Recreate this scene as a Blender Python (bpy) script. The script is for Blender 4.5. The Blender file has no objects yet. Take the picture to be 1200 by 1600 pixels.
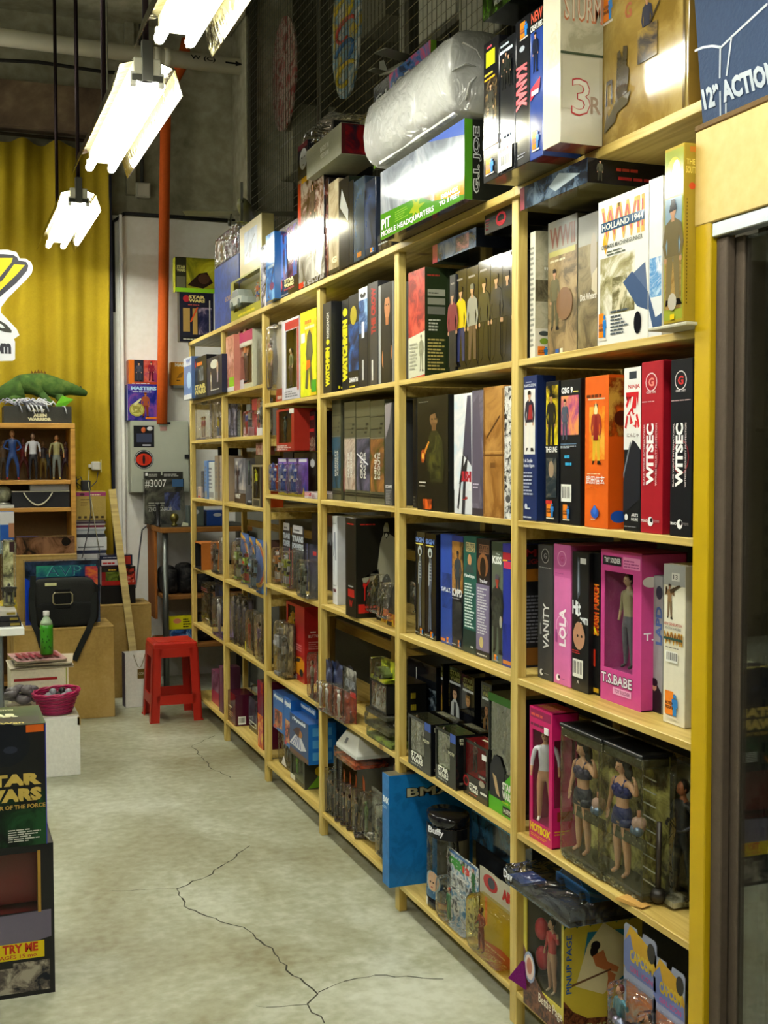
import bpy, bmesh, math, random
from mathutils import Vector, Matrix
random.seed(7)
scene = bpy.context.scene
COL = scene.collection
# ------------------------------------------------------------------ camera
F = 1862.0; YAW = 0.35667; PIT = 0.043926; ROL = -0.001875; EYE = Vector((0, 0, 1.5))
fw = Vector((math.sin(YAW)*math.cos(PIT), math.cos(YAW)*math.cos(PIT), -math.sin(PIT)))
r0 = fw.cross(Vector((0, 0, 1))).normalized(); u0 = r0.cross(fw)
RT = r0*math.cos(ROL)+u0*math.sin(ROL); UP = u0*math.cos(ROL)-r0*math.sin(ROL)
cd = bpy.data.cameras.new('camera'); cam = bpy.data.objects.new('camera', cd); COL.objects.link(cam)
cd.sensor_fit = 'VERTICAL'; cd.sensor_height = 36; cd.lens = 36*F/1600; cd.clip_start = .05
cam.matrix_world = Matrix(((RT.x, UP.x, -fw.x, 0), (RT.y, UP.y, -fw.y, 0), (RT.z, UP.z, -fw.z, 1.5), (0, 0, 0, 1)))
scene.camera = cam
# ------------------------------------------------------------------ world, exposure
w = bpy.data.worlds.new('shop_air'); scene.world = w; w.use_nodes = True
w.node_tree.nodes['Background'].inputs[0].default_value = (1, .97, .85, 1)
w.node_tree.nodes['Background'].inputs[1].default_value = .06
scene.view_settings.view_transform = 'Standard'; scene.view_settings.look = 'None'
scene.view_settings.exposure = 1.36; scene.view_settings.gamma = 1; scene.view_settings.use_curve_mapping = False
scene.cycles.transparent_max_bounces = 24
TUBE = 26.0     # strength of the fluorescent tubes

def ray(px, py): return fw+RT*((px-600)/F)-UP*((py-800)/F)
def atX(px, py, X): d = ray(px, py); return EYE+d*(X/d.x)
def atY(px, py, Y): d = ray(px, py); return EYE+d*(Y/d.y)
def atZ(px, py, Z=0.): d = ray(px, py); return EYE+d*((Z-1.5)/d.z)

# ------------------------------------------------------------------ materials
def lin(c):
    return c/12.92 if c <= .04045 else ((c+.055)/1.055)**2.4
def hexc(h):
    return tuple(lin(int(h[i:i+2], 16)/255) for i in (0, 2, 4))+(1,)
MC = {}
def newmat(name):
    m = bpy.data.materials.new(name); m.use_nodes = True
    nt = m.node_tree; return m, nt, nt.nodes['Principled BSDF']
def N(nt, t, **k):
    n = nt.nodes.new(t)
    for a_, b_ in k.items(): setattr(n, a_, b_)
    return n
def M(h, kind='card'):
    """plain colour with a faint procedural mottling; kind sets the gloss"""
    key = (h, kind)
    if key in MC: return MC[key]
    m, nt, b = newmat(kind+'_'+h)
    c = hexc(h)
    rough, metal, sc, amt = {'card': (.3, 0, 40, .10), 'gloss': (.1, 0, 30, .08), 'matte': (.75, 0, 60, .14), 'plastic': (.35, 0, 20, .06),
                        'metal': (.35, .8, 25, .1), 'ink': (.3, 0, 60, .05), 'inkg': (.085, 0, 60, .05), 'foil': (.14, 1, 18, .2), 'skin': (.5, 0, 40, .05), 'cloth': (.9, 0, 220, .25)}[kind]
    tc = N(nt, 'ShaderNodeTexCoord'); no = N(nt, 'ShaderNodeTexNoise'); no.inputs['Scale'].default_value = sc; no.inputs['Detail'].default_value = 3
    nt.links.new(tc.outputs['Object'], no.inputs['Vector'])
    mx = N(nt, 'ShaderNodeMix', data_type='RGBA')
    mx.inputs[6].default_value = tuple(v*(1-amt) for v in c[:3])+(1,); mx.inputs[7].default_value = tuple(min(1, v*(1+amt)+.002) for v in c[:3])+(1,)
    nt.links.new(no.outputs['Fac'], mx.inputs[0]); nt.links.new(mx.outputs[2], b.inputs['Base Color'])
    b.inputs['Roughness'].default_value = rough; b.inputs['Metallic'].default_value = metal
    if kind in ('card', 'ink', 'matte', 'cloth'): b.inputs['Specular IOR Level'].default_value = {'card': .35, 'ink': .3, 'matte': .3, 'cloth': .15}[kind]
    if kind in ('matte', 'cloth', 'gloss', 'card', 'foil'):
        bp = N(nt, 'ShaderNodeBump'); bp.inputs['Strength'].default_value = {'matte': .15, 'cloth': .3, 'gloss': .03, 'card': .02, 'foil': .6}[kind]; bp.inputs['Distance'].default_value = .01
        n2 = N(nt, 'ShaderNodeTexNoise'); n2.inputs['Scale'].default_value = {'matte': 120, 'cloth': 300, 'gloss': 9, 'card': 9, 'foil': 22}[kind]
        nt.links.new(tc.outputs['Object'], n2.inputs['Vector']); nt.links.new(n2.outputs['Fac'], bp.inputs['Height']); nt.links.new(bp.outputs[0], b.inputs['Normal'])
    MC[key] = m; return m
def ART(c1, c2, c3, sc=30, gloss=.3):
    """a printed picture too small to read: three inks in cloudy patches"""
    key = ('art', c1, c2, c3, sc, gloss)
    if key in MC: return MC[key]
    m, nt, b = newmat('printed_picture_'+c1)
    tc = N(nt, 'ShaderNodeTexCoord'); no = N(nt, 'ShaderNodeTexNoise'); no.inputs['Scale'].default_value = sc
    no.inputs['Detail'].default_value = 5; no.inputs['Roughness'].default_value = .62; no.inputs['Distortion'].default_value = .8
    cr = N(nt, 'ShaderNodeValToRGB'); e_ = cr.color_ramp.elements
    e_[0].position = .40; e_[0].color = hexc(c1); e_[1].position = .62; e_[1].color = hexc(c3)
    x = cr.color_ramp.elements.new(.5); x.color = hexc(c2)
    nt.links.new(tc.outputs['Object'], no.inputs['Vector']); nt.links.new(no.outputs['Fac'], cr.inputs[0]); nt.links.new(cr.outputs[0], b.inputs['Base Color'])
    b.inputs['Roughness'].default_value = gloss
    if gloss > .2: b.inputs['Specular IOR Level'].default_value = .25
    MC[key] = m; return m
def clear(name, tint=(.93, .94, .92), gl=.10, rough=.08, wrinkle=0., base=.0, bcol=(.6, .6, .55)):
    """thin clear plastic or glass: lets light through, mirrors at a slant"""
    m = bpy.data.materials.new(name); m.use_nodes = True; nt = m.node_tree; nt.nodes.clear()
    o = N(nt, 'ShaderNodeOutputMaterial'); tr = N(nt, 'ShaderNodeBsdfTransparent'); g = N(nt, 'ShaderNodeBsdfGlossy')
    tr.inputs[0].default_value = tint+(1,); g.inputs['Roughness'].default_value = rough; g.inputs[0].default_value = (1, 1, 1, 1)
    lw = N(nt, 'ShaderNodeLayerWeight'); lw.inputs[0].default_value = .25
    mr = N(nt, 'ShaderNodeMapRange'); mr.inputs['To Min'].default_value = gl*.22; mr.inputs['To Max'].default_value = min(1, gl*6)
    mx = N(nt, 'ShaderNodeMixShader'); nt.links.new(lw.outputs['Fresnel'], mr.inputs[0]); nt.links.new(mr.outputs[0], mx.inputs[0])
    nt.links.new(tr.outputs[0], mx.inputs[1]); nt.links.new(g.outputs[0], mx.inputs[2]); last = mx
    if base:
        df = N(nt, 'ShaderNodeBsdfDiffuse'); df.inputs[0].default_value = bcol+(1,); m2 = N(nt, 'ShaderNodeMixShader'); m2.inputs[0].default_value = base
        nt.links.new(mx.outputs[0], m2.inputs[1]); nt.links.new(df.outputs[0], m2.inputs[2]); last = m2
    if wrinkle:
        tc = N(nt, 'ShaderNodeTexCoord'); no = N(nt, 'ShaderNodeTexNoise'); no.inputs['Scale'].default_value = 14; no.inputs['Distortion'].default_value = 2
        bp = N(nt, 'ShaderNodeBump'); bp.inputs['Strength'].default_value = wrinkle; bp.inputs['Distance'].default_value = .03
        nt.links.new(tc.outputs['Object'], no.inputs['Vector']); nt.links.new(no.outputs['Fac'], bp.inputs['Height']); nt.links.new(bp.outputs[0], g.inputs['Normal'])
    nt.links.new(last.outputs[0], o.inputs[0]); return m
PLAS = clear('clear_blister_plastic', tint=(.96, .965, .95), gl=.2, rough=.05, wrinkle=.9)
PANE = clear('clear_window_film', gl=.07, wrinkle=.15)
AMBER = clear('yellowed_plastic', tint=(.96, .88, .45), gl=.14, wrinkle=.4)
SMOKE = clear('greenish_plastic', tint=(.96, .96, .88), gl=.13, rough=.05, wrinkle=.5)
GLASS = clear('cabinet_glass', tint=(.8, .82, .82), gl=.08, rough=.02)
WRAP = clear('cloudy_wrapping_plastic', tint=(.85, .85, .82), gl=.5, rough=.2, wrinkle=2.5, base=.5, bcol=(.6, .6, .56))

def wood(name, c1, c2, scale=(1, 1, 1), rough=.45):
    m, nt, b = newmat(name)
    tc = N(nt, 'ShaderNodeTexCoord'); mp = N(nt, 'ShaderNodeMapping'); mp.inputs['Scale'].default_value = scale
    wv = N(nt, 'ShaderNodeTexNoise'); wv.inputs['Scale'].default_value = 6; wv.inputs['Detail'].default_value = 6; wv.inputs['Distortion'].default_value = .6
    cr = N(nt, 'ShaderNodeValToRGB'); cr.color_ramp.elements[0].position = .35; cr.color_ramp.elements[0].color = hexc(c1); cr.color_ramp.elements[1].position = .6; cr.color_ramp.elements[1].color = hexc(c2)
    kn = N(nt, 'ShaderNodeTexVoronoi'); kn.inputs['Scale'].default_value = 2.2
    kr = N(nt, 'ShaderNodeMapRange'); kr.inputs['From Min'].default_value = .02; kr.inputs['From Max'].default_value = .07
    mx = N(nt, 'ShaderNodeMix', data_type='RGBA'); mx.inputs[6].default_value = hexc('7A5220')
    nt.links.new(tc.outputs['Object'], mp.inputs[0]); nt.links.new(mp.outputs[0], wv.inputs['Vector']); nt.links.new(wv.outputs['Fac'], cr.inputs[0])
    nt.links.new(tc.outputs['Object'], kn.inputs['Vector']); nt.links.new(kn.outputs['Distance'], kr.inputs[0])
    nt.links.new(kr.outputs[0], mx.inputs[0]); nt.links.new(cr.outputs[0], mx.inputs[7]); nt.links.new(mx.outputs[2], b.inputs['Base Color'])
    bp = N(nt, 'ShaderNodeBump'); bp.inputs['Strength'].default_value = .08; nt.links.new(wv.outputs['Fac'], bp.inputs['Height']); nt.links.new(bp.outputs[0], b.inputs['Normal'])
    b.inputs['Roughness'].default_value = rough; return m
PINE_V = wood('pine_upright', 'B39544', 'D2BA6C', (9, 9, .5))
PINE_H = wood('pine_board', 'B29442', 'D1B86A', (9, .5, 9))
OAKY = wood('bookcase_board', 'A8772B', 'C4923F', (.5, 8, 8))
def rough_mat(name, c1, c2, c3, sc, rough=.8, bump=.3, gloss_var=0., stain=1.2):
    m, nt, b = newmat(name)
    tc = N(nt, 'ShaderNodeTexCoord')
    n1 = N(nt, 'ShaderNodeTexNoise'); n1.inputs['Scale'].default_value = stain; n1.inputs['Detail'].default_value = 8; n1.inputs['Roughness'].default_value = .65; n1.inputs['Distortion'].default_value = .5
    n2 = N(nt, 'ShaderNodeTexNoise'); n2.inputs['Scale'].default_value = sc; n2.inputs['Detail'].default_value = 6
    cr = N(nt, 'ShaderNodeValToRGB'); cr.color_ramp.elements[0].position = .3; cr.color_ramp.elements[0].color = hexc(c1); cr.color_ramp.elements[1].position = .68; cr.color_ramp.elements[1].color = hexc(c3)
    x = cr.color_ramp.elements.new(.5); x.color = hexc(c2)
    md = N(nt, 'ShaderNodeMath', operation='MULTIPLY_ADD'); md.inputs[1].default_value = .35
    nt.links.new(tc.outputs['Object'], n1.inputs['Vector']); nt.links.new(tc.outputs['Object'], n2.inputs['Vector'])
    sb = N(nt, 'ShaderNodeMath', operation='SUBTRACT'); sb.inputs[1].default_value = .5
    nt.links.new(n2.outputs['Fac'], sb.inputs[0]); nt.links.new(sb.outputs[0], md.inputs[0]); nt.links.new(n1.outputs['Fac'], md.inputs[2]); nt.links.new(md.outputs[0], cr.inputs[0])
    nt.links.new(cr.outputs[0], b.inputs['Base Color'])
    bp = N(nt, 'ShaderNodeBump'); bp.inputs['Strength'].default_value = bump; bp.inputs['Distance'].default_value = .01; nt.links.new(md.outputs[0], bp.inputs['Height']); nt.links.new(bp.outputs[0], b.inputs['Normal'])
    if gloss_var:
        mr = N(nt, 'ShaderNodeMapRange'); mr.inputs['To Min'].default_value = rough-gloss_var; mr.inputs['To Max'].default_value = rough+gloss_var
        nt.links.new(n1.outputs['Fac'], mr.inputs[0]); nt.links.new(mr.outputs[0], b.inputs['Roughness'])
    else: b.inputs['Roughness'].default_value = rough
    return m
CONCRETE_FLOOR = rough_mat('polished_concrete', '827C5C', 'A4A78F', 'C6CABA', 26, .42, .12, .14, 1.1)
CONCRETE_WALL = rough_mat('raw_concrete', '6E6B50', '98947A', 'B8B49C', 14, .85, .6, 0, 1.3)
PLASTER = rough_mat('white_painted_plaster', 'E6E3D8', 'F0EEE6', 'F6F5F0', 30, .7, .05)
CARTON = rough_mat('corrugated_cardboard', '93763A', 'A98A48', 'B6985A', 60, .8, .05, 0, 3)
BOARD = rough_mat('yellow_varnished_board', 'BFA14C', 'CDB063', 'D8BE77', 40, .5, .03)

# ------------------------------------------------------------------ mesh helper
class MB:
    def __init__(s): s.v = []; s.f = []; s.mi = []; s.mats = []; s.sm = []
    def mid(s, m):
        if m not in s.mats: s.mats.append(m)
        return s.mats.index(m)
    def add(s, vs, fs, m, smooth=False):
        o = len(s.v); k = s.mid(m); s.v += [tuple(q) for q in vs]
        for f_ in fs: s.f.append([i+o for i in f_]); s.mi.append(k); s.sm.append(smooth)
    def box(s, x0, y0, z0, x1, y1, z1, m, skip=''):
        vs = [(x0, y0, z0), (x1, y0, z0), (x1, y1, z0), (x0, y1, z0), (x0, y0, z1), (x1, y0, z1), (x1, y1, z1), (x0, y1, z1)]
        fs = {'b': (3, 2, 1, 0), 't': (4, 5, 6, 7), 'f': (0, 1, 5, 4), 'r': (1, 2, 6, 5), 'k': (2, 3, 7, 6), 'l': (3, 0, 4, 7)}
        s.add(vs, [f_ for k, f_ in fs.items() if k not in skip], m)
    def cbox(s, x0, y0, z0, x1, y1, z1, m, c=.0015, mats=None):
        """box with chamfered edges; mats may name materials per side"""
        c = min(c, (x1-x0)*.2, (y1-y0)*.2, (z1-z0)*.2); o = len(s.v)
        X = (x0, x1); Y = (y0, y1); Z = (z0, z1); sg = (1, -1); idx = {}
        for i in (0, 1):
            for j in (0, 1):
                for k in (0, 1):
                    for a_ in range(3):
                        q = [X[i]+sg[i]*c*(a_ != 0), Y[j]+sg[j]*c*(a_ != 1), Z[k]+sg[k]*c*(a_ != 2)]
                        idx[i, j, k, a_] = len(s.v); s.v.append(tuple(q))
        mats = mats or {}
        def fc(ids, mm): s.f.append(ids); s.mi.append(s.mid(mm)); s.sm.append(False)
        rr = [(0, 0), (1, 0), (1, 1), (0, 1)]
        for side, i, a_ in (('l', 0, 0), ('r', 1, 0)):
            ids = [idx[i, j, k, 0] for j, k in rr]; fc(ids if i else ids[::-1], mats.get(side, m))
        for side, j in (('f', 0), ('k', 1)):
            ids = [idx[i, j, k, 1] for i, k in rr]; fc(ids[::-1] if j else ids, mats.get(side, m))
        for side, k in (('b', 0), ('t', 1)):
            ids = [idx[i, j, k, 2] for i, j in rr]; fc(ids if k else ids[::-1], mats.get(side, m))
        for i in (0, 1):
            for j in (0, 1):
                for k in (0, 1):
                    fc([idx[i, j, k, 0], idx[i, j, k, 1], idx[i, j, k, 2]], m)
        for i in (0, 1):
            for j in (0, 1): fc([idx[i, j, 0, 0], idx[i, j, 0, 1], idx[i, j, 1, 1], idx[i, j, 1, 0]], m)
            for k in (0, 1): fc([idx[i, 0, k, 0], idx[i, 0, k, 2], idx[i, 1, k, 2], idx[i, 1, k, 0]], m)
        for j in (0, 1):
            for k in (0, 1): fc([idx[0, j, k, 1], idx[0, j, k, 2], idx[1, j, k, 2], idx[1, j, k, 1]], m)
    def tube(s, pts, r, m, n=8, cap=True, rs=None):
        pts = [Vector(q) for q in pts]; o = len(s.v); rings = []
        prev = None
        for i, q in enumerate(pts):
            t = (pts[min(i+1, len(pts)-1)]-pts[max(i-1, 0)]).normalized()
            a_ = prev if prev is not None else (Vector((0, 0, 1)) if abs(t.z) < .9 else Vector((1, 0, 0)))
            x = (a_-t*a_.dot(t)).normalized(); y = t.cross(x); prev = x
            rad = rs[i] if rs else r
            rings.append([q+x*math.cos(2*math.pi*k/n)*rad+y*math.sin(2*math.pi*k/n)*rad for k in range(n)])
        vs = [q for rg in rings for q in rg]; fs = []
        for i in range(len(pts)-1):
            for k in range(n): fs.append((i*n+k, i*n+(k+1) % n, (i+1)*n+(k+1) % n, (i+1)*n+k))
        if cap: fs.append(tuple(range(n))[::-1]); fs.append(tuple((len(pts)-1)*n+k for k in range(n)))
        s.add(vs, fs, m, True)
    def lathe(s, prof, m, n=20, cx=0, cy=0, sx=1, sy=1, smooth=True):
        vs = []; fs = []
        for r_, z_ in prof:
            for k in range(n): vs.append((cx+r_*sx*math.cos(2*math.pi*k/n), cy+r_*sy*math.sin(2*math.pi*k/n), z_))
        for i in range(len(prof)-1):
            for k in range(n): fs.append((i*n+k, i*n+(k+1) % n, (i+1)*n+(k+1) % n, (i+1)*n+k))
        fs.append(tuple(range(n))[::-1]); fs.append(tuple((len(prof)-1)*n+k for k in range(n)))
        s.add(vs, fs, m, smooth)
    def prism(s, poly, y0, y1, m):
        """polygon in x,z pushed through y"""
        n = len(poly); vs = [(a_, y0, b_) for a_, b_ in poly]+[(a_, y1, b_) for a_, b_ in poly]
        fs = [tuple(range(n)), tuple(range(n, 2*n))[::-1]]+[(i, n+i, n+(i+1) % n, (i+1) % n) for i in range(n)]
        s.add(vs, fs, m)
    def ball(s, c, r, m, nu=10, nv=7, sc=(1, 1, 1)):
        vs = []; fs = []
        for i in range(nv+1):
            th = math.pi*i/nv
            for k in range(nu):
                ph = 2*math.pi*k/nu; vs.append((c[0]+r*sc[0]*math.sin(th)*math.cos(ph), c[1]+r*sc[1]*math.sin(th)*math.sin(ph), c[2]+r*sc[2]*math.cos(th)))
        for i in range(nv):
            for k in range(nu): fs.append((i*nu+k, (i+1)*nu+k, (i+1)*nu+(k+1) % nu, i*nu+(k+1) % nu))
        s.add(vs, fs, m, True)
    def obj(s, name, parent=None, loc=None, rz=0., kind=None):
        me = bpy.data.meshes.new(name); me.from_pydata(s.v, [], s.f)
        for m in s.mats: me.materials.append(m)
        me.polygons.foreach_set('material_index', s.mi); me.polygons.foreach_set('use_smooth', s.sm); me.update()
        bm = bmesh.new(); bm.from_mesh(me); bmesh.ops.recalc_face_normals(bm, faces=bm.faces) if len(bm.faces) < 60000 else None; bm.to_mesh(me); bm.free()
        o = bpy.data.objects.new(name, me); COL.objects.link(o)
        if parent: o.parent = parent
        if loc is not None: o.location = loc
        if rz: o.rotation_euler.z = rz
        if kind: o['kind'] = kind
        return o
def tag(o, label, cat, group=None):
    o['label'] = label; o['category'] = cat
    if group: o['group'] = group
    return o
def empty(name, loc=(0, 0, 0), rz=0.):
    o = bpy.data.objects.new(name, None); COL.objects.link(o); o.location = loc; o.rotation_euler.z = rz; o.empty_display_size = .05; return o

# ------------------------------------------------------------------ lettering
TXT = {}
def glyphs(s_, bold=.0):
    if (s_, bold) in TXT: return TXT[s_, bold]
    cu = bpy.data.curves.new('t', 'FONT'); cu.body = s_; cu.resolution_u = 2; cu.offset = bold; cu.align_x = 'LEFT'
    ob = bpy.data.objects.new('t', cu); me = ob.to_mesh()
    vs = [(q.co.x, q.co.y) for q in me.vertices]; fs = [tuple(p_.vertices) for p_ in me.polygons]
    ob.to_mesh_clear(); bpy.data.objects.remove(ob); bpy.data.curves.remove(cu)
    if vs:
        x0 = min(a_ for a_, b_ in vs); x1 = max(a_ for a_, b_ in vs); y0 = min(b_ for a_, b_ in vs); y1 = max(b_ for a_, b_ in vs)
        vs = [((a_-x0)/max(1e-6, x1-x0), (b_-y0)/max(1e-6, y1-y0)) for a_, b_ in vs]
    TXT[s_, bold] = (vs, fs); return vs, fs
# drawing operations on a face, coordinates 0..1 (u to the right, v up)
def R(u0_, v0_, u1_, v1_, c): return ('r', u0_, v0_, u1_, v1_, c)
def E(cu, cv, ru, rv, c): return ('e', cu, cv, ru, rv, c)
def P(pts, c): return ('p', pts, c)
def T(s_, u0_, v0_, u1_, v1_, c, rot=0, bold=.02): return ('t', s_, u0_, v0_, u1_, v1_, c, rot, bold)
def FG(cu, v0_, hh, top, leg, skin='C89878', hair='201810', pose=0): return ('f', cu, v0_, hh, top, leg, skin, hair, pose)
def L(u0_, v0_, u1_, v1_, n, c): return ('l', u0_, v0_, u1_, v1_, n, c)
def BC(u0_, v0_, u1_, v1_): return ('b', u0_, v0_, u1_, v1_)
def A(u0_, v0_, u1_, v1_, c1, c2, c3, sc=30): return ('a', u0_, v0_, u1_, v1_, c1, c2, c3, sc)
def LG(u0_, v0_, u1_, v1_): return ('lg', u0_, v0_, u1_, v1_)
def draw(parent, faces, w_, d_, h_, eps=.0004, gloss=False):
    """faces: {'F': ops, 'R': ops, 'T': ops, 'L': ops}; one artwork mesh and one lettering mesh per thing"""
    rng = random.Random(hash((round(w_, 4), round(h_, 4))) & 0xffff)
    for side, ops in faces.items():
        art = MB(); lets = []
        FW, FH = {'F': (w_, h_), 'R': (d_, h_), 'T': (w_, d_), 'L': (d_, h_), 'B': (w_, d_)}[side]
        def tr(u, v, o):
            a_, b_ = u*FW, v*FH
            return {'F': (a_, -o, b_), 'R': (w_+o, a_, b_), 'T': (a_, b_, h_+o), 'L': (-o, d_-a_, b_), 'B': (a_, b_, -o)}[side]
        lv = [eps]
        def poly(pts, c, mb=None, keep=False):
            o = lv[0]; mb = mb or art
            m = c if not isinstance(c, str) else M(c, 'inkg' if gloss else 'ink')
            mb.add([tr(a_, b_, o) for a_, b_ in pts], [tuple(range(len(pts)))], m)
            if not keep: lv[0] += .00012
        def ell(cu, cv, ru, rv, c, n=14, keep=False): poly([(cu+ru*math.cos(2*math.pi*k/n), cv+rv*math.sin(2*math.pi*k/n)) for k in range(n)], c, None, keep)
        for op in ops:
            k = op[0]
            if k == 'r': _, a0, b0, a1, b1, c = op; poly([(a0, b0), (a1, b0), (a1, b1), (a0, b1)], c)
            elif k == 'a': _, a0, b0, a1, b1, c1, c2, c3, sc = op; poly([(a0, b0), (a1, b0), (a1, b1), (a0, b1)], ART(c1, c2, c3, sc, .085 if gloss else .3))
            elif k == 'e': ell(*op[1:])
            elif k == 'p': poly(op[1], op[2])
            elif k == 'l':
                _, a0, b0, a1, b1, n, c = op; st = (b1-b0)/n
                for i in range(n):
                    q = a0+(a1-a0)*rng.uniform(.55, 1); y_ = b0+st*i
                    x_ = a0
                    while x_ < q:
                        x2 = min(q, x_+(a1-a0)*rng.uniform(.12, .3)); poly([(x_, y_), (x2, y_), (x2, y_+st*.5), (x_, y_+st*.5)], c, None, True); x_ = x2+(a1-a0)*.03
                lv[0] += .00012
            elif k == 'b':
                _, a0, b0, a1, b1 = op; poly([(a0, b0), (a1, b0), (a1, b1), (a0, b1)], 'E8E8E0')
                x_ = a0+(a1-a0)*.1
                while x_ < a1-(a1-a0)*.12:
                    ww = (a1-a0)*rng.choice((.02, .035, .05)); poly([(x_, b0+(b1-b0)*.2), (x_+ww, b0+(b1-b0)*.2), (x_+ww, b0+(b1-b0)*.88), (x_, b0+(b1-b0)*.88)], '15151A', None, True); x_ += ww*rng.choice((1.6, 2.1, 2.6))
                lv[0] += .00012
            elif k == 'lg':
                _, a0, b0, a1, b1 = op; W_ = a1-a0; H_ = b1-b0
                poly([(a0, b0+.12*H_), (a0+.62*W_, b0+.12*H_), (a0+.62*W_, b1), (a0, b1)], 'E8821E')
                bx_ = a0+.72*W_
                ell(bx_, b0+.84*H_, .12*W_, .08*H_, '2F7FC8', 8); poly([(bx_-.2*W_, b0+.74*H_), (bx_+.2*W_, b0+.74*H_), (bx_+.24*W_, b0+.45*H_), (bx_+.13*W_, b0+.45*H_), (bx_+.13*W_, b0+.12*H_), (bx_-.13*W_, b0+.12*H_), (bx_-.13*W_, b0+.45*H_), (bx_-.2*W_, b0+.45*H_)], '2F7FC8')
                for s_, q in (('ACTION', .5), ('FIGURE', .34)):
                    gv, gf = glyphs(s_, .03); o = lv[0]; let = MB(); lets.append(let); let.add([tr(a0+W_*(.04+.58*x), b0+H_*(q+.12*y), o) for x, y in gv], gf, M('201410', 'ink'))
                poly([(a0, b0), (a1, b0), (a1, b0+.08*H_), (a0, b0+.08*H_)], 'D8D0C0')
            elif k == 'f':
                _, cu, b0, hh, top, leg, skin, hair, pose = op; H_ = hh; W_ = hh*FH/FW
                def q(x, y): return (cu+x*W_, b0+y*H_)
                lw = .5 if pose != 2 else .75
                for sg in (-1, 1):
                    x1 = .055*sg; x2 = .055*sg*(1+lw)
                    poly([q(x2-.035, .05), q(x2+.035, .05), q(x1+.055, .5), q(x1-.055, .5)], leg)
                    poly([q(x2-.04, 0), q(x2+.05*sg+.03, 0), q(x2+.035, .06), q(x2-.035, .06)], '181410')
                    if pose == 1: poly([q(.1*sg, .8), q(.1*sg, .72), q(.2*sg, .66), q(.14*sg, .9), q(.19*sg, .92), q(.25*sg, .64)], top)
                    else:
                        poly([q(.1*sg, .82), q(.14*sg, .79), q(.18*sg, .6), q(.14*sg, .47), q(.1*sg, .47), q(.13*sg, .6), q(.08*sg, .74)], top); ell(*q(.13*sg, .45), .025*W_, .03*H_, skin, 7)
                poly([q(-.1, .48), q(.1, .48), q(.09, .62), q(.13, .8), q(.04, .85), q(-.04, .85), q(-.13, .8), q(-.09, .62)], top)
                poly([q(-.025, .82), q(.025, .82), q(.025, .88), q(-.025, .88)], skin)
                ell(*q(0, .925), .05*W_, .06*H_, skin, 10); poly([q(-.055, .93), q(.055, .93), q(.05, .985), q(0, 1), q(-.05, .985)], hair)
            elif k == 't':
                _, s_, a0, b0, a1, b1, c, rot, bold = op; gv, gf = glyphs(s_, bold); o = lv[0]
                if rot == 90: pts = [(a1-(a1-a0)*y, b0+(b1-b0)*x) for x, y in gv]
                elif rot == -90: pts = [(a0+(a1-a0)*y, b1-(b1-b0)*x) for x, y in gv]
                else: pts = [(a0+(a1-a0)*x, b0+(b1-b0)*y) for x, y in gv]
                let = MB(); lets.append(let); let.add([tr(x, y, o) for x, y in pts], gf, M(c, 'ink')); lv[0] += .00012
        if art.f: art.obj('printed_artwork', parent)
        for let in lets:
            if let.f: let.obj('lettering', parent)

# ------------------------------------------------------------------ toy figures
def skin_body(joints, edges, root, lvl=1):
    me = bpy.data.meshes.new('b'); names = list(joints); ix = {n_: i for i, n_ in enumerate(names)}
    me.from_pydata([joints[n_][0] for n_ in names], [(ix[a_], ix[b_]) for a_, b_ in edges], [])
    ob = bpy.data.objects.new('b', me); COL.objects.link(ob)
    ob.modifiers.new('s', 'SKIN'); sub = ob.modifiers.new('u', 'SUBSURF'); sub.levels = lvl; sub.render_levels = lvl
    for n_ in names:
        sv = me.skin_vertices[0].data[ix[n_]]; rr = joints[n_][1]; sv.radius = rr if isinstance(rr, tuple) else (rr, rr); sv.use_root = (n_ == root)
    dg = bpy.context.evaluated_depsgraph_get(); dg.update()
    ev = ob.evaluated_get(dg); em = ev.to_mesh()
    vs = [tuple(v.co) for v in em.vertices]; fs = [tuple(p_.vertices) for p_ in em.polygons]
    ev.to_mesh_clear(); bpy.data.objects.remove(ob); bpy.data.meshes.remove(me); return vs, fs
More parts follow.
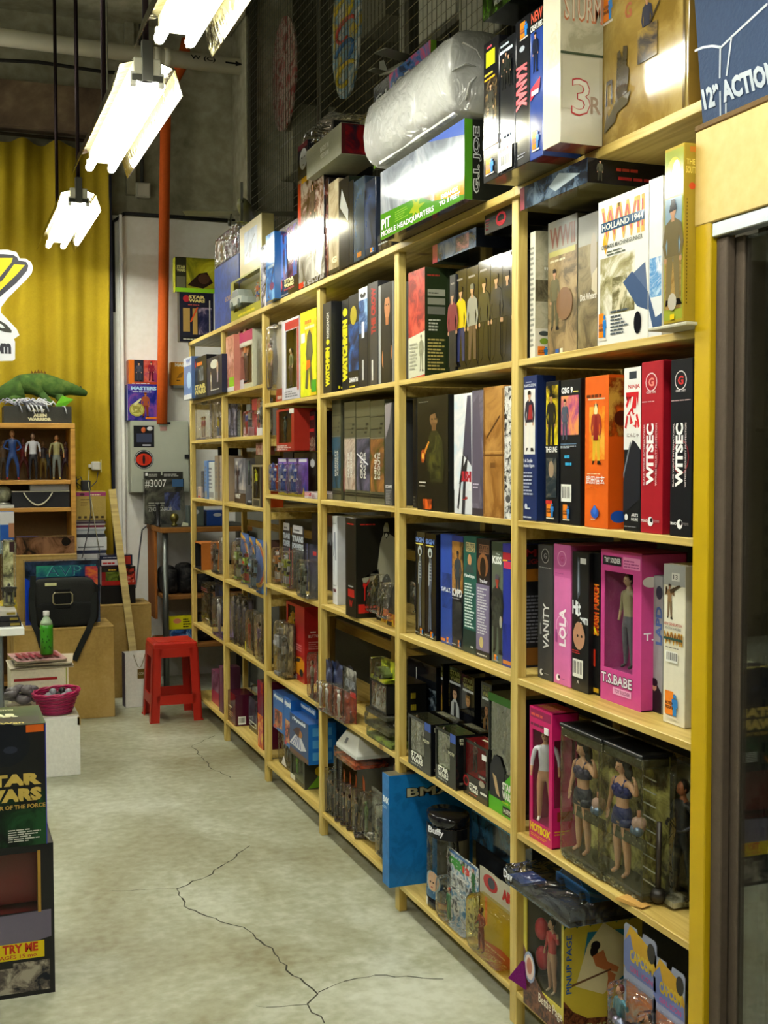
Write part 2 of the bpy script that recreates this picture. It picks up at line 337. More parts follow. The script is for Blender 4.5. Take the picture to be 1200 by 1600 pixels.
def body_joints(arms, legs=.06, female=False, fingers=False):
    j = {'pelvis': ((0, 0, .52), (.075, .055)), 'waist': ((0, 0, .60), (.058, .045) if female else (.068, .05)), 'chest': ((0, -.004, .72), (.078, .055) if female else (.092, .06)), 'sh': ((0, 0, .79), (.05, .04)), 'neck': ((0, 0, .845), .024), 'skull': ((0, -.004, .885), .03)}
    e_ = [('pelvis', 'waist'), ('waist', 'chest'), ('chest', 'sh'), ('sh', 'neck'), ('neck', 'skull')]
    for sg, nm in ((-1, 'l'), (1, 'r')):
        x = sg*legs
        j['hip'+nm] = ((sg*.05, 0, .48), .052); j['knee'+nm] = ((x*1.1, -.006, .28), .034); j['calf'+nm] = ((x*1.15, .004, .2), .033); j['ank'+nm] = ((x*1.2, .004, .045), .02); j['toe'+nm] = ((x*1.3, -.055, .018), .018)
        e_ += [('pelvis', 'hip'+nm), ('hip'+nm, 'knee'+nm), ('knee'+nm, 'calf'+nm), ('calf'+nm, 'ank'+nm), ('ank'+nm, 'toe'+nm)]
        s_, el, wr, hd = arms[nm]
        j['s'+nm] = (s_, .03); j['e'+nm] = (el, .023); j['w'+nm] = (wr, .014); j['h'+nm] = (hd, (.02, .012))
        e_ += [('sh', 's'+nm), ('s'+nm, 'e'+nm), ('e'+nm, 'w'+nm), ('w'+nm, 'h'+nm)]
        if fingers:
            d = (Vector(hd)-Vector(wr)).normalized(); sdv = d.cross(Vector((0, 1, 0))).normalized()
            for q in range(4):
                b_ = Vector(hd)+sdv*(q-1.5)*.008+d*.012; tip = b_+d*(.022, .027, .026, .02)[q]+Vector((0, -.006, 0))
                j[f'f{nm}{q}'] = (tuple(b_), .005); j[f'g{nm}{q}'] = (tuple(tip), .0042); e_ += [('h'+nm, f'f{nm}{q}'), (f'f{nm}{q}', f'g{nm}{q}')]
            tb = Vector(wr)+d*.01+sdv*.016; j['t'+nm] = (tuple(tb), .006); j['u'+nm] = (tuple(tb+sdv*.012+d*.014), .0045); e_ += [('w'+nm, 't'+nm), ('t'+nm, 'u'+nm)]
    return j, e_
ARM_DOWN = {'l': ((-.11, 0, .79), (-.145, .005, .65), (-.15, -.02, .53), (-.15, -.03, .49)), 'r': ((.11, 0, .79), (.145, .005, .65), (.15, -.02, .53), (.15, -.03, .49))}
ARM_UP = {'l': ((-.11, 0, .79), (-.145, .0, .65), (-.14, -.04, .53), (-.13, -.05, .49)), 'r': ((.11, 0, .79), (.21, -.03, .74), (.25, -.06, .86), (.25, -.07, .90))}
ARM_BENT = {'l': ((-.11, 0, .79), (-.17, .01, .66), (-.10, -.1, .62), (-.06, -.12, .62)), 'r': ((.11, 0, .79), (.17, .01, .66), (.11, -.1, .60), (.07, -.12, .60))}
BODY = {}
def body(pose):
    if pose in BODY: return BODY[pose]
    arms = {'down': ARM_DOWN, 'bent': ARM_BENT, 'up': ARM_UP, 'doll': {'l': ARM_UP['l'], 'r': ((.105, 0, .79), (.20, -.02, .735), (.245, -.05, .83), (.235, -.06, .87))}}[pose]
    j, e_ = body_joints(arms, .055 if pose != 'bent' else .09, pose == 'doll', pose == 'doll')
    vs, fs = skin_body(j, e_, 'pelvis', 2 if pose == 'doll' else 1)
    mb = MB(); slots = [M('C89A78', 'skin'), M('303040'), M('404040'), M('181818'), M('201810')]
    for m in slots: mb.mid(m)
    def cls(c):
        x, y, z = c
        if pose == 'doll': return 0
        if z < .055 and abs(x) < .13: return 3
        ax = abs(x)
        if z < .54 and ax < .125+(.02 if z < .3 else 0): return 2
        if z >= .54 and z < .825:
            if ax < .13: return 1
            return 1 if z > .6 else 0
        return 0 if z > .825 or z < .54 else 1
    o = len(mb.v); mb.v += vs
    for f_ in fs:
        c = [sum(vs[i][k] for i in f_)/len(f_) for k in range(3)]
        mb.f.append([i+o for i in f_]); mb.mi.append(cls(c)); mb.sm.append(True)
    mb.ball((0, -.012, .925), .052, slots[0], 12, 9, (.82, .95, 1.22)); mb.ball((0, .004, .935), .054, slots[4], 12, 9, (.9, .95, 1.2))
    mb.ball((0, -.062, .915), .009, slots[0], 6, 5, (.8, 1, 1.4))
    for sg in (-1, 1):
        mb.ball((sg*.018, -.057, .93), .006, slots[4], 6, 4, (1.2, .5, .7)); mb.ball((sg*.044, -.008, .92), .01, slots[0], 6, 4, (.5, 1, 1.3))
    mb.ball((0, -.058, .893), .008, M('A04040', 'skin'), 6, 4, (1.4, .5, .5))
    BODY[pose] = mb; me_o = mb.obj('figure'); me = me_o.data; bpy.data.objects.remove(me_o); BODY[pose] = me; return me
def fig(parent, x, y, z, h_, cols=('B08868', '404858', '303030', '181818', '201810'), pose='down', name='figure', rz=0.):
    """one toy figure: a single skinned body; colours of skin, top, trousers, shoes, hair per figure"""
    o = bpy.data.objects.new(name, body(pose)); COL.objects.link(o)
    for i, c in enumerate(cols):
        o.material_slots[i].link = 'OBJECT'; o.material_slots[i].material = M(c, 'plastic')
    if parent: o.parent = parent
    o.location = (x, y, z); o.scale = (h_,)*3; o.rotation_euler.z = rz; return o
def robot_mesh():
    mb = MB(); a_, b_, c_ = M('888888', 'metal'), M('C02020', 'plastic'), M('202020', 'plastic')
    for m in (a_, b_, c_): mb.mid(m)
    q = mb.cbox
    for sg in (-1, 1):
        q(sg*.1-.06, -.1, 0, sg*.1+.06, .07, .07, b_, .01); q(sg*.1-.045, -.05, .07, sg*.1+.045, .05, .3, a_, .01); q(sg*.1-.035, -.04, .3, sg*.1+.035, .04, .47, b_, .01)
        q(sg*.24-.055, -.05, .62, sg*.24+.055, .06, .8, b_, .015); q(sg*.25-.035, -.04, .45, sg*.25+.035, .04, .62, a_, .01); q(sg*.25-.04, -.07, .36, sg*.25+.04, .03, .45, c_, .01)
        mb.tube([(sg*.17, .0, .75), (sg*.33, 0, .75)], .05, c_, 8)
        q(sg*.06-.03, -.13, .62, sg*.06+.03, -.1, .7, a_, .005)
    q(-.13, -.06, .45, .13, .06, .56, c_, .01); q(-.17, -.1, .56, .17, .08, .82, b_, .03); q(-.06, -.06, .83, .06, .05, .95, a_, .01); q(-.04, -.075, .87, .04, -.055, .92, c_, .004); q(-.015, -.02, .95, .015, .03, 1, b_, .004)
    o = mb.obj('robot'); me = o.data; bpy.data.objects.remove(o); return me
ROBOT = robot_mesh()
def bot(parent, x, y, z, h_, cols=('9098A0', 'C02020', '202428'), name='figure', rz=0.):
    o = bpy.data.objects.new(name, ROBOT); COL.objects.link(o)
    for i, c in enumerate(cols): o.material_slots[i].link = 'OBJECT'; o.material_slots[i].material = M(c, 'plastic')
    o.parent = parent; o.location = (x, y, z); o.scale = (h_,)*3; o.rotation_euler.z = rz; return o
def car_mesh():
    mb = MB(); a_, b_, c_ = M('D0A020', 'plastic'), M('303840', 'plastic'), M('181818', 'plastic')
    for m in (a_, b_, c_): mb.mid(m)
    mb.prism([(-.5, .08), (.5, .08), (.5, .2), (.3, .24), (.15, .38), (-.25, .38), (-.4, .24), (-.5, .22)], -.2, .2, a_)
    mb.prism([(.27, .245), (.13, .36), (-.23, .36), (-.36, .245)], -.205, .205, b_)
    for sx in (-.3, .3):
        for sy in (-1, 1): mb.tube([(sx, sy*.15, .09), (sx, sy*.22, .09)], .09, c_, 10)
    o = mb.obj('car'); me = o.data; bpy.data.objects.remove(o); return me
CAR = car_mesh()
def toycar(parent, x, y, z, l_, cols=('D0A020', '303840', '181818'), name='toy_vehicle', rz=0.):
    o = bpy.data.objects.new(name, CAR); COL.objects.link(o)
    for i, c in enumerate(cols): o.material_slots[i].link = 'OBJECT'; o.material_slots[i].material = M(c, 'plastic')
    o.parent = parent; o.location = (x, y, z); o.scale = (l_,)*3; o.rotation_euler.z = rz; return o

# ------------------------------------------------------------------ light fixtures (lamps live in their builder)
def tube_mat():
    m = bpy.data.materials.new('lit_fluorescent_tube'); m.use_nodes = True; nt = m.node_tree; b = nt.nodes['Principled BSDF']
    b.inputs['Emission Color'].default_value = (1, 1, .90, 1); b.inputs['Emission Strength'].default_value = TUBE; b.inputs['Base Color'].default_value = (.9, .9, .9, 1); return m
TUBEM = tube_mat()
def fixture(x, y, z, L_, label, bare=False):
    t = empty('fluorescent_light', (x, y, z)); tag(t, label, 'ceiling light', 'twin tube lights hanging in a row')
    mb = MB(); wh = M('D8D8CC', 'metal')
    mb.cbox(-.045, 0, .02, .045, L_, .075, M('D5D3C0', 'plastic'), .004); mb.obj('housing', t)
    for sg in ((-1, 1) if not bare else ()):
        mb = MB(); x0, x1, x2 = sg*.045, sg*.088, sg*.112
        mb.add([(x0, 0, .06), (x1, 0, .045), (x2, 0, -.035), (x2, L_, -.035), (x1, L_, .045), (x0, L_, .06),
                (x0, 0, .063), (x1+sg*.002, 0, .048), (x2+sg*.003, 0, -.035), (x2+sg*.003, L_, -.035), (x1+sg*.002, L_, .048), (x0, L_, .063)],
               [(0, 1, 4, 5), (1, 2, 3, 4), (6, 7, 10, 11), (7, 8, 9, 10), (2, 8, 9, 3), (0, 6, 7, 1), (1, 7, 8, 2), (5, 11, 10, 4), (4, 10, 9, 3)], M('8E8868', 'foil'))
        mb.obj('reflector', t)
    for sg in (-1, 1):
        mb = MB(); mb.tube([(sg*.045, .02, -.005), (sg*.045, L_-.02, -.005)], .016, TUBEM, 10); mb.obj('tube', t)
        for yy in (.0, L_-.02):
            mb = MB(); mb.cbox(sg*.045-.010, yy, -.018, sg*.045+.010, yy+.02, .03, M('E8E8E0', 'plastic'), .003); mb.obj('lamp_holder', t)
    mb = MB(); mb.cbox(-.05, -.004, .0, .05, .012, .02, M('50504A', 'metal')); mb.cbox(-.018, -.006, .0, .018, .02, .13, M('70706A', 'metal')); mb.obj('end_bracket', t)
    for yy in (.03, L_-.15):
        mb = MB(); mb.tube([(0, yy, .07), (0, yy, 2.2)], .0105, M('2A1E22', 'metal'), 8); mb.obj('hanging_rod', t)
    return t
LZ = 2.72
fixture(.66, 2.30, LZ, 1.22, 'lit twin fluorescent fixture nearest the camera, cut off by the top edge')
fixture(.65, 3.92, LZ, 1.22, 'lit twin fluorescent fixture with crinkled foil reflector, middle one of three')
fixture(.704, 6.435, 2.842, 1.34, 'smallest lit twin fluorescent fixture hanging before the yellow curtain')
fixture(.66, .45, LZ, 1.22, 'added lit twin fluorescent fixture, out of view above the photographer')  # out of view, added to carry the lit row past the camera
for yy, k in ((.4, 'nearest'), (2.6, 'second'), (4.8, 'third'), (6.9, 'farthest')):
    fixture(-1.0, yy, LZ+.25, 1.22, f'{k} added fill light of bare twin tubes, out of view', True)  # unseen tubes added for fill and to throw light upward
fixture(-.3, -1.6, LZ+.1, 1.22, 'added fill light of bare twin tubes behind the photographer', True)  # unseen, added as fill from behind the camera

# ------------------------------------------------------------------ setting
def struct(mb, name, parent=None):
    o = mb.obj(name, parent)
    if not parent: o['kind'] = 'structure'
    return o
BACK = 8.3
m = MB(); m.box(-4, -2.5, -.1, 2.0, BACK+.2, 0, CONCRETE_FLOOR); FLOOR = struct(m, 'floor')
m = MB(); m.box(-4, -2.5, 5.0, 4.2, BACK+.2, 5.1, CONCRETE_WALL); struct(m, 'ceiling')
m = MB(); m.box(-4, BACK, 3.15, 4.2, BACK+.2, 5, CONCRETE_WALL); struct(m, 'wall_back')
m = MB(); m.box(1.10, BACK-.06, 0, 2.2, BACK+.2, 3.15, PLASTER); m.box(1.10, BACK-.02, 3.12, 2.2, BACK, 3.15, M('1C1C1A', 'matte')); m.box(1.16, BACK-.1, 0, 1.18, BACK-.06, 3.15, PLASTER)
wp = m; wp.box(-4, BACK, 0, 1.10, BACK+.2, 3.15, M('5A5232', 'matte')); struct(wp, 'wall_back_lower')
m = MB(); m.tube([(1.2, BACK-.075, 3.165), (2.1, BACK-.075, 3.165)], .012, M('1A1A18', 'matte'), 6); m.tube([(1.12, BACK-.075, 2.5), (1.12, BACK-.075, 3.1), (1.2, BACK-.075, 3.165)], .012, M('1A1A18', 'matte'), 6); m.obj('trim_1')['kind'] = 'structure'
m = MB(); m.box(1.95, -2.5, 0, 2.0, BACK, 2.25, M('6A6A60', 'matte')); struct(m, 'wall_right')
m = MB(); m.box(-4.1, -2.5, 0, -4, BACK+.2, 5, CONCRETE_WALL); struct(m, 'wall_left')
m = MB(); m.box(-4, -2.6, 0, 4.2, -2.5, 5, CONCRETE_WALL); struct(m, 'wall_front')
# dim store behind the wire mesh
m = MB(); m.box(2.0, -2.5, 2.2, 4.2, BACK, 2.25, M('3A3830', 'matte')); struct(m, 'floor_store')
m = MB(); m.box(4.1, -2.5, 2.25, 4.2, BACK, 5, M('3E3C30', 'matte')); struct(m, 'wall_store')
for y0, y1, z0 in ((7.9, 8.29, 0),):
    m = MB(); m.cbox(1.96, y0, 2.26, 2.3, y1, 5, CONCRETE_WALL, .01); m.obj('trim_2')['kind'] = 'structure'
# beams on the back wall
m = MB(); m.box(-4, BACK-.16, 3.66, 1.22, BACK-.001, 3.95, rough_mat('brown_concrete_beam', '4A3828', '6A5640', '8A7658', 12, .85, .4, 0, 2)); m.obj('beam_1')['kind'] = 'structure'
m = MB(); m.box(-4, BACK-.45, 4.45, 1.95, BACK-.001, 4.7, CONCRETE_WALL); m.obj('beam_2')['kind'] = 'structure'
m = MB(); m.box(1.22, BACK-.05, 3.3, 1.28, BACK-.001, 5, CONCRETE_WALL); m.obj('pillar_1')['kind'] = 'structure'
# cracks in the floor, thin dark recesses
def crack(px_pts, r_):
    mb = MB(); k = M('3C3B30', 'matte'); rg = random.Random(5); pts = []
    base = [atZ(a_, b_) for a_, b_ in px_pts]
    for i in range(len(base)-1):
        n = max(2, int((base[i+1]-base[i]).length/.03))
        for q in range(n): pts.append(base[i].lerp(base[i+1], q/n)+Vector((rg.uniform(-.008, .008), rg.uniform(-.008, .008), 0)))
    pts.append(base[-1])
    for i in range(len(pts)-1):
        d = (pts[i+1]-pts[i]).normalized(); s_ = Vector((-d.y, d.x, 0))*r_*rg.uniform(.4, 1.2)
        mb.add([pts[i]-s_+Vector((0, 0, .0006)), pts[i]+s_+Vector((0, 0, .0006)), pts[i+1]+s_+Vector((0, 0, .0006)), pts[i+1]-s_+Vector((0, 0, .0006))], [(0, 1, 2, 3)], k)
    mb.obj('crack', FLOOR)
crack([(390, 1322), (330, 1365), (278, 1390), (288, 1415), (345, 1440), (390, 1453), (430, 1490), (452, 1517), (497, 1552), (480, 1571), (507, 1599)], .0028)
crack([(497, 1552), (541, 1533), (585, 1523), (693, 1530)], .0022); crack([(278, 1390), (230, 1390), (161, 1393)], .0015); crack([(335, 1150), (300, 1165), (330, 1200), (360, 1215)], .002)
crack([(480, 1571), (440, 1575), (400, 1572)], .0015)
# curtain
mb = MB(); CUR = rough_mat('yellow_curtain_cloth', 'A08602', 'AC9204', 'B69C08', 90, .85, .05, 0, 2)
x0c, x1c, zt = -1.2, 1.085, 3.58; n = 150; nz = 12; vs = []; fs = []
for j in range(nz+1):
    t_ = j/nz; z_ = zt*(1-t_)+.25*t_
    for i in range(n+1):
        u = i/n; x_ = x0c+(x1c-x0c)*u
        a_ = .018+.02*(u > .75)+.01*math.sin(u*40)
        y_ = BACK-.10+a_*math.sin(u*62+1.2*math.sin(u*17)+.5*t_*math.sin(u*9))*(.55+.45*t_)+.012*math.sin(u*130+2*t_)
        vs.append((x_+.01*math.sin(7*t_+u*20), y_, z_+(.02*math.sin(u*60) if j == 0 else 0)))
for j in range(nz):
    for i in range(n): q = j*(n+1)+i; fs.append((q, q+1, q+n+2, q+n+1))
mb.add(vs, fs, CUR, True)
c_ = mb.obj('curtain'); tag(c_, 'long mustard yellow curtain hanging in folds on the back wall', 'curtain')
c_.modifiers.new('thick', 'SOLIDIFY').thickness = .004
mb = MB(); mb.tube([(-1.2, BACK-.1, 3.62), (1.1, BACK-.1, 3.62)], .012, M('50483A', 'metal'), 8); o = mb.obj('curtain_rail', c_)
mb = MB(); mb.cbox(1.088, BACK-.14, .3, 1.108, BACK-.062, 3.4, M('1C1C28', 'matte'), .003); o = mb.obj('shaded_gap_strip', c_)  # dark strip standing in for the shade in the gap beside the wall
# pipes
mb = MB(); pts = [atY(0, 58, 8.05), atY(402, 108, 8.05)]; d = pts[1]-pts[0]; p0_ = pts[0]-d*1.5; PIPEW = M('E4E0CC', 'plastic')
pw = empty('ceiling_pipe', tuple(pts[0])); tag(pw, 'white horizontal pipe with black letters high under the ceiling', 'pipe')
mb = MB(); mb.tube([p0_-pts[0], d], .055, PIPEW, 14); mb.obj('pipe_run', pw)
for t_ in (.58, .62): mb = MB(); mb.tube([d*t_, d*(t_+.025)], .062, PIPEW, 14); mb.obj('coupling', pw)
def flat_text(name, parent, s_, o, ux, vx, c, bold=.02, thick=0.):
    gv, gf = glyphs(s_, bold); mb = MB(); o = Vector(o); ux = Vector(ux); vx = Vector(vx)
    mb.add([o+ux*a_+vx*b_ for a_, b_ in gv], gf, M(c, 'ink')); return mb.obj(name, parent)
a_ = d*.72+Vector((0, -.0575, -.012)); flat_text('lettering', pw, 'W (C)', a_, d*.10, (0, 0, .035), '101010')
mb = MB(); q = d*.86+Vector((0, -.0575, 0)); e1 = d.normalized()
mb.add([q+Vector((0, 0, -.006)), q+e1*.07+Vector((0, 0, -.006)), q+e1*.07+Vector((0, 0, -.018)), q+e1*.12, q+e1*.07+Vector((0, 0, .018)), q+e1*.07+Vector((0, 0, .006)), q+Vector((0, 0, .006))], [(0, 1, 2, 3, 4, 5, 6)], M('101010', 'ink')); mb.obj('painted_arrow', pw)
op = [atY(292, 62, 8.1), atY(283, 105, 8.1), atY(264, 140, 8.1), atY(259, 160, 8.1), atY(257, 300, 8.1), atY(255, 500, 8.1), atY(253, 662, 8.1)]
mb = MB(); mb.tube(op, .036, M('D05A14', 'matte'), 12); o = mb.obj('sprinkler_pipe'); tag(o, 'orange vertical pipe running down the white wall', 'pipe')
mb = MB(); q0 = atY(222, 285, BACK-.03); mb.tube([q0+Vector((0, 0, 2)), q0], .012, M('3A3A34', 'matte'), 6); o = mb.obj('electrical_conduit'); tag(o, 'thin grey conduit running up the concrete wall to a junction box', 'conduit')
q0 = atY(223, 298, BACK-.03); t = empty('junction_box', tuple(q0)); tag(t, 'small beige junction box on concrete wall above the white paint', 'junction box')
mb = MB(); mb.cbox(-.05, -.03, -.05, .05, .03, .05, M('B0AE9C', 'plastic'), .006); mb.obj('box_body', t); mb = MB(); mb.cbox(-.04, -.036, -.04, .04, -.03, .04, M('BCBAA8', 'plastic'), .003); mb.obj('cover_plate', t)
mb = MB(); q0 = atY(168, 140, 7.9); mb.tube([q0+Vector((0, 0, -.5)), q0+Vector((0, 0, 1.5))], .006, M('8A8874', 'matte'), 6); o = mb.obj('hanging_cable'); tag(o, 'thin pale cable hanging between two black light rods', 'cable')
mb = MB(); mb.tube([atY(-200, 85, BACK-.2), atY(60, 97, BACK-.2), atY(160, 112, BACK-.2), atY(250, 120, BACK-.2)], .012, M('18140F', 'matte'), 6); o = mb.obj('wall_cable'); tag(o, 'black cable running along the brown beam', 'cable')
# vertical conduits at the corner
for px_, rr in ((372, .02), (378, .012)):
    mb = MB(); q0 = atY(px_, 200, 8.2); mb.tube([(q0.x, 8.2, 2.3), (q0.x, 8.2, 5)], rr, M('4A4A40', 'metal'), 8); o = mb.obj('corner_conduit'); tag(o, ('thicker' if rr > .015 else 'thinner')+' grey vertical conduit in the corner beside the wire mesh', 'conduit')

# ------------------------------------------------------------------ wire mesh partition
MX = 1.97
t = empty('wire_mesh_partition', (MX, 0, 2.25)); tag(t, 'grey wire mesh partition above the shelving with steel posts', 'wire partition')
mb = MB(); WI = M('6A6A5C', 'metal')
def wire(a_, b_, r_=.0016):
    a_, b_ = Vector(a_), Vector(b_); d_ = (b_-a_).normalized(); s_ = d_.cross(Vector((1, 0, 0)))*r_
    mb.add([a_+s_, a_-s_*.5+Vector((r_, 0, 0)), a_-s_*.5-Vector((r_, 0, 0)), b_+s_, b_-s_*.5+Vector((r_, 0, 0)), b_-s_*.5-Vector((r_, 0, 0))], [(0, 1, 4, 3), (1, 2, 5, 4), (2, 0, 3, 5)], WI)
y_ = 1.2
while y_ < 7.9: wire((0, y_, 0), (0, y_, 2.4)); y_ += .05
z_ = .03
while z_ < 2.4: wire((0, 1.2, z_), (0, 7.9, z_)); z_ += .05
mb.obj('wire_mesh', t, kind='stuff')
for y_ in (7.85, 6.3, 5.0, 3.85, 2.6):
    mb = MB(); mb.cbox(.0, y_-.03, 0, .05, y_+.03, 2.5, M('57564A', 'metal'), .004); mb.obj('post', t)
for z_ in (0, 2.45): mb = MB(); mb.cbox(.0, 1.2, z_, .03, 7.9, z_+.04, M('57564A', 'metal'), .004); mb.obj('rail', t)
# things stored behind the mesh
def surf(px_, pyt, pyb, X, wpx, ink, label, sw):
    c1 = atX(px_, pyt, X); c2 = atX(px_, pyb, X); h_ = c1.z-c2.z; wd = atX(px_-wpx/2, (pyt+pyb)/2, X).y-atX(px_+wpx/2, (pyt+pyb)/2, X).y
    t = empty('deck_board', (X, c2.y, c2.z)); tag(t, label, 'deck board', 'decorated boards behind the wire mesh')
    mb = MB(); n = 24; out = []
    for i in range(n+1):
        v = i/n; k = (math.sin(math.pi*min(1, max(0, v)))**.45)*wd/2; out.append((k, v*h_))
    for i in range(n, -1, -1): v = i/n; k = (math.sin(math.pi*v)**.45)*wd/2; out.append((-k, v*h_))
    mb.prism([(a_, b_) for a_, b_ in out[:-1]], 0, .012, ink); o = mb.obj('deck', t); o.rotation_euler.z = -math.pi/2
    if sw:
        mb = MB()
        for k in range(5):
            cy = h_*(.18+.16*k); pts = []
            for q in range(13):
                an = -1.2+q*.4; rr = wd*.36*(1-q*.03); pts.append((rr*math.sin(an)*(1 if k % 2 else -1), -.003, cy+h_*.075*math.cos(an)))
            mb.tube(pts, .012, M(('C8B030', '3A6A98', 'B84838', 'C8B030', '4A88A8')[k], 'ink'), 6)
        o = mb.obj('painted_swirl', t); o.rotation_euler.z = -math.pi/2
    return t
surf(443, 25, 205, 2.15, 38, ART('7A3028', 'A8A090', '984840', 9, .5), 'red and grey patterned board hanging behind the mesh', False)
surf(540, -60, 155, 2.15, 44, ART('B8B8A8', '5A88A0', 'B8A030', 8, .5), 'blue and yellow swirl painted board hanging behind the mesh', True)
def crate(pl, pr, pt, pb, X, dep, c, label, name='storage_carton'):
    a_ = atX(pl, pb, X); b_ = atX(pr, pb, X); tp = atX(pl, pt, X)
    mb = MB(); w_ = a_.y-b_.y; h_ = tp.z-a_.z; mb.cbox(0, 0, 0, w_, dep, h_, c, .004); mb.box(0, -.001, h_*.48, w_, 0, h_*.52, M('8A8878', 'card'))
    o = mb.obj(name, None, (X, a_.y, a_.z), -math.pi/2); tag(o, label, 'carton', 'cartons stored behind the wire mesh'); return o
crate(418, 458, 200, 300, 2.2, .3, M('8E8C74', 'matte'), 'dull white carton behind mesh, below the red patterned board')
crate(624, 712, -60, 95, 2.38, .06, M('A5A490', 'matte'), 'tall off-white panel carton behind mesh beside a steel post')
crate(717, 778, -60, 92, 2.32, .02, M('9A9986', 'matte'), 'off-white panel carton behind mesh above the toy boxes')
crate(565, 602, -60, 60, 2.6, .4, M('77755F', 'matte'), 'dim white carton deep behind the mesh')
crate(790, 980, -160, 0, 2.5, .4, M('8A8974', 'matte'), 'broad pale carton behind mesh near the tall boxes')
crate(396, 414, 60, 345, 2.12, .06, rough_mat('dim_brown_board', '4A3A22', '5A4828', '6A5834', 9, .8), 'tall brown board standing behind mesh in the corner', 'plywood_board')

# ------------------------------------------------------------------ shelving
X0 = 1.4046; PY = [1.96+.855*i for i in range(7)]; ZS = [2.195, 1.757, 1.342, .929, .5207, .095]; TH = .017; SD = .34
ZS_FAR = [2.195, 1.85, 1.615, 1.275, .87, .53, .115]     # the two far bays hold one shelf more
ZBAY = [ZS]*4+[ZS_FAR]*2
ZTOP = [2.205]*7
t = empty('shelving_unit', (X0, PY[0], 0)); tag(t, 'long pine shelving unit of six bays filled with boxed toys', 'shelves'); SHELVES = t
PW = .038
for i, y_ in enumerate(PY):
    for x_, nm in ((0, 'post'), (SD-.03, 'rear_post')):
        mb = MB(); mb.cbox(x_, y_-PY[0]-PW, 0, x_+.028, y_-PY[0], 2.2+.005*(i % 2), PINE_V, .002); mb.obj(nm, t)
    for k, z_ in enumerate(ZBAY[min(i, 5)]):
        mb = MB(); mb.cbox(.029, y_-PY[0]-.03, z_-TH-.035, SD-.031, y_-PY[0]-.008, z_-TH-.0005, PINE_H, .002); mb.obj('bearer', t) if k else None
for i in range(6):
    for k, z_ in enumerate(ZBAY[i]):
        mb = MB(); y0 = PY[i]-PY[0]+.0005; y1 = PY[i+1]-PY[0]-PW-.0005
        if k == 0: y0 -= PW; y1 += 0
        dz = random.uniform(-.001, .001)
        mb.cbox(.001, y0, z_-TH+dz*0, SD, y1, z_, PINE_H, .0015) if k else mb.cbox(-.012, y0, z_-.022, SD, y1+.002, z_, PINE_H, .0015)
        mb.obj('shelf_board', t)
    for k, (za, zb) in enumerate(((1.93, 1.97), (1.50, 1.55), (1.1, 1.14), (.70, .745), (.28, .32))):
        mb = MB(); mb.cbox(SD+.002, PY[i]-PY[0]-.001, za, SD+.02, PY[i+1]-PY[0]-.003, zb, PINE_H, .002); mb.obj('back_rail', t)

# ------------------------------------------------------------------ packages
CELL = ['', '']
ROWN = ['on top of shelving', 'first shelf', 'second shelf', 'third shelf', 'fourth shelf', 'lowest shelf']
ROWN_FAR = ROWN[:5]+['fifth shelf', 'lowest shelf']
BAYN = ['nearest bay', 'second bay', 'third bay', 'fourth bay', 'fifth bay', 'farthest bay']
ROW = [0]
BAY = [0]
def cell(b_, r_): CELL[0] = BAYN[b_]; CELL[1] = (ROWN if b_ < 4 else ROWN_FAR)[r_]; ROW[0] = r_; BAY[0] = b_
def lab(o, desc, cat='box'):
    if CELL[0]: tag(o, f'{desc}, {CELL[1]}, {CELL[0]}', cat, f'packaged toys {"" if ROW[0] == 0 else "on "}{CELL[1]}, {CELL[0]}'.replace('  ', ' '))
    else: tag(o, desc, cat)
    return o
def at_base(px_, X, z0):
    lo, hi = -3000., 6000.
    for _ in range(60):
        mid = (lo+hi)/2
        if atX(px_, mid, X).z > z0: lo = mid
        else: hi = mid
    return atX(px_, mid, X), mid
def pl(xl, xr, yt, yb=None, rec=0., z=None, X=None, h=None):
    """spot on the current shelf: front face from picture columns xl..xr (at the base), top row yt"""
    z0 = ZBAY[BAY[0]][ROW[0]] if z is None else z
    z0 += .0004
    if X is None: X = atZ(xl, yb, z0).x if yb is not None else X0+rec
    X = min(max(X, X0-.16), X0+.3)
    a_, py_ = at_base(xl, X, z0); b_, _ = at_base(xr, X, z0)
    hh = h if h else atX(xl, yt, X).z-z0
    return dict(loc=(X, a_.y, z0), rz=-math.pi/2, w=a_.y-b_.y, h=hh)
def fit(p_, dep):
    if not CELL[0]: return dep
    X, y_, z_ = p_['loc']; b_ = BAY[0]
    if ROW[0] and X > X0-.012:
        lo, hi = PY[b_]+.001, PY[b_+1]-PW-.001
        if y_ > hi: p_['w'] -= y_-hi; y_ = hi; p_['loc'] = (X, hi, z_)
        if y_-p_['w'] < lo: p_['w'] = y_-lo
        p_['w'] = max(p_['w'], .008); dep = min(dep, max(.02, X0+SD-.001-X))
    return dep
def pb(xl, xr, yt, yb, Y, z=None, rz=0.):
    """spot facing the camera on the plane y=Y"""
    a_ = atY(xl, yb, Y); b_ = atY(xr, yb, Y); t_ = atY(xl, yt, Y); z0 = a_.z if z is None else z
    return dict(loc=(a_.x, Y, z0), rz=rz, w=b_.x-a_.x, h=t_.z-z0)
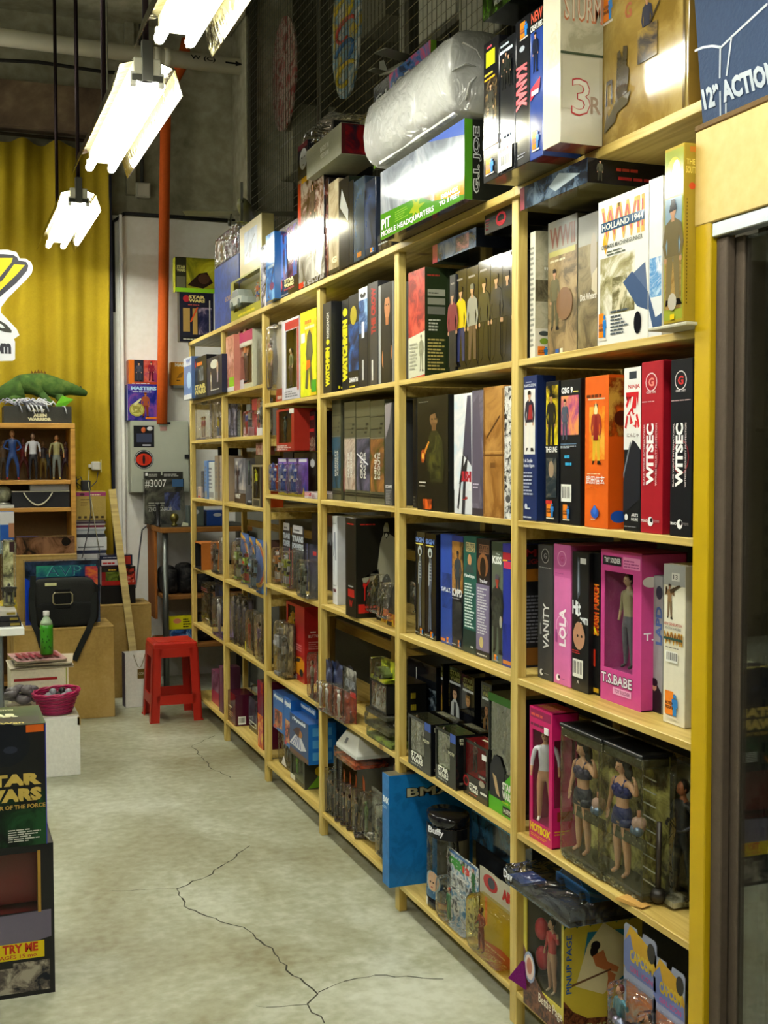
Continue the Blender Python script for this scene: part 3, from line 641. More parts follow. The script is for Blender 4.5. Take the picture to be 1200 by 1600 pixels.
def box(name, desc, p_, dep, col, F=(), R=(), T=(), B=(), kind='card', cat='box', top=None, side=None, lean=0., ch=.0015, bottom=None):
    dep = fit(p_, dep); mb = MB(); w_, h_ = p_['w'], p_['h']; mm = M(col, kind) if isinstance(col, str) else col
    mats = {}
    for k, c in (('t', top), ('r', side), ('b', bottom)):
        if c: mats[k] = M(c, kind) if isinstance(c, str) else c
    mb.cbox(0, 0, 0, w_, dep, h_, mm, ch, mats)
    o = mb.obj(name, None, p_['loc'], p_['rz']); o.rotation_euler.x = lean
    # tuck flap on the top end
    fl = MB()
    if w_ < h_ and w_ > .02: fl.cbox(w_*.06, dep*.04, h_, w_*.94, dep*.42, h_+.0008, mats.get('t', mm), .0003); fl.obj('tuck_flap', o)
    draw(o, {k: v for k, v in (('F', F), ('R', R), ('T', T), ('B', B)) if v}, w_, dep, h_, gloss=(kind == 'gloss'))
    lab(o, desc, cat); return o
def winbox(name, desc, p_, dep, col, win=(.12, .2, .88, .9), inner='303030', F=(), R=(), T=(), fill=None, sidewin=None, kind='card', cat='box', pane=None, topwin=False, cavity=None):
    """carton with a see-through window: frame, recessed tray, film pane, toy inside"""
    dep = fit(p_, dep); w_, h_ = p_['w'], p_['h']; mb = MB(); c = M(col, kind) if isinstance(col, str) else col; inn = M(inner, 'card') if isinstance(inner, str) else inner; k = .0025
    u0_, v0_, u1_, v1_ = win[0]*w_, win[1]*h_, win[2]*w_, win[3]*h_; cav = min(cavity or dep*.75, .075-.008*BAY[0]) if CELL[0] else (cavity or dep*.75)
    def fr(a0, b0, a1, b1): mb.box(a0, 0, b0, a1, k, b1, c)
    fr(0, 0, w_, v0_); fr(0, v1_, w_, h_); fr(0, v0_, u0_, v1_); fr(u1_, v0_, w_, v1_)
    mb.box(0, k, 0, k, dep, h_, c); mb.box(0, k, 0, w_, dep, k, c); mb.box(0, dep-k, 0, w_, dep, h_, c)
    if topwin: mb.box(0, dep*.7, h_-k, w_, dep, h_, c)
    else: mb.box(0, k, h_-k, w_, dep, h_, c)
    if sidewin:
        a0, b0, a1, b1 = sidewin[0]*dep, sidewin[1]*h_, sidewin[2]*dep, sidewin[3]*h_
        for q in ((k, 0, dep, b0), (k, b1, dep, h_), (k, b0, a0, b1), (a1, b0, dep, b1)): mb.box(w_-k, q[0], q[1], w_, q[2], q[3], c)
    else: mb.box(w_-k, k, 0, w_, dep, h_, c)
    mb.box(k, cav, k, w_-k, cav+.002, h_-k, inn); mb.box(k, k, k+.001, w_-k, cav, v0_*.9+.002, inn)
    mb.box(k, k, k, k+.001, cav, h_-k, inn)
    o = mb.obj(name, None, p_['loc'], p_['rz'])
    g = MB(); g.add([(u0_, k*1.2, v0_), (u1_, k*1.2, v0_), (u1_, k*1.2, v1_), (u0_, k*1.2, v1_)], [(0, 1, 2, 3)], pane or PANE)
    if sidewin: g.add([(w_-k*1.2, a0, b0), (w_-k*1.2, a1, b0), (w_-k*1.2, a1, b1), (w_-k*1.2, a0, b1)], [(0, 1, 2, 3)], pane or PANE)
    if topwin: g.add([(k, k, h_-k), (w_-k, k, h_-k), (w_-k, dep*.7, h_-k), (k, dep*.7, h_-k)], [(0, 1, 2, 3)], pane or PANE)
    g.obj('window_pane', o)
    draw(o, {q: v for q, v in (('F', F), ('R', R), ('T', T)) if v}, w_, dep, h_)
    if fill: fill(o, w_, cav, h_, (u0_, v0_, u1_, v1_))
    lab(o, desc, cat); return o
def shade(h, k): return ''.join('%02X' % min(235, int(int(h[i:i+2], 16)*k+6)) for i in (0, 2, 4))
def shell(mb, x0, y0, z0, x1, y1, z1, r_, m, n=5, open_back=True):
    """rounded clear shell"""
    prof = []
    for cx, cz, a0 in ((x1-r_, z1-r_, 0), (x0+r_, z1-r_, 90), (x0+r_, z0+r_, 180), (x1-r_, z0+r_, 270)):
        for k in range(n+1): a_ = math.radians(a0+90*k/n); prof.append((cx+r_*math.cos(a_), cz+r_*math.sin(a_)))
    rings = [(y1, 1.0), (y0+r_*.35, 1.0), (y0+r_*.1, .97), (y0, .90)]
    cx, cz = (x0+x1)/2, (z0+z1)/2; nn = len(prof); vs = []
    for y_, s_ in rings: vs += [(cx+(a_-cx)*s_, y_, cz+(b_-cz)*s_) for a_, b_ in prof]
    fs = [(i*nn+k, i*nn+(k+1) % nn, (i+1)*nn+(k+1) % nn, (i+1)*nn+k) for i in range(len(rings)-1) for k in range(nn)]
    fs.append(tuple(3*nn+k for k in range(nn)))
    if not open_back: fs.append(tuple(range(nn)))
    mb.add(vs, fs, m, True)
def blister(name, desc, p_, col, bub=(.1, .08, .9, .7), dep=.05, F=(), fill=None, plas=None, cat='toy pack', lean=0., cardtop=True, shape=None, arch=False, yaw=0.):
    """hanging card with a clear bubble and the toy inside"""
    fit(p_, dep)
    if CELL[0]: p_['loc'] = (p_['loc'][0]-dep+.02, p_['loc'][1], p_['loc'][2])
    w_, h_ = p_['w'], p_['h']; mb = MB(); c = M(col) if isinstance(col, str) else col
    if shape: poly = [(a_*w_, b_*h_) for a_, b_ in shape]
    elif arch: poly = [(0, 0), (w_, 0), (w_, h_*.55)]+[(w_*(.5+.5*math.cos(math.radians(a_))), h_*(.55+.45*math.sin(math.radians(a_)))) for a_ in range(15, 180, 15)]+[(0, h_*.55)]
    else:
        q = min(w_, h_)*.06; poly = [(q, 0), (w_-q, 0), (w_, q), (w_, h_-q), (w_-q, h_), (w_*.6, h_), (w_*.57, h_-.012), (w_*.43, h_-.012), (w_*.4, h_), (q, h_), (0, h_-q), (0, q)]
    mb.prism(poly, dep, dep+.0015, c)
    o = mb.obj(name, None, p_['loc'], p_['rz']+yaw); o.rotation_euler.x = 0
    if lean: o.rotation_euler = (lean, 0, p_['rz']+yaw)
    g = MB(); shell(g, bub[0]*w_, 0, bub[1]*h_, bub[2]*w_, dep, bub[3]*h_, min(w_, h_)*.14, plas or PLAS); g.obj('blister_bubble', o)
    if F:
        ee = empty('tmp'); ee.parent = o
        draw(ee, {'F': F}, w_, dep, h_); 
        for ch in list(ee.children): ch.parent = o; ch.location = (0, dep, 0)
        bpy.data.objects.remove(ee)
    if fill: fill(o, w_, dep, h_, (bub[0]*w_, bub[1]*h_, bub[2]*w_, bub[3]*h_))
    lab(o, desc, cat); return o
def clam(name, desc, p_, dep, inner=None, back='505040', plas=None, F=(), fill=None, cat='toy pack', r=.02, yaw=0., band=None):
    """clear clamshell all round with a printed insert at the back"""
    dep = fit(p_, dep)
    if CELL[0] and BAY[0] > 1 and p_['w'] < .2: dep = min(dep, .05)
    w_, h_ = p_['w'], p_['h']; mb = MB(); bk = ART(shade(back, .55), shade(back, 1.25), shade(back, 1.9), 16) if isinstance(back, str) else back
    mb.box(r*.4, dep*.85, r*.3, w_-r*.4, dep*.85+.002, h_-r*.3, bk)
    mb.box(r*.4, r*.5, r*.25, w_-r*.4, dep*.85, r*.25+.012, bk)
    o = mb.obj(name, None, p_['loc'], p_['rz']+yaw)
    g = MB(); shell(g, 0, 0, 0, w_, dep, h_, r, plas or PLAS, 4, False); g.obj('clear_shell', o)
    g = MB(); rim = [(0, dep*.9, 0), (w_, dep*.9, 0), (w_, dep*.9, h_), (0, dep*.9, h_)]
    g.tube([(.003, .004, .01), (.003, .004, h_-.01)], .0012, plas or PLAS, 5); g.tube([(w_-.003, .004, .01), (w_-.003, .004, h_-.01)], .0012, plas or PLAS, 5); g.obj('shell_ridge', o)
    if F: draw(o, {'F': F}, w_, dep, h_)
    if fill: fill(o, w_, dep, h_, (0, 0, w_, h_))
    lab(o, desc, cat); return o
def over(depth): return depth*(1.6+.55*BAY[0]) if CELL[0] else 0.
def ffig(cols, pose='down', hh=None, dx=0., n=1, rz=0.):
    def f_(o, w_, cav, h_, wn):
        H = hh*h_ if hh else (wn[3]-wn[1])*.95; H = min(H, h_*.97); yy = cav*.35
        for i in range(n):
            x_ = (wn[0]+wn[2])/2+dx+(i-(n-1)/2)*H*.42-over(yy); fig(o, min(max(x_, H*.16), w_-H*.16) if w_ > H*.34 else w_/2, yy, wn[1]+.004, H, cols, pose, rz=rz)
    return f_
def fbot(cols, hh=.9, n=1, name='figure'):
    def f_(o, w_, cav, h_, wn):
        H = min((wn[3]-wn[1])*hh, (wn[2]-wn[0])/n/.58); yy = cav*.35
        for i in range(n):
            x_ = wn[0]+(wn[2]-wn[0])*(i+.5)/n-over(yy); bot(o, min(max(x_, H*.28), w_-H*.28) if w_ > H*.6 else w_/2, yy, wn[1]+.004, H, cols, name)
    return f_
def fcar(cols, k=.9):
    def f_(o, w_, cav, h_, wn): toycar(o, (wn[0]+wn[2])/2, cav*.5, wn[1]+(wn[3]-wn[1])*.2, (wn[2]-wn[0])*k, cols)
    return f_
def multi(*fs):
    def f_(*a_):
        for q in fs: q(*a_)
    return f_

# ================================================================== NEAREST BAY
cell(0, 0)
XA = X0-.105
box('figure_box', 'tall black figure box with gold band', pl(756, 779, 71, X=XA), .27, '16161A', kind='gloss', F=[R(0, 0, 1, 1, '141418'), R(.15, .82, .75, .93, 'C8D020'), L(.2, .95, .8, .98, 1, 'D05060'), L(.05, .76, .95, .79, 1, 'E8C040'), L(.05, .725, .95, .755, 1, 'E8A020'), A(.12, .33, .9, .72, '181614', '3A3024', '7A6440', 60), FG(.5, .36, .34, '3A3830', '2A2824'), R(0, .24, 1, .31, 'E0A024'), L(.15, .26, .85, .29, 1, '604010'), LG(.2, .04, .75, .16)], bottom='8A8570')
box('figure_box', 'tall black figure box with trio of soldiers', pl(779.5, 804, 68, X=XA+.002), .27, '14161A', kind='gloss', F=[L(.1, .95, .9, .98, 1, 'C8D8E0'), L(.06, .90, .95, .945, 1, 'D8E8F0'), FG(.3, .63, .24, '20241E', '1A1C18'), FG(.5, .66, .24, '30302A', '22221E'), FG(.7, .63, .24, '20241E', '1A1C18'), L(.2, .27, .9, .32, 1, '3A78C0'), R(.05, .02, .95, .2, 'D8D8D0'), T('18+', .2, .16, .8, .19, 'C02828'), BC(.2, .04, .8, .14)], bottom='8A8570')
box('figure_box', 'tall black figure box with jagged red lettering', pl(804.5, 827, 37, X=XA+.004), .27, '15161A', kind='gloss', F=[LG(.35, .85, .9, .97), E(.5, .79, .18, .02, 'A8B0B8'), T('KANAK', .1, .38, .85, .68, 'D02838', -90, .05), L(.2, .05, .8, .09, 2, '888890')], bottom='8A8570')
box('figure_box', 'blue creature figure box with red badge', pl(827.5, 848, 22, X=XA+.006), .1, '24408A', kind='gloss', F=[R(0, .86, 1, 1, '181A1C'), T('NEW', .1, .92, .95, .99, 'D84820'), T('CREATURES', .05, .865, .95, .905, 'E8E8E0'), FG(.45, .58, .27, '1E2438', '182038'), P([(.1, .4), (.8, .46), (.85, .53), (.15, .48)], 'C83040'), L(.2, .43, .8, .49, 1, 'F0E0E0'), LG(.25, .05, .8, .19)], bottom='803030')
box('figure_box', 'whitish tall box with bronze outlined lettering', pl(848.5, 875, -30, X=X0-.117), .107, 'D2CCB6', kind='gloss', F=[R(0, 0, 1, 1, 'D0CAB2'), A(.2, .45, .95, .7, 'D0CAB2', 'C8B8A0', 'D8D0BC', 20)], side='B9B39B', bottom='8A4038', R=[A(0, .53, 1, .98, 'A8A48A', 'BDB9A0', 'CCC8B0', 12), T('GERMAN ELITE', .08, .86, .9, .90, 'C04030'), T('STURM', .08, .7, .98, .86, 'C87850', 0, .03), T('STURM', .10, .715, .95, .85, 'E0D8C0', 0, .0), R(0, .51, 1, .525, '3A4A38'), R(.05, .2, .9, .5, 'C4BFA8'), T('3', .25, .16, .7, .38, 'B03838', 0, .02), T('3', .28, .17, .68, .37, 'D8D4C4', 0, .0), T('R', .7, .18, .95, .28, 'A08870')])
box('figure_box', 'big glossy gold soldier box with officer picture', pl(938, 1075, -60, X=X0-.008), .10, '86692A', kind='gloss', F=[A(0, .0, 1, 1, '7A6024', '8E7434', 'A48C4C', 5), LG(.03, .64, .15, .8), T('G', .3, .6, .38, .68, '9A4A20'), FG(.56, .36, .3, '34343E', '2A2A30', 'A87858', '303038', 0), A(.46, .33, .68, .5, '3A3430', '6A5838', '8E7434', 14), P([(.74, .62), (.755, .62), (.6, .5), (.59, .51)], '3A3020'), P([(.2, .2), (.34, .22), (.36, .34), (.33, .36), (.34, .46), (.29, .47), (.28, .4), (.25, .46), (.22, .45), (.21, .3)], '3E3420'), P([(.1, .12), (.34, .16), (.38, .22), (.2, .2)], '4A4228'), P([(.08, .2), (.09, .33), (.16, .33), (.16, .2), (.145, .2), (.145, .31), (.1, .31), (.1, .2)], '3A3020'), P([(.06, .06), (.2, .1), (.22, .14), (.12, .13), (.1, .17)], '4A4028'), R(.955, 0, .975, 1, '5A4618')], bottom='3A3020')
o_ = pl(755, 826, -80, X=XA-.004, z=ZS[0]+.40, h=.13)
box('toy_carton', 'green and black carton lying across the tall boxes', o_, .25, '1C2018', kind='gloss', F=[A(0, 0, 1, 1, '16180E', '3A5A18', '6AA020', 9), T('WITH POSEABLE DETAIL', .25, .12, .95, .24, 'C8C8C0'), T('ARMED FOR ACTION', .4, .3, .98, .42, 'E0B030'), T('FULLY ARTICULATED', .35, .46, .98, .56, 'D0D0C8'), E(.35, .8, .12, .25, 'B04848')])
cell(0, 1)
p_ = pl(827.5, 836, 364, rec=.03); box('figure_box', 'narrow white box with grey landscape side', p_, .25, 'DAD8CC', F=[L(.1, .1, .9, .9, 20, '8A8A80')], R=[A(0, 0, .5, 1, 'A8A48C', 'BCB8A0', '8E8A70', 9), A(0, .45, .5, .62, '383428', '5A5440', '7A745A', 20), R(0, 0, .5, .24, 'D8D6CC'), LG(.03, .02, .16, .1), T('"M', .1, .66, .25, .72, 'E8E8E0'), E(.1, .2, .06, .02, '404848'), E(.1, .14, .05, .025, '7A9A30')], side='A8A48C')
WWF = lambda nm, c1: [A(0, 0, 1, 1, '4A4230', '6A6048', '8A8068', 14), R(0, .82, 1, 1, c1)]
p_ = pl(856, 901, 350, rec=.06); box('soldier_box', 'drab brown soldier box with faded capitals', p_, .2, '7A745E', F=[A(0, 0, 1, .98, '5C4E34', '8A7450', 'A08A62', 16), R(0, .78, 1, 1, '8C8A7C'), T('WWII', .06, .8, .94, .95, '7A4838', 0, .03), R(.05, .74, .95, .78, 'A8A060'), L(.08, .7, .8, .73, 1, 'C8C0A0'), FG(.25, .2, .45, '6A6448', '545038'), E(.6, .38, .28, .12, '7A5838'), R(.3, .0, .42, .06, '3058A0'), R(.46, 0, .56, .06, 'D8D0B8')])
p_ = pl(903, 933, 341, rec=.06); box('soldier_box', 'drab field scene box beside white soldier box', p_, .2, '6A6450', F=[A(0, 0, 1, .9, '54482E', '7A6C4A', '8E8260', 12), R(0, .78, 1, 1, '8E8D82'), E(.8, .68, .17, .18, '9A9080'), P([(.7, .45), (1, .4), (1, .6), (.75, .56)], 'B8AC90'), T('Dick Winters', .12, .38, .95, .43, 'D8D4C8')])
p_ = pl(934, 1012, 318, rec=.004); box('soldier_box', 'big white soldier box with flame coloured capitals', p_, .24, 'E4E2DA', kind='gloss', F=[R(0, 0, 1, 1, 'E4E2DA'), A(.05, .2, .75, .6, 'E0DCCC', 'A8A078', '6A6440', 10), A(.3, .22, .6, .45, 'D0C8A8', '7A7450', '4A4630', 16), P([(.62, .42), (.95, .5), (1, .25), (.75, .3)], '5A6A88'), P([(.52, .4), (.7, .46), (1, .3), (1, .18), (.8, .22)], '44587A'), P([(.1, .7), (.22, .93), (.3, .93), (.17, .62)], 'D8A020'), T('WWII', .07, .70, .93, .95, 'C89A28', 0, .04), T('WWII', .09, .74, .91, .92, 'A83828', 0, .0), R(.07, .78, .93, .845, '2A4A68'), T('HOLLAND 1944', .09, .79, .91, .835, 'D8D8C8'), T('GERMAN MACHINEGUNNER', .08, .66, .9, .69, '404838'), L(.2, .61, .7, .65, 2, '606858'), LG(.03, .03, .2, .22), L(.28, .06, .66, .2, 6, '505860'), L(.28, .21, .7, .235, 1, '505860'), E(.82, .11, .07, .075, '14161E')])
p_ = pl(1012.5, 1034, 283, rec=.006); box('soldier_box', 'white box front with pale blue artwork strip', p_, .24, 'E2E2E0', kind='gloss', F=[R(0, 0, 1, 1, 'D9DBDC'), A(.1, .25, .95, .5, 'C0D8E8', '4A88C0', 'E0E8F0', 18), P([(0, .3), (.55, .12), (1, .14), (1, .02), (.4, .04), (0, .2)], '42587C')])
ZYB = atX(1036.5, 508, X0-.058).z
box('leaflet_box', 'thin white box lying under the yellow box', pl(1012, 1072, 500, X=X0-.058, h=ZYB-ZS[1]-.001, z=ZS[1]), .25, 'C8C4AC', kind='matte', F=[R(0, .4, 1, .5, 'B0AC98')])
p_ = pl(1036.5, 1067, 236, X=X0-.058, z=ZYB); box('figure_box', 'yellow window style box with cowboy picture', p_, .12, 'B09A30', kind='gloss', F=[R(.03, .02, .97, .98, '98A238'), E(.5, .85, .38, .09, 'D8B830'), E(.62, .86, .2, .06, 'E8E4D0'), L(.1, .77, .9, .83, 1, 'E8E0C0'), L(.1, .72, .9, .77, 1, 'F0E8D0'), R(.08, .08, .92, .71, '8098A8'), A(.08, .08, .92, .35, '8A6A38', 'A88850', '70542C', 20), FG(.5, .1, .58, '6E6244', '7A6C48', 'B88A68', '20180F'), P([(.3, .63), (.7, .64), (.62, .67), (.6, .7), (.42, .7), (.38, .67)], '181410'), E(.5, .12, .22, .05, 'B8B0A0'), R(.4, .02, .62, .05, 'E0C020')], side='A88E2A', R=[R(.05, .03, .95, .97, 'A58C28'), T('THE', .04, .88, .2, .91, 'F0D860'), T('SOUTH', .03, .83, .24, .87, 'F0D860'), E(.15, .76, .06, .02, 'D85020'), L(.05, .1, .07, .7, 30, '3A3010'), R(.1, .95, .24, .98, 'C87820')])
p_ = pl(813, 918, 320, X=X0-.035, z=ZS[1]+.362, h=.055); box('lying_box', 'dark box lying flat over the soldier boxes', p_, .26, '1E2430', kind='gloss', F=[A(0, 0, 1, 1, '12161E', '28384A', '5A6A7A', 20), R(0, 0, .07, 1, '8A4048'), P([(.55, .2), (.9, .5), (.6, .9), (.45, .5)], '98A4A8')], side='181A20', R=[R(0, 0, 1, 1, '141418'), FG(.12, .05, .9, '5A5A48', '3A3A30'), L(.28, .55, .6, .8, 1, 'C03830'), L(.3, .2, .8, .45, 1, 'A82828')], bottom='6A6440')
cell(0, 2)
p_ = pl(817, 838, 589, rec=.012); box('figure_box', 'navy box with picture of uniformed officer', p_, .055, '1C2E62', F=[T('NAPOLEON', .08, .925, .92, .945, 'D8DCE8'), L(.2, .955, .8, .965, 1, '98A0B8'), R(.1, .46, .9, .91, 'E4E2DE'), FG(.5, .48, .42, '2A2838', 'E8E4DC', 'C89878', '30241A'), P([(.4, .7), (.75, .7), (.7, .8), (.5, .8)], 'A03030'), T('1:6 Scale', .1, .405, .75, .43, 'E0E4F0'), T('Action Figure', .1, .365, .9, .395, 'E0E4F0'), L(.1, .18, .85, .35, 7, 'A8B0C8'), L(.3, .08, .7, .1, 1, 'D0D4E0'), E(.3, .1, .1, .02, 'C8D0E0'), L(.1, .02, .9, .04, 1, 'C0C8D8')], side='1A2A58')
p_ = pl(842, 851, 635, rec=.07); box('figure_box', 'slim brown wood patterned box behind navy one', p_, .2, 'B09868', F=[A(.05, .02, .95, .98, 'A08050', 'BCA070', 'C8B084', 30)])
p_ = pl(852, 872, 597, rec=.012); box('figure_box', 'black box with yellow lit portrait on top', p_, .25, '141820', F=[A(.04, .55, .96, .97, '1A1810', 'A89018', 'E8D828', 14), FG(.45, .5, .42, '1C1C18', '181814', 'B08050', '100C08'), T('THE LINE', .05, .5, .95, .54, 'F0F0F0'), A(.1, .18, .9, .46, '1A242C', '28343C', '6A6458', 20), E(.5, .38, .2, .06, 'A08870'), LG(.15, .03, .75, .15), R(.1, .135, .6, .16, 'C03030')])
p_ = pl(875, 906, 595, rec=.01); box('figure_box', 'black box with purple forest photo and barcode', p_, .25, '15171C', F=[T('GSG 9', .05, .905, .62, .95, 'F0F0F0', 0, .04), L(.65, .91, .95, .93, 1, 'D0C060'), A(.04, .62, .92, .89, '604878', 'C05878', 'E89858', 12), FG(.25, .57, .3, '505868', '404858'), R(.05, .555, .85, .56, '6888A8'), L(.05, .53, .85, .55, 2, 'A8B0B8'), L(.25, .46, .7, .5, 1, '3AA8D8'), L(.3, .41, .8, .45, 1, '3AA8D8'), BC(.1, .16, .62, .28), LG(.2, .03, .55, .14)], side='101216')
p_ = pl(913, 950, 590, rec=.003); box('figure_box', 'orange samurai box with warrior picture', p_, .27, 'E0631A', kind='card', F=[L(.08, .86, .88, .9, 1, '6A3010'), R(.15, .845, .85, .855, 'C8B8A0'), A(.2, .45, .85, .8, 'E0631A', 'E8801F', 'F0B040', 14), FG(.5, .42, .4, 'A03828', 'D8B030', 'C89050', '302010'), P([(.42, .78), (.5, .83), (.58, .78), (.56, .75), (.44, .75)], 'E8D8A0'), P([(.4, .58), (.47, .74), (.53, .74), (.6, .58)], '8A2020'), L(.15, .355, .8, .365, 1, 'F0D8B0'), T('武田信玄', .1, .29, .88, .345, 'F0F0F0', 0, .01), L(.3, .262, .65, .272, 1, 'A83818'), E(.48, .1, .17, .035, '2858B8'), E(.48, .12, .08, .03, '3A70D0'), L(.32, .055, .68, .065, 1, 'F0E0D0')], side='D8560F', R=[R(0, 0, 1, 1, 'D2520E'), A(0, .6, .3, .98, 'D2520E', '803008', 'D8A040', 10), E(.12, .72, .07, .05, '501808'), E(.1, .08, .08, .04, '2050B0')])
p_ = pl(974, 1000, 576, rec=.012); box('figure_box', 'white and black box with red brushed character', p_, .25, '16181C', F=[R(0, .5, 1, 1, 'E2E2DE'), R(.3, .93, .75, .975, '303840'), T('NINJA', .25, .865, .95, .895, 'C03030', 0, .03), T('忍', .05, .62, .95, .85, 'D02028', 0, .02), T('にんじゃ', .2, .575, .9, .6, '705858'), P([(0, .3), (.3, .48), (.55, .56), (.75, .54), (1, .5), (1, .2), (0, .1)], '20222A'), P([(0, .36), (.4, .55), (.45, .54), (0, .32)], '707880'), T('ARTS', .5, .09, .9, .11, 'E8E8E8'), T('FIGURE', .5, .065, .9, .083, 'E8E8E8'), E(.2, .085, .1, .02, 'E0E0E0'), L(.08, .025, .95, .035, 1, '888890')])
def witsec(c, k2):
    return [E(.47, .88, .27, .055, 'E4DCDC'), E(.47, .88, .24, .049, c), T('G', .34, .855, .6, .905, 'C83030' if c[0] != 'A' else 'E09080', 0, .04), T('COIN . HAT', .25, .815, .7, .828, 'E8E0E0'), L(.05, .765, .95, .775, 1, 'D0B0B0'), E(.5, .45, .38, .1, k2), E(.5, .45, .35, .092, c), T('WITSEC', .27, .28, .62, .64, 'F2F2F2', 90, .05), T('BLACK WOLFE INTERNATIONAL', .14, .28, .21, .64, 'E8D8D8', 90, .01), T('WITNESS SECURITY PROTECTION', .7, .28, .77, .64, 'E8D8D8', 90, .01), T('TRIAD', .05, .065, .35, .08, 'E8E8E8'), E(.5, .07, .13, .028, 'F0F0F0'), E(.55, .078, .06, .014, '101010'), T('TOYS', .67, .065, .9, .08, '908888')]
p_ = pl(1000.5, 1034, 567, rec=.008); box('figure_box', 'tall red box with white vertical lettering', p_, .27, 'A81C2A', F=witsec('A81C2A', '6A1420'), side='8C1020')
p_ = pl(1046, 1080, 563, rec=.004); box('figure_box', 'tall black box with white vertical lettering', p_, .27, '14161C', F=witsec('14161C', '9A1E2A'), side='0E1014')
p_ = pl(1081, 1100, 590, rec=.05); box('figure_box', 'blue portrait box half hidden by the yellow post', p_, .2, '16202C', F=[T('S', .03, .8, .5, .9, 'E8D030'), A(0, .4, .9, .75, '1A3048', '6AA0C8', 'C8D8E0', 12)])
cell(0, 3)
p_ = pl(840, 863, 850, rec=.057); box('figure_box', 'charcoal doll box with pale vertical lettering', p_, .25, '3C3D40', F=[E(.5, .92, .26, .055, 'B8B8B8'), E(.5, .92, .23, .049, '2A2B2E'), T('G', .4, .9, .6, .94, 'A0A0A0'), L(.1, .83, .95, .84, 1, 'B0B0B0'), T('VANITY', .38, .23, .78, .57, 'D8D8D8', 90, .02), E(.55, .4, .36, .09, '66686A'), E(.55, .4, .33, .083, '3C3D40'), T('VANITY', .38, .23, .78, .57, 'D8D8D8', 90, .02), L(.18, .33, .28, .5, 1, '909090'), E(.3, .05, .12, .025, 'E8E8E8'), E(.36, .055, .06, .013, '202020'), L(.5, .045, .8, .055, 1, 'A0A0A0')])
p_ = pl(865, 891, 849, rec=.06); box('figure_box', 'pink doll box with white vertical lettering', p_, .25, 'D66FAE', F=[R(0, .77, 1, 1, 'C860A0'), E(.48, .9, .26, .055, 'F0B8D8'), E(.48, .9, .23, .049, 'C860A0'), T('G', .38, .88, .58, .92, 'C04080'), L(.1, .79, .95, .8, 1, 'A84888'), E(.52, .42, .36, .08, 'F0C0DC'), E(.52, .42, .33, .074, 'D66FAE'), T('LOLA', .35, .28, .75, .55, 'F8ECF4', 90, .04), L(.12, .3, .24, .48, 1, 'A84890'), E(.3, .05, .12, .025, 'F8F0F4'), E(.36, .055, .06, .013, '301020'), L(.5, .045, .8, .055, 1, '904080')], side='B85090')
p_ = pl(893, 919, 861, rec=.06); box('figure_box', 'black hit squad box with face photo and barcode', p_, .25, '15161A', F=[R(.5, .92, .85, .96, 'E0E0DC'), P([(.35, .66), (.5, .7), (.48, .93), (.35, .97), (.28, .85)], '48505A'), P([(.36, .7), (.42, .72), (.42, .92), (.37, .94)], '8890A0'), T('Hit', .05, .55, .55, .65, 'E8ECF0', 0, .03), T('Team', .3, .49, .98, .56, 'E8ECF0', 0, .03), E(.45, .4, .36, .1, 'B8886A'), P([(.1, .42), (.3, .5), (.6, .5), (.85, .4), (.75, .5), (.4, .54), (.12, .5)], '181210'), E(.38, .4, .05, .01, '20140F'), E(.62, .4, .05, .01, '20140F'), L(.05, .27, .8, .3, 2, 'B03030'), BC(.1, .1, .72, .23), T('A', .35, .055, .5, .08, 'D0D0D0')], side='0F1013')
p_ = pl(922, 936, 862, rec=.075); box('figure_box', 'black box with flaming vertical dragon lettering', p_, .2, '121214', F=[T('SMASH PUNCH', .3, .42, .95, .78, 'E88820', 90, .05), T('SMASH PUNCH', .38, .44, .88, .76, 'C02818', 90, .02), P([(.2, .5), (.6, .47), (.8, .42), (.5, .44)], 'E8D020'), R(.3, .2, .6, .32, 'C83018'), R(.02, .02, .98, .05, 'C8A020')])
def f_(o, w_, cav, h_, wn): fig(o, w_*.47, cav*.35, h_*.225, h_*.63, ('C8A888', 'A09878', '60606A', '282828', '302018'), 'down')
p_ = pl(938, 1001, 857, rec=.068); winbox('doll_window_box', 'magenta window box with clothed doll inside', p_, .12, 'C8468E', win=(.09, .22, .80, .86), inner='C05898', fill=f_, F=[R(.05, .9, .52, .96, '202028'), T('TOY SOLDIER', .09, .915, .5, .95, 'F0F0F0', 0, .03), R(.56, .89, .97, .965, 'E890C0'), L(.58, .9, .95, .955, 3, 'B04888'), T('T.S.BABE', .02, .115, .8, .19, '202028', 0, .06), T('T.S.BABE', .03, .12, .79, .185, 'E8E4EC', 0, .02), R(.33, .06, .78, .105, 'E8A8D0'), T('TOY SOLDIER', .37, .07, .75, .095, '803060')], R=[E(.2, .82, .18, .035, 'E8E8E8'), T('T.S', .05, .45, .4, .5, 'F0E8F0')])
p_ = pl(1009, 1034, 897, rec=.10); box('figure_box', 'silver box with blue lettering and police officer', p_, .22, '9C9EA2', F=[L(.1, .3, .14, .95, 1, '404850'), T('Special Weapons and Tactics', .12, .52, .25, .93, '40485A', 90), E(.8, .88, .2, .05, '303A4A'), T('LAPD', .6, .5, .98, .78, '4A6AA8', 90, .04), P([(0, 0), (1, 0), (1, .15), (.75, .2), (.5, .21), (.2, .17), (0, .08)], '16181E'), E(.55, .19, .14, .035, 'B89078'), E(.55, .22, .2, .03, '14161C')])
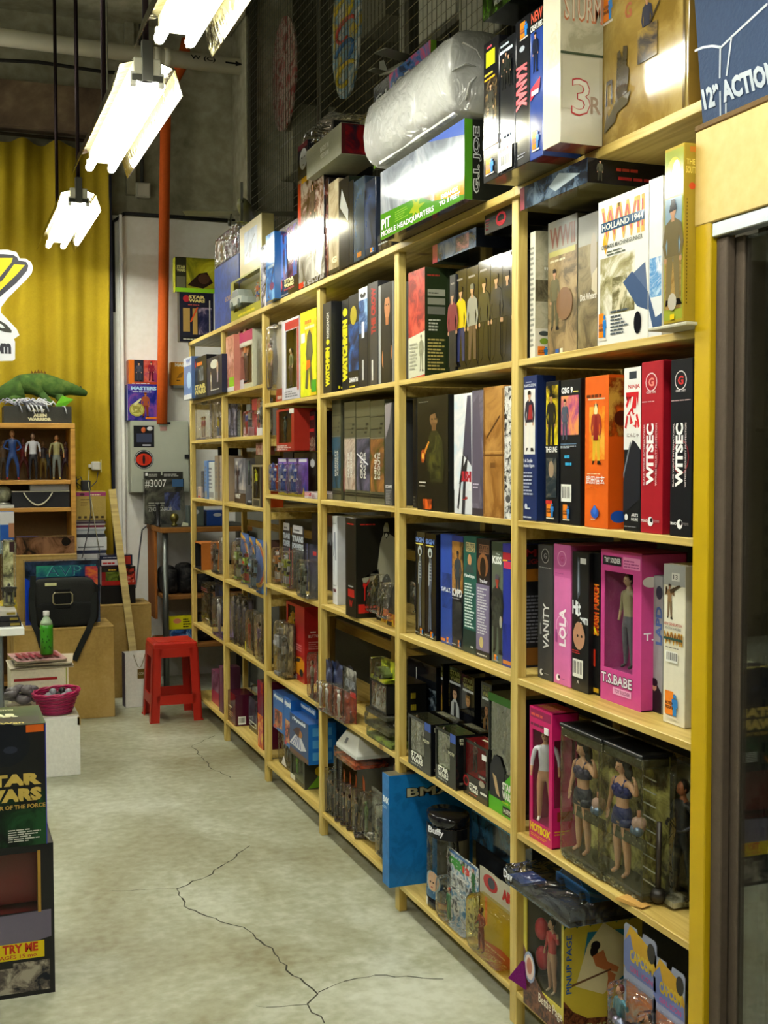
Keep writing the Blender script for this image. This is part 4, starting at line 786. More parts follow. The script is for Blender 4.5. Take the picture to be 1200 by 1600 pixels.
p_ = pl(1035.5, 1069, 880, rec=.062); box('figure_box', 'cream soldier box with barcode and orange badge', p_, .26, 'DEDAC6', F=[R(0, .87, 1, 1, 'A8AAA8'), R(.38, .9, .74, .95, 'DADAD4'), T('13', .45, .91, .65, .94, '505050'), FG(.3, .66, .22, '8A6A48', '7A6248', 'A87858', '4A3A28', 1), P([(.3, .84), (.75, .88), (.8, .87), (.35, .82)], '4A3A28'), T('NEW GENERATION', .05, .62, .9, .637, 'A84030'), T('LIFE ACTION FIGURE SERIES', .1, .595, .85, .61, '606060'), T('WWII', .05, .5, .92, .58, 'C09020', 0, .04), T('WWII', .1, .515, .88, .57, '703018', 0, 0), R(.05, .53, .92, .545, '2A4A40'), L(.15, .48, .8, .492, 1, '706860'), BC(.15, .39, .72, .46), LG(.15, .04, .78, .21)], side='D0CCB8')
cell(0, 4)
def f_(o, w_, cav, h_, wn):
    fig(o, w_*.42, cav*.35, h_*.145, h_*.70, ('C89878', 'C8C8D0', 'C09070', 'D8D0C0', '181410'), 'down', rz=.9)
    m_ = MB(); m_.cbox(-.011, -.002, 0, .011, .0, .017, M('E8E8E8')); m_.obj('price_sticker', o, (w_*.78, -.001, h_*.83))
p_ = pl(827, 862, 1101, rec=.018); winbox('doll_window_box', 'hot pink window box with white shirted doll', p_, .075, 'C81868', win=(.13, .14, .86, .83), inner='A83060', fill=f_, sidewin=(.08, .3, .9, .8), F=[R(.05, .92, .95, .985, '901850'), L(.08, .935, .92, .975, 1, 'D85848'), L(.06, .86, .94, .9, 1, '702040'), T('HOTBOX', .05, .06, .95, .125, 'E8C818', 0, .06), L(.08, .025, .9, .05, 2, 'E8A020')], R=[L(.1, .1, .7, .14, 2, 'D8A030'), R(.2, .2, .8, .27, '903020')], T=[L(.1, .2, .9, .8, 5, 'C8A030')])
DOLLFACE = [0]
def swim(top, bot):
    def f2(o, w_, cav, h_, wn):
        d_ = fig(o, w_*.36, cav*.30, h_*.075, h_*.83, ('DCAE90', top, bot, 'C8A090', '100C0C'), 'doll', 'doll'); d_.scale.x *= 1.18
        hm = MB(); hk = M('0E0A0A', 'plastic')
        hm.ball((0, .012, .94), .062, hk, 12, 8, (1, .9, 1.1)); hm.ball((.03, .03, .87), .05, hk, 10, 7, (.8, .7, 1.9)); hm.ball((-.035, .03, .88), .035, hk, 10, 7, (.8, .7, 1.8)); hm.ball((.0, -.02, .975), .05, hk, 10, 7, (1.05, .8, .5)); hh_ = hm.obj('hair', d_)
        bm_ = MB(); k2 = M(top, 'plastic'); kb = M(bot, 'plastic')
        bm_.ball((-.035, -.045, .735), .038, k2, 10, 8, (1, .8, .95)); bm_.ball((.035, -.045, .735), .038, k2, 10, 8, (1, .8, .95))
        bm_.lathe([(.088, .675), (.094, .71), (.09, .76), (.06, .79)], k2, 16, 0, 0, 1, .72)
        for sg in (-1, 1): bm_.tube([(sg*.055, -.045, .76), (sg*.06, -.02, .82), (sg*.055, .03, .79)], .01, k2, 6)
        bm_.obj('top', d_)
        bm_ = MB(); bm_.lathe([(.088, .475), (.098, .50), (.094, .55), (.075, .585)], kb, 16, 0, 0, 1, .72)
        for sg in (-1, 1): bm_.tube([(sg*.05, 0, .50), (sg*.052, -.002, .435)], .06, kb, 12, True, [.056, .057])
        bm_.obj('shorts', d_)
        st = MB()
        for sg in (-1, 1): st.tube([(sg*.066-.02, -.02, .03), (sg*.07, -.045, .04), (sg*.07+.02, -.02, .03)], .005, M('C0C0C8', 'metal'), 5)
        st.obj('sandal_strap', d_)
        # spare bust in silver blue
        s_ = MB(); kb2 = M('8AA0C8', 'metal'); s_.ball((-.012, 0, .03), .019, kb2, 10, 7); s_.ball((.012, 0, .03), .019, kb2, 10, 7); s_.lathe([(.022, .03), (.027, .055), (.024, .07), (.01, .078)], M('C8A8A0', 'plastic'), 12, 0, .01); s_.tube([(0, .01, .075), (0, .01, .1)], .008, M('C08868', 'skin'), 8)
        sb_ = s_.obj('spare_bust', o, (w_*.78, cav*.16, h_*.41)); sb_.scale = (.62,)*3
        # straps of the package
        m_ = MB(); g_ = M('4A4A34', 'plastic'); m_.cbox(w_*.2, cav*.18, h_*.345, w_*.97, cav*.2, h_*.425, g_, .002); b_ = m_.obj('waist_band', o)
        b2 = MB(); rg = random.Random(3)
        for q in range(16): x_ = w_*(.25+.68*rg.random()); z_ = h_*(.355+.06*rg.random()); b2.box(x_, cav*.17, z_, x_+.004, cav*.178, z_+.003, M('8A8A70', 'ink'))
        b2.obj('band_print', b_)
        m_ = MB(); m_.cbox(.003, .003, h_*.90, w_-.003, cav*.85, h_*.975, M('4E4E38', 'plastic'), .006); m_.obj('top_band', o); m_ = MB(); m_.cbox(.003, .003, .003, w_-.003, cav*.85, h_*.07, M('4A4A36', 'plastic'), .006); m_.obj('base_band', o)
        m_ = MB(); m_.cbox(.0, .0, h_*.975, w_, cav*.9, h_, M('15171A', 'plastic'), .006); m_.obj('lid', o)
        m_ = MB(); rg = random.Random(8)
        for q in range(22): x_ = w_*(.05+.85*rg.random()); z_ = h_*(.012+.04*rg.random()); m_.box(x_, .0005, z_, x_+.006, .003, z_+.003, M('9A9A80', 'ink'))
        m_.obj('lettering', o)
    return f2
p_ = pl(873, 938, 1128, rec=.012); clam('doll_pack', 'clear pack with doll in slate grey swimwear', p_, .09, back='8A8650', plas=SMOKE, fill=swim('4A4868', '34364C'))
p_ = pl(932, 1001, 1152, rec=.018); clam('doll_pack', 'clear pack with doll in bright navy swimwear', p_, .09, back='8A8650', plas=SMOKE, fill=swim('243080', '1C2A70'))
def f_(o, w_, cav, h_, wn):
    fig(o, w_*.72, cav*.5, .014, h_*.86, ('A86848', '2E3038', '20242A', '101010', '181010'), 'bent')
    m_ = MB()
    for q in range(9): m_.tube([(w_*.05, .001, h_*(.12+.095*q)), (w_*.45, .001, h_*(.115+.095*q))], .0018, M('C8CCC8', 'plastic'), 5)
    m_.obj('moulded_rib', o); m_ = MB(); m_.ball((w_*.55, -.0, .02), .018, M('282420', 'plastic'), 10, 7); m_.tube([(w_*.55, .0, .02), (w_*.58, .0, h_*.6)], .006, M('38302A', 'plastic'), 6); m_.obj('long_hammer', o)
p_ = pl(1002, 1050, 1185, rec=.06); clam('soldier_pack', 'grey ribbed clear pack with dark uniformed figure', p_, .10, back='8A8E84', plas=SMOKE, fill=f_)
def f_(o, w_, cav, h_, wn): fig(o, w_*.4, cav*.5, .014, h_*.9, ('905838', '14161C', '101218', '101010', '100C0A'), 'down')
p_ = pl(1030, 1085, 1190, rec=.11); clam('soldier_pack', 'shaded clear pack with black clad figure', p_, .10, back='141414', fill=f_, plas=SMOKE)
m_ = MB(); m_.prism([(0, 0), (.05, 0), (.08, .004), (.05, .008), (.01, .008)], 0, .03, M('C89A50', 'matte')); q0 = atZ(960, 1405, ZS[4]+.0005); o = m_.obj('wood_offcut', None, tuple(q0), -1.3); lab(o, 'small tan wood offcut on the shelf edge', 'wood offcut')
cell(0, 5)
def f_(o, w_, cav, h_, wn):
    fig(o, w_*.5, cav*.35, h_*.2, h_*.62, ('D0A080', 'C83038', 'C89878', 'B8A080', '1A1210'), 'up')
    m_ = MB(); m_.ball((w_*.2, cav*.4, h_*.66), .024, M('C02838', 'plastic'), 10, 7, (1, .7, 1.2)); m_.ball((w_*.22, cav*.4, h_*.42), .026, M('C02838', 'plastic'), 10, 7, (1, .6, 1.2)); m_.obj('red_dress', o)
FUR = A(0, 0, 1, .14, '2A1210', '5A3020', '7A4A30', 60)
def betf(w2=1.): return [R(0, 0, .07, 1, 'C8B840'), FUR, P([(0, .13), (.0, .5), (.12, .42), (.25, .32), (.5, .22), (.8, .16), (1, .12), (1, 0), (0, 0)], ART('2A1210', '5A3020', '7A4A30', 60)), E(.16, .34, .15, .13, '8A98B8'), E(.16, .34, .12, .105, 'E0D0C8'), E(.16, .35, .07, .07, 'C08068'), T('Bettie Page', .4, .10, .98, .2, 'E8E0D0', 0, .01)]
p_ = pl(818, 880, 1398, X=X0-.01); p_['h'] = .309; zig = [(0, .9)]+[(q/12, .93 if q % 2 else .86) for q in range(13)]+[(1, 1), (0, 1)]
winbox('doll_window_box', 'large window box with pinup art and leopard trim', p_, .22, 'C8B840', win=(.08, .22, .95, .96), inner='605C40', fill=f_, F=betf(), R=[R(0, 0, 1, 1, 'C4B03C'), P([(q[0], q[1]) for q in zig], '2A6030'), P([(.2, .42), (.78, .38), (.82, .8), (.3, .82)], '2A7890'), P([(.15, .4), (.5, .3), (.92, .5), (.85, .7), (.5, .88), (.3, .72)], 'D8CCA0'), E(.4, .7, .06, .04, '181420'), E(.38, .66, .05, .05, '1A1418'), P([(.36, .62), (.5, .66), (.55, .56), (.7, .5), (.68, .46), (.5, .5), (.4, .54)], 'C87848'), P([(.55, .5), (.66, .44), (.6, .3), (.54, .32), (.56, .42)], 'C87848'), P([(.1, .42), (.6, .5), (.6, .485), (.1, .4)], '6A4830'), P([(0, .3), (.12, .2), (.3, .13), (.6, .11), (.85, .15), (1, .2), (1, 0), (0, 0)], ART('2A1210', '5A3020', '7A4A30', 60)), T('PINUP PAGE', .03, .35, .1, .82, '2858A0', 90, .02), T('Butterfly', .3, .02, .8, .09, '98A068', 0, .0)])
m_ = MB(); m_.add([(0, 0, 0), (.05, -.01, .06), (.06, .0, -.02), (.02, -.03, .01), (.055, .04, .03)], [(0, 1, 3), (0, 3, 2), (1, 4, 2, 3), (0, 4, 1), (0, 2, 4)], M('7A2070', 'cloth')); q0 = atX(797, 1525, X0-.03); o = m_.obj('price_flag', None, tuple(q0), -1.2); lab(o, 'magenta felt triangle sticking out beside the post', 'felt scrap')
def f_(o, w_, cav, h_, wn):
    m_ = MB(); m_.box(.006, .01, .002, w_-.006, cav-.01, .012, ART('1848A0', '3A80C8', 'B0D0E8', 12)); m_.box(.01, .006, .012, w_*.25, cav*.3, .022, M('183878')); m_.obj('blue_insert', o)
    toycar(o, w_*.55, cav*.5, .013, w_*.5, ('3070B0', '203040', '101820'))
p_ = dict(loc=(X0-.052, 2.745, ZS[5]+.311), rz=-math.pi/2, w=.34, h=.05)
o = clam('vehicle_pack', 'clear tray pack with blue insert lying on window box', p_, .26, back='141820', fill=f_, r=.012)
flat_text('lettering', o, 'Dav', (.004, -.003, .016), (.05, 0, 0), (0, 0, .022), 'E8ECF8', .03)
for (xl, xr, yt, nm, dz) in ((962, 1012, 1440, 'capped fighter card beside window box', 0), (1008, 1056, 1492, 'capped fighter card closest to the yellow post', 1)):
    p_ = pl(xl, xr, yt, rec=.05+.0*dz); blister('fighter_card', nm, p_, 'A0A8C8', bub=(.05, .05, .95, .62), dep=.05, F=[P([(0, .68), (.06, .9), (.2, 1), (.8, .93), (1, .8), (1, .68)], 'D8A820'), P([(0, .7), (.0, .86), (.2, .94), (.3, .84), (.98, .76), (1, .66), (.1, .66)], '7888C8'), T('CAPCOM', .2, .75, .9, .84, 'E0C030', 0, .05), T('GIRL ICON', .2, .68, .9, .72, 'D05898', 0, .02), E(.85, .9, .12, .07, '20181C'), A(.1, .1, .9, .6, 'A8A090', 'C87848', '6890A8', 12)], fill=multi(ffig((('C09070', '4A90A8', '3858A0', 'C8C0B0', '703020'), ('B08060', 'C87038', '302838', '181818', '201810'))[dz], 'up', .55)))
m_ = MB(); rg = random.Random(4); k_ = M('8088A0', 'metal')
for q in range(26): m_.ball((rg.uniform(0, .10), rg.uniform(0, .05), rg.uniform(.01, .13)), rg.uniform(.008, .02), [k_, M('504048', 'plastic'), M('A8A0B8', 'metal')][q % 3], 7, 5, (1, .8, rg.uniform(.6, 1.4)))
q0 = atZ(955, 1600, ZS[5]); o = m_.obj('wrapped_figure', None, (X0+.015, 2.34, ZS[5]+.0), -1.57); lab(o, 'shiny silver wrapped creature figure beside fighter cards', 'toy figure')

# ================================================================== SECOND BAY
cell(1, 0)
XP = X0-.078
p_ = dict(loc=(XP, 3.585, ZS[0]+.0004), rz=-math.pi/2, w=.645, h=.213)
box('vehicle_box', 'long white and green vehicle playset box', p_, .19, 'B8B8B0', kind='gloss', F=[A(0, 0, 1, 1, '6A7078', '8A9098', 'A8ACB0', 5), P([(.45, .35), (.62, .3), (.72, .45), (.6, .6), (.5, .55)], '7A7460'), A(.42, .2, .75, .55, 'B8B8B0', '8A7A58', '5A5848', 9), A(.68, .0, 1, .6, 'A02804', 'B85808', 'C89010', 6), P([(.6, 1), (1, 1), (1, .8)], '4860A8'), P([(0, 0), (1, 0), (1, .06), (.66, .18), (.5, .34), (0, .38)], '3A7A10'), P([(.38, .18), (.44, .26), (.42, .36), (.47, .28), (.52, .34), (.5, .24), (.58, .22), (.5, .18), (.52, .08), (.46, .15), (.42, .08), (.43, .16)], '8A9A18'), L(.2, .16, .38, .32, 5, '6A9A30'), T('PIT', .015, .14, .14, .3, '20281A', 0, .04), T('PIT', .02, .15, .135, .29, 'E8F0D8', 0, .0), T('MOBILE HEADQUARTERS', .015, .025, .68, .12, '203010', 0, .04), T('MOBILE HEADQUARTERS', .018, .03, .677, .115, 'E8F0E0', 0, .0), T('EXPANDS', .76, .14, .94, .2, 'F0F0E8', 0, .03), T('TO 3 FEET', .74, .06, .96, .12, 'F0F0E8', 0, .03)], side='1A1C18', R=[R(0, 0, 1, 1, '20221C'), R(0, .0, .12, 1, '4A8A20'), T('G.I. JOE', .13, .08, .26, .92, 'C8CCC8', 90, .06), T('G.I. JOE', .145, .1, .25, .9, '30302C', 90, .01)], bottom='3A2A3A')
# plastic wrapped roll lying on the playset box
t = empty('wrapped_box', (X0-.13, 3.66, ZS[0]+.2145), -math.pi/2); lab(t, 'long box wrapped in cloudy white plastic lying on playset', 'wrapped box')
mb = MB(); n = 18; rings = []; rg = random.Random(2); LW = .74
def sec(x_, k, wob):
    out = []
    for q in range(20):
        an = 2*math.pi*q/20; e_ = 3.2; cx = math.copysign(abs(math.cos(an))**(2/e_), math.cos(an)); sz = math.copysign(abs(math.sin(an))**(2/e_), math.sin(an))
        out.append((x_, .10+cx*.105*k+rg.uniform(-wob, wob), .118+sz*.113*k+rg.uniform(-wob, wob)))
    return out
prof = [(0, .25), (.01, .6), (.04, .85), (.09, .96)]+[(.1+.11*i, 1.0) for i in range(1, 6)]+[(.70, 1), (.735, .99), (.74, .93), (.742, .5), (.75, .2)]
vs = [v for x_, k in prof for v in sec(x_, k, .004)]; fs = [(i*20+k, i*20+(k+1) % 20, (i+1)*20+(k+1) % 20, (i+1)*20+k) for i in range(len(prof)-1) for k in range(20)]
fs.append(tuple(range(20))); fs.append(tuple(len(vs)-20+k for k in range(20))); mb.add(vs, fs, WRAP, True); mb.obj('plastic_wrapping', t)
mb = MB(); mb.cbox(.12, .03, .012, .70, .18, .20, ART('C8C8C0', '8A8A80', 'D8D8D0', 8)); mb.obj('inner_box', t)
mb = MB()
for q in range(7): an = q*.9; mb.tube([(.745, .10+.02*math.cos(an), .118+.02*math.sin(an)), (.748, .10+.06*math.cos(an+.2), .118+.06*math.sin(an+.2)), (.742, .10+.095*math.cos(an+.5), .118+.095*math.sin(an+.5))], .003, WRAP, 5)
mb.obj('gathered_fold', t)
Xg = X0+.08; ga, gb, gt = atX(584, 182, Xg), atX(673, 130, Xg), atX(584, 138, Xg); p_ = dict(loc=(Xg, ga.y, ZS[0]+.35), rz=-math.pi/2, w=ga.y-gb.y, h=gt.z-ZS[0]-.35); box('vehicle_box', 'grey and green vehicle box behind the wrapped roll', p_, .16, '3A3C38', kind='gloss', F=[A(0, 0, 1, 1, '2A2C30', '4A4C50', '6A6C70', 8), A(.3, .45, 1, 1, '1A2A50', '3A68A0', 'C84868', 9), P([(0, 0), (1, .0), (1, .12), (0, .12)], '7AA830'), R(0, .62, 1, .68, '7AA830'), T('G.I. JOE', .03, .7, .66, .88, '181A18', 0, .06), T('G.I. JOE', .04, .71, .65, .87, 'B8BCB8', 0, .01)], side='2A2820', R=[R(0, 0, .12, 1, '6A9A28'), T('JOE', .16, .3, .3, .9, 'B8B8B0', 90), L(.32, .1, .8, .9, 10, '8A8478'), R(.85, 0, 1, 1, '4A7A20')])
box('vehicle_box', 'dark upright box supporting the upper vehicle box', pl(616, 676, 260, X=X0+.09, z=ZS[0], h=.345), .14, '22221E', F=[A(0, 0, 1, 1, '1A1A18', '2A2A28', '4A4A44', 10)])
p_ = dict(loc=(X0+.13, 2.98, ZS[0]), rz=-math.pi/2, w=.14, h=.60); box('vehicle_box', 'black and green box beside the tall boxes', p_, .12, '1A1C16', F=[R(0, .9, 1, 1, '5A8A28'), L(.2, .93, .8, .97, 1, 'C0C0B8'), T('A', .6, .8, .75, .88, 'C0C0B8')])
def plane(name, label, loc, rz, L_, c1, c2, sc=1.):
    t = empty(name, loc, rz); lab(t, label, 'toy plane') if sc == 1. else tag(t, label, 'toy plane')
    a_, b_ = M(c1, 'plastic'), M(c2, 'plastic')
    mb = MB(); mb.tube([(-.5*L_, 0, .05*L_), (-.46*L_, 0, .05*L_), (-.2*L_, 0, .06*L_), (.2*L_, 0, .055*L_), (.5*L_, 0, .07*L_)], .05, a_, 12, True, [.02*L_, .045*L_, .06*L_, .05*L_, .012*L_]); mb.ball((-.1*L_, 0, .11*L_), .04*L_, b_, 10, 7, (2, .7, .8)); mb.obj('fuselage', t)
    for sg in (-1, 1):
        mb = MB(); mb.prism([(-.2*L_, 0), (0, 0), (-.04*L_, .01*L_), (-.16*L_, .012*L_)], min(0, sg*.5*L_), max(0, sg*.5*L_), a_); w_ = mb.obj('wing', t, (0, 0, .04*L_))
        mb = MB(); mb.prism([(.38*L_, 0), (.5*L_, 0), (.49*L_, .01*L_), (.4*L_, .01*L_)], min(0, sg*.17*L_), max(0, sg*.17*L_), a_); mb.obj('tailplane', t, (0, 0, .07*L_))
        mb = MB(); mb.tube([(-.1*L_, sg*.12*L_, .04*L_), (-.1*L_, sg*.13*L_, -.03*L_)], .006*L_, b_, 6); mb.tube([(-.1*L_, sg*.12*L_, -.03*L_), (-.1*L_, sg*.145*L_, -.03*L_)], .03*L_, b_, 8); mb.obj('landing_gear', t)
    mb = MB(); mb.prism([(.38*L_, .06*L_), (.52*L_, .06*L_), (.52*L_, .2*L_), (.45*L_, .2*L_)], -.006*L_, .006*L_, a_); mb.obj('tail_fin', t)
    mb = MB(); mb.box(-.52*L_, -.01*L_, -.1*L_, -.505*L_, .01*L_, .2*L_, b_); mb.tube([(-.53*L_, 0, .05*L_), (-.49*L_, 0, .05*L_)], .015*L_, b_, 6); mb.obj('propeller', t)
    return t
q0 = atX(655, 74, X0+.16); q0.z = max(q0.z, gt.z+.06); plane('toy_plane', 'dim grey toy fighter plane resting on the vehicle box', (q0.x, q0.y+.05, q0.z-.058), 1.9, .36, '6A6A5C', '1A1A18')
cell(1, 1)
p_ = pl(638.5, 664, 427, rec=.006); box('figure_box', 'green box with red painting and white letter', p_, .15, '3A4A2C', F=[A(0, 0, 1, 1, '7A2020', 'A83028', 'C85040', 18), P([(0, 0), (1, .02), (1, .42), (0, .38)], 'C8C8B0'), FG(.8, .05, .34, '8A8A70', '8A8A70', 'A89878', '6A6A58'), L(.1, .08, .6, .34, 8, '9A9A88')], side='2A3420', R=[R(0, 0, .5, 1, '243018'), L(.05, .92, .45, .95, 1, 'A03828'), R(.06, .74, .45, .8, '9A9A88'), L(.08, .76, .4, .78, 1, '202018'), R(.06, .66, .45, .72, '8A8A78'), R(.06, .57, .45, .64, '6A6A60'), L(.08, .42, .42, .54, 4, 'B8B8A8'), L(.06, .06, .45, .36, 10, 'A89A58')])
F1 = lambda top, leg, hat='181410', cap=None: [R(0, 0, 1, 1, '16171B'), L(.15, .9, .85, .94, 1, '888078'), FG(.5, .06, .78, top, leg, 'B08868', hat)]
box('figure_box', 'black box with dark leather costume picture', pl(703, 711.5, 431, rec=.04), .25, '141519', F=F1('702028', '202020'))
box('figure_box', 'black box with yellow jacket man picture', pl(712, 729, 425, rec=.045), .25, '141519', kind='gloss', F=F1('C8B020', '2A3058'))
box('figure_box', 'black box with grey camouflage soldier picture', pl(729.5, 747, 420, rec=.045), .25, '141519', kind='gloss', F=F1('8A8A80', '5A4838', '6A6A60'))
box('figure_box', 'glossy black box with olive soldier picture', pl(747.5, 766, 410, rec=.045), .25, '101215', kind='gloss', F=F1('3A3A30', '24241E'))
box('figure_box', 'glossy black box with dark suited man picture', pl(766.5, 785, 402, rec=.045), .25, '101215', kind='gloss', F=F1('282A30', '1C1E24'))
box('figure_box', 'glossy black box touching the near post', pl(785.5, 800.5, 396, rec=.045), .25, '101215', kind='gloss', F=F1('202226', '18181C')+[R(.1, .96, .9, .99, 'D8A030')])
p_ = pl(676, 744, 400, X=X0+.03, z=ZS[1]+.345, h=.055); box('lying_box', 'dark lying box with blue and pink front', p_, .24, '1C2028', kind='gloss', F=[A(0, 0, 1, 1, '1A2230', '304868', '586880', 14), R(0, 0, .12, 1, '903040'), A(.55, .1, .85, .9, 'A87078', '604850', '283040', 20)])
p_ = pl(757, 801, 385, X=X0+.02, z=ZS[1]+.362, h=.055); box('lying_box', 'black lying box with red emblem', p_, .24, '121216', kind='gloss', F=[L(.05, .2, .2, .8, 4, '983040'), E(.6, .5, .18, .35, 'B02030'), E(.6, .5, .12, .22, '121216'), R(.5, .3, .7, .4, 'B02030')])
cell(1, 2)
box('figure_box', 'narrow black box in the corner of shelf', pl(637, 652, 624, rec=.05), .25, '16181A', F=[R(.8, .05, .95, .95, '202428'), L(.1, .03, .9, .12, 3, '606058')])
p_ = pl(652.5, 700, 622, rec=.012); box('figure_box', 'big dark box with stern armed man portrait', p_, .25, '16160F', side='12120E', F=[R(0, 0, 1, 1, '17160F'), L(.05, .955, .4, .965, 1, '888878'), E(.55, .8, .13, .065, '7A5A38'), P([(.42, .82), (.46, .88), (.62, .88), (.68, .82), (.66, .78), (.6, .85), (.46, .84)], '14100A'), P([(.49, .7), (.62, .7), (.63, .77), (.49, .77)], '6A4A2C'), E(.5, .8, .02, .008, '100C08'), E(.6, .8, .02, .008, '100C08'), P([(.3, .45), (.36, .62), (.47, .7), (.66, .7), (.84, .62), (.9, .4), (.85, .25), (.45, .25)], '2C2C16'), A(.4, .28, .78, .66, '1E1E0E', '3C3C1E', '54501F', 18), P([(.15, .42), (.22, .46), (.42, .6), (.38, .61), (.2, .5)], 'D88A30'), E(.2, .48, .07, .06, 'A84818'), E(.2, .48, .035, .03, 'F0C050'), L(.08, .24, .35, .265, 1, 'D8D0C0'), L(.08, .21, .3, .23, 1, '989080'), A(.2, .01, .5, .1, '17160F', '702810', 'D86020', 20)])
p_ = pl(709.5, 737, 617, rec=.004); box('figure_box', 'white samurai box with inky splashes', p_, .12, 'D6D9DE', F=[A(0, .2, 1, 1, 'C8D8E4', 'DADDE2', 'F0F0F0', 8), P([(.5, .5), (.75, .98), (.95, .98), (1, .4), (.8, .45)], '4A4658'), P([(.3, .25), (.6, .55), (.55, .4), (.8, .5), (.7, .3)], '282830'), P([(.2, .05), (.5, .5), (.55, .48), (.28, .04)], '202028'), P([(.45, 0), (.55, .3), (.7, .32), (.62, 0)], '303038'), T('SUSHI', .45, .27, .98, .36, 'B02030', 0, .06), T('一撃', .5, .1, .8, .15, 'C03030')])
box('figure_box', 'grey violet box with tall robed silhouette', pl(737.5, 755, 611, rec=.006), .2, '605A68', F=[A(0, 0, 1, 1, '4A4658', '6A6474', '86808E', 7), P([(.0, .1), (.1, .9), (.6, .97), (.9, .5), (.6, .1)], '5A5264'), L(.1, .22, .8, .27, 2, 'C8C0D0'), R(0, 0, 1, .06, '403840')])
box('figure_box', 'brown leather look box with strap', pl(755.5, 787, 606, rec=.004), .22, 'A5753A', F=[A(0, 0, 1, 1, '8A5A26', 'AB7C40', 'BE9050', 7), R(0, .47, 1, .485, '6A4018'), R(0, .5, 1, .505, 'C89A58'), P([(.15, .62), (.8, .78), (.82, .765), (.17, .6)], '5A3818'), R(.35, .38, .6, .42, '7A5024'), R(.03, .02, .06, .98, '704618'), R(.94, .02, .97, .98, '704618')])
box('figure_box', 'white box sprayed with black speckles', pl(787.5, 800.5, 604, rec=.006), .22, 'C8C8C4', F=[A(0, 0, 1, 1, '28282A', 'C8C8C4', 'E0E0DC', 60), E(.5, .15, .3, .03, '505050')])
cell(1, 3)
box('figure_box', 'dark blue box standing behind a card', pl(636, 649, 826, rec=.14), .12, '1A2430', F=[R(0, .6, 1, .98, '2A4058'), R(0, .96, 1, 1, 'A8A8A0')])
p_ = pl(637, 650, 900, rec=.07); blister('hanging_card', 'brown card blister squeezed into the corner', p_, '5A3020', bub=(.1, .35, .9, .95), F=[A(0, 0, 1, .5, '6A2018', 'A84828', '383030', 30)], fill=ffig(('A88868', '707068', '403838', '181818', '201810')))
SK = lambda: [R(0, 0, 1, 1, '14151A'), *[R(.34, .56+.03*q, .62, .568+.03*q, '8A929A') for q in range(6)], P([(.3, .06), (.36, .45), (.3, .6), (.4, .78), (.62, .76), (.66, .6), (.55, .42), (.62, .1), (.52, .08), (.46, .4), (.42, .08)], '5A626E'), *[R(.38, .56+.03*q, .6, .57+.03*q, '98A0A8') for q in range(6)], E(.5, .82, .2, .05, 'B8C0C0'), E(.5, .81, .11, .025, '282C34'), P([(.34, .5), (.44, .52), (.45, .74), (.36, .7)], 'A8B0B8'), P([(.5, .1), (.55, .1), (.54, .38), (.5, .4)], '8088A0'), T('SIGN', .08, .9, .92, .95, '5A78B8', 0, .06), R(.1, .88, .85, .892, 'D8C860'), LG(.55, .02, .85, .08), L(.05, .03, .5, .045, 1, 'C0C0B8')]
box('figure_box', 'black box with metal skeleton, first of pair', pl(649.5, 664.5, 830, rec=.046), .25, '14151A', kind='gloss', F=SK())
box('figure_box', 'black box with metal skeleton, second of pair', pl(665, 681, 833, rec=.046), .25, '14151A', kind='gloss', F=SK(), side='0E0F12')
box('figure_box', 'royal blue box with white team lettering', pl(688.5, 706, 834, rec=.055), .2, '2A48A0', F=[R(0, .5, 1, 1, '2C4CA8'), A(.15, .33, .95, .65, '2A48A0', '223C88', '1A2E68', 12), T('S.W.A.T.', .1, .48, .9, .52, 'E8ECF4', 0, .04), LG(.55, .02, .85, .07), R(.05, .025, .45, .05, 'C87030')])
box('figure_box', 'brown topped box with police soldier picture', pl(706.5, 723.5, 836, rec=.052), .22, '1E2028', F=[R(0, .95, 1, 1, '2A3A88'), A(0, .5, 1, .95, '8A5A20', 'B08040', '403020', 9), FG(.55, .42, .45, '38424A', '30383E', '604838', '20242A'), T('K.MPD', .05, .46, .95, .53, 'E8E8E8', 0, .05), L(.05, .44, .95, .45, 1, 'C0C0C0'), A(.05, .1, .95, .42, '181A1E', '282A2E', '3A3A38', 20), LG(.6, .02, .85, .08), L(.05, .03, .5, .045, 1, 'B0B0B0')])
box('figure_box', 'teal box with list of white lines', pl(724, 744, 837, rec=.052), .22, '1E5A50', F=[R(.2, .87, .9, .95, 'C8B888'), T('ELITE', .24, .91, .86, .94, '1A4840'), T('FORCE', .24, .875, .86, .905, '1A4840'), E(.5, .8, .15, .05, 'C08A60'), P([(.15, .69), (.3, .76), (.7, .76), (.85, .69)], '3A4A4A'), T('Hawkeye', .1, .64, .9, .68, 'E8F0F0', 0, .04), L(.12, .22, .88, .61, 15, 'D8E8E4'), R(0, 0, 1, .2, '16302C'), L(.6, .05, .9, .08, 1, 'C0D0D0')])
box('figure_box', 'lilac based box with long haired hunter', pl(744.5, 765, 841, rec=.05), .22, '2A2430', side='141418', F=[R(0, .65, 1, 1, '241C1E'), R(.2, .88, .95, .955, '8A6048'), T('ELITE', .24, .915, .9, .945, '201818'), T('SQUAD', .24, .885, .9, .91, '201818'), E(.5, .78, .42, .1, '8A5A38'), E(.5, .76, .22, .09, '2A1E16'), T('Tracker', .25, .635, .85, .665, 'D8D8E0', 0, .04), R(0, .06, 1, .62, '7A7090'), L(.1, .2, .9, .6, 17, 'D0D0D8'), E(.4, .13, .15, .05, 'C8B878'), R(0, 0, 1, .06, '1C1C22'), L(.1, .02, .9, .04, 1, 'D0D0D0')])
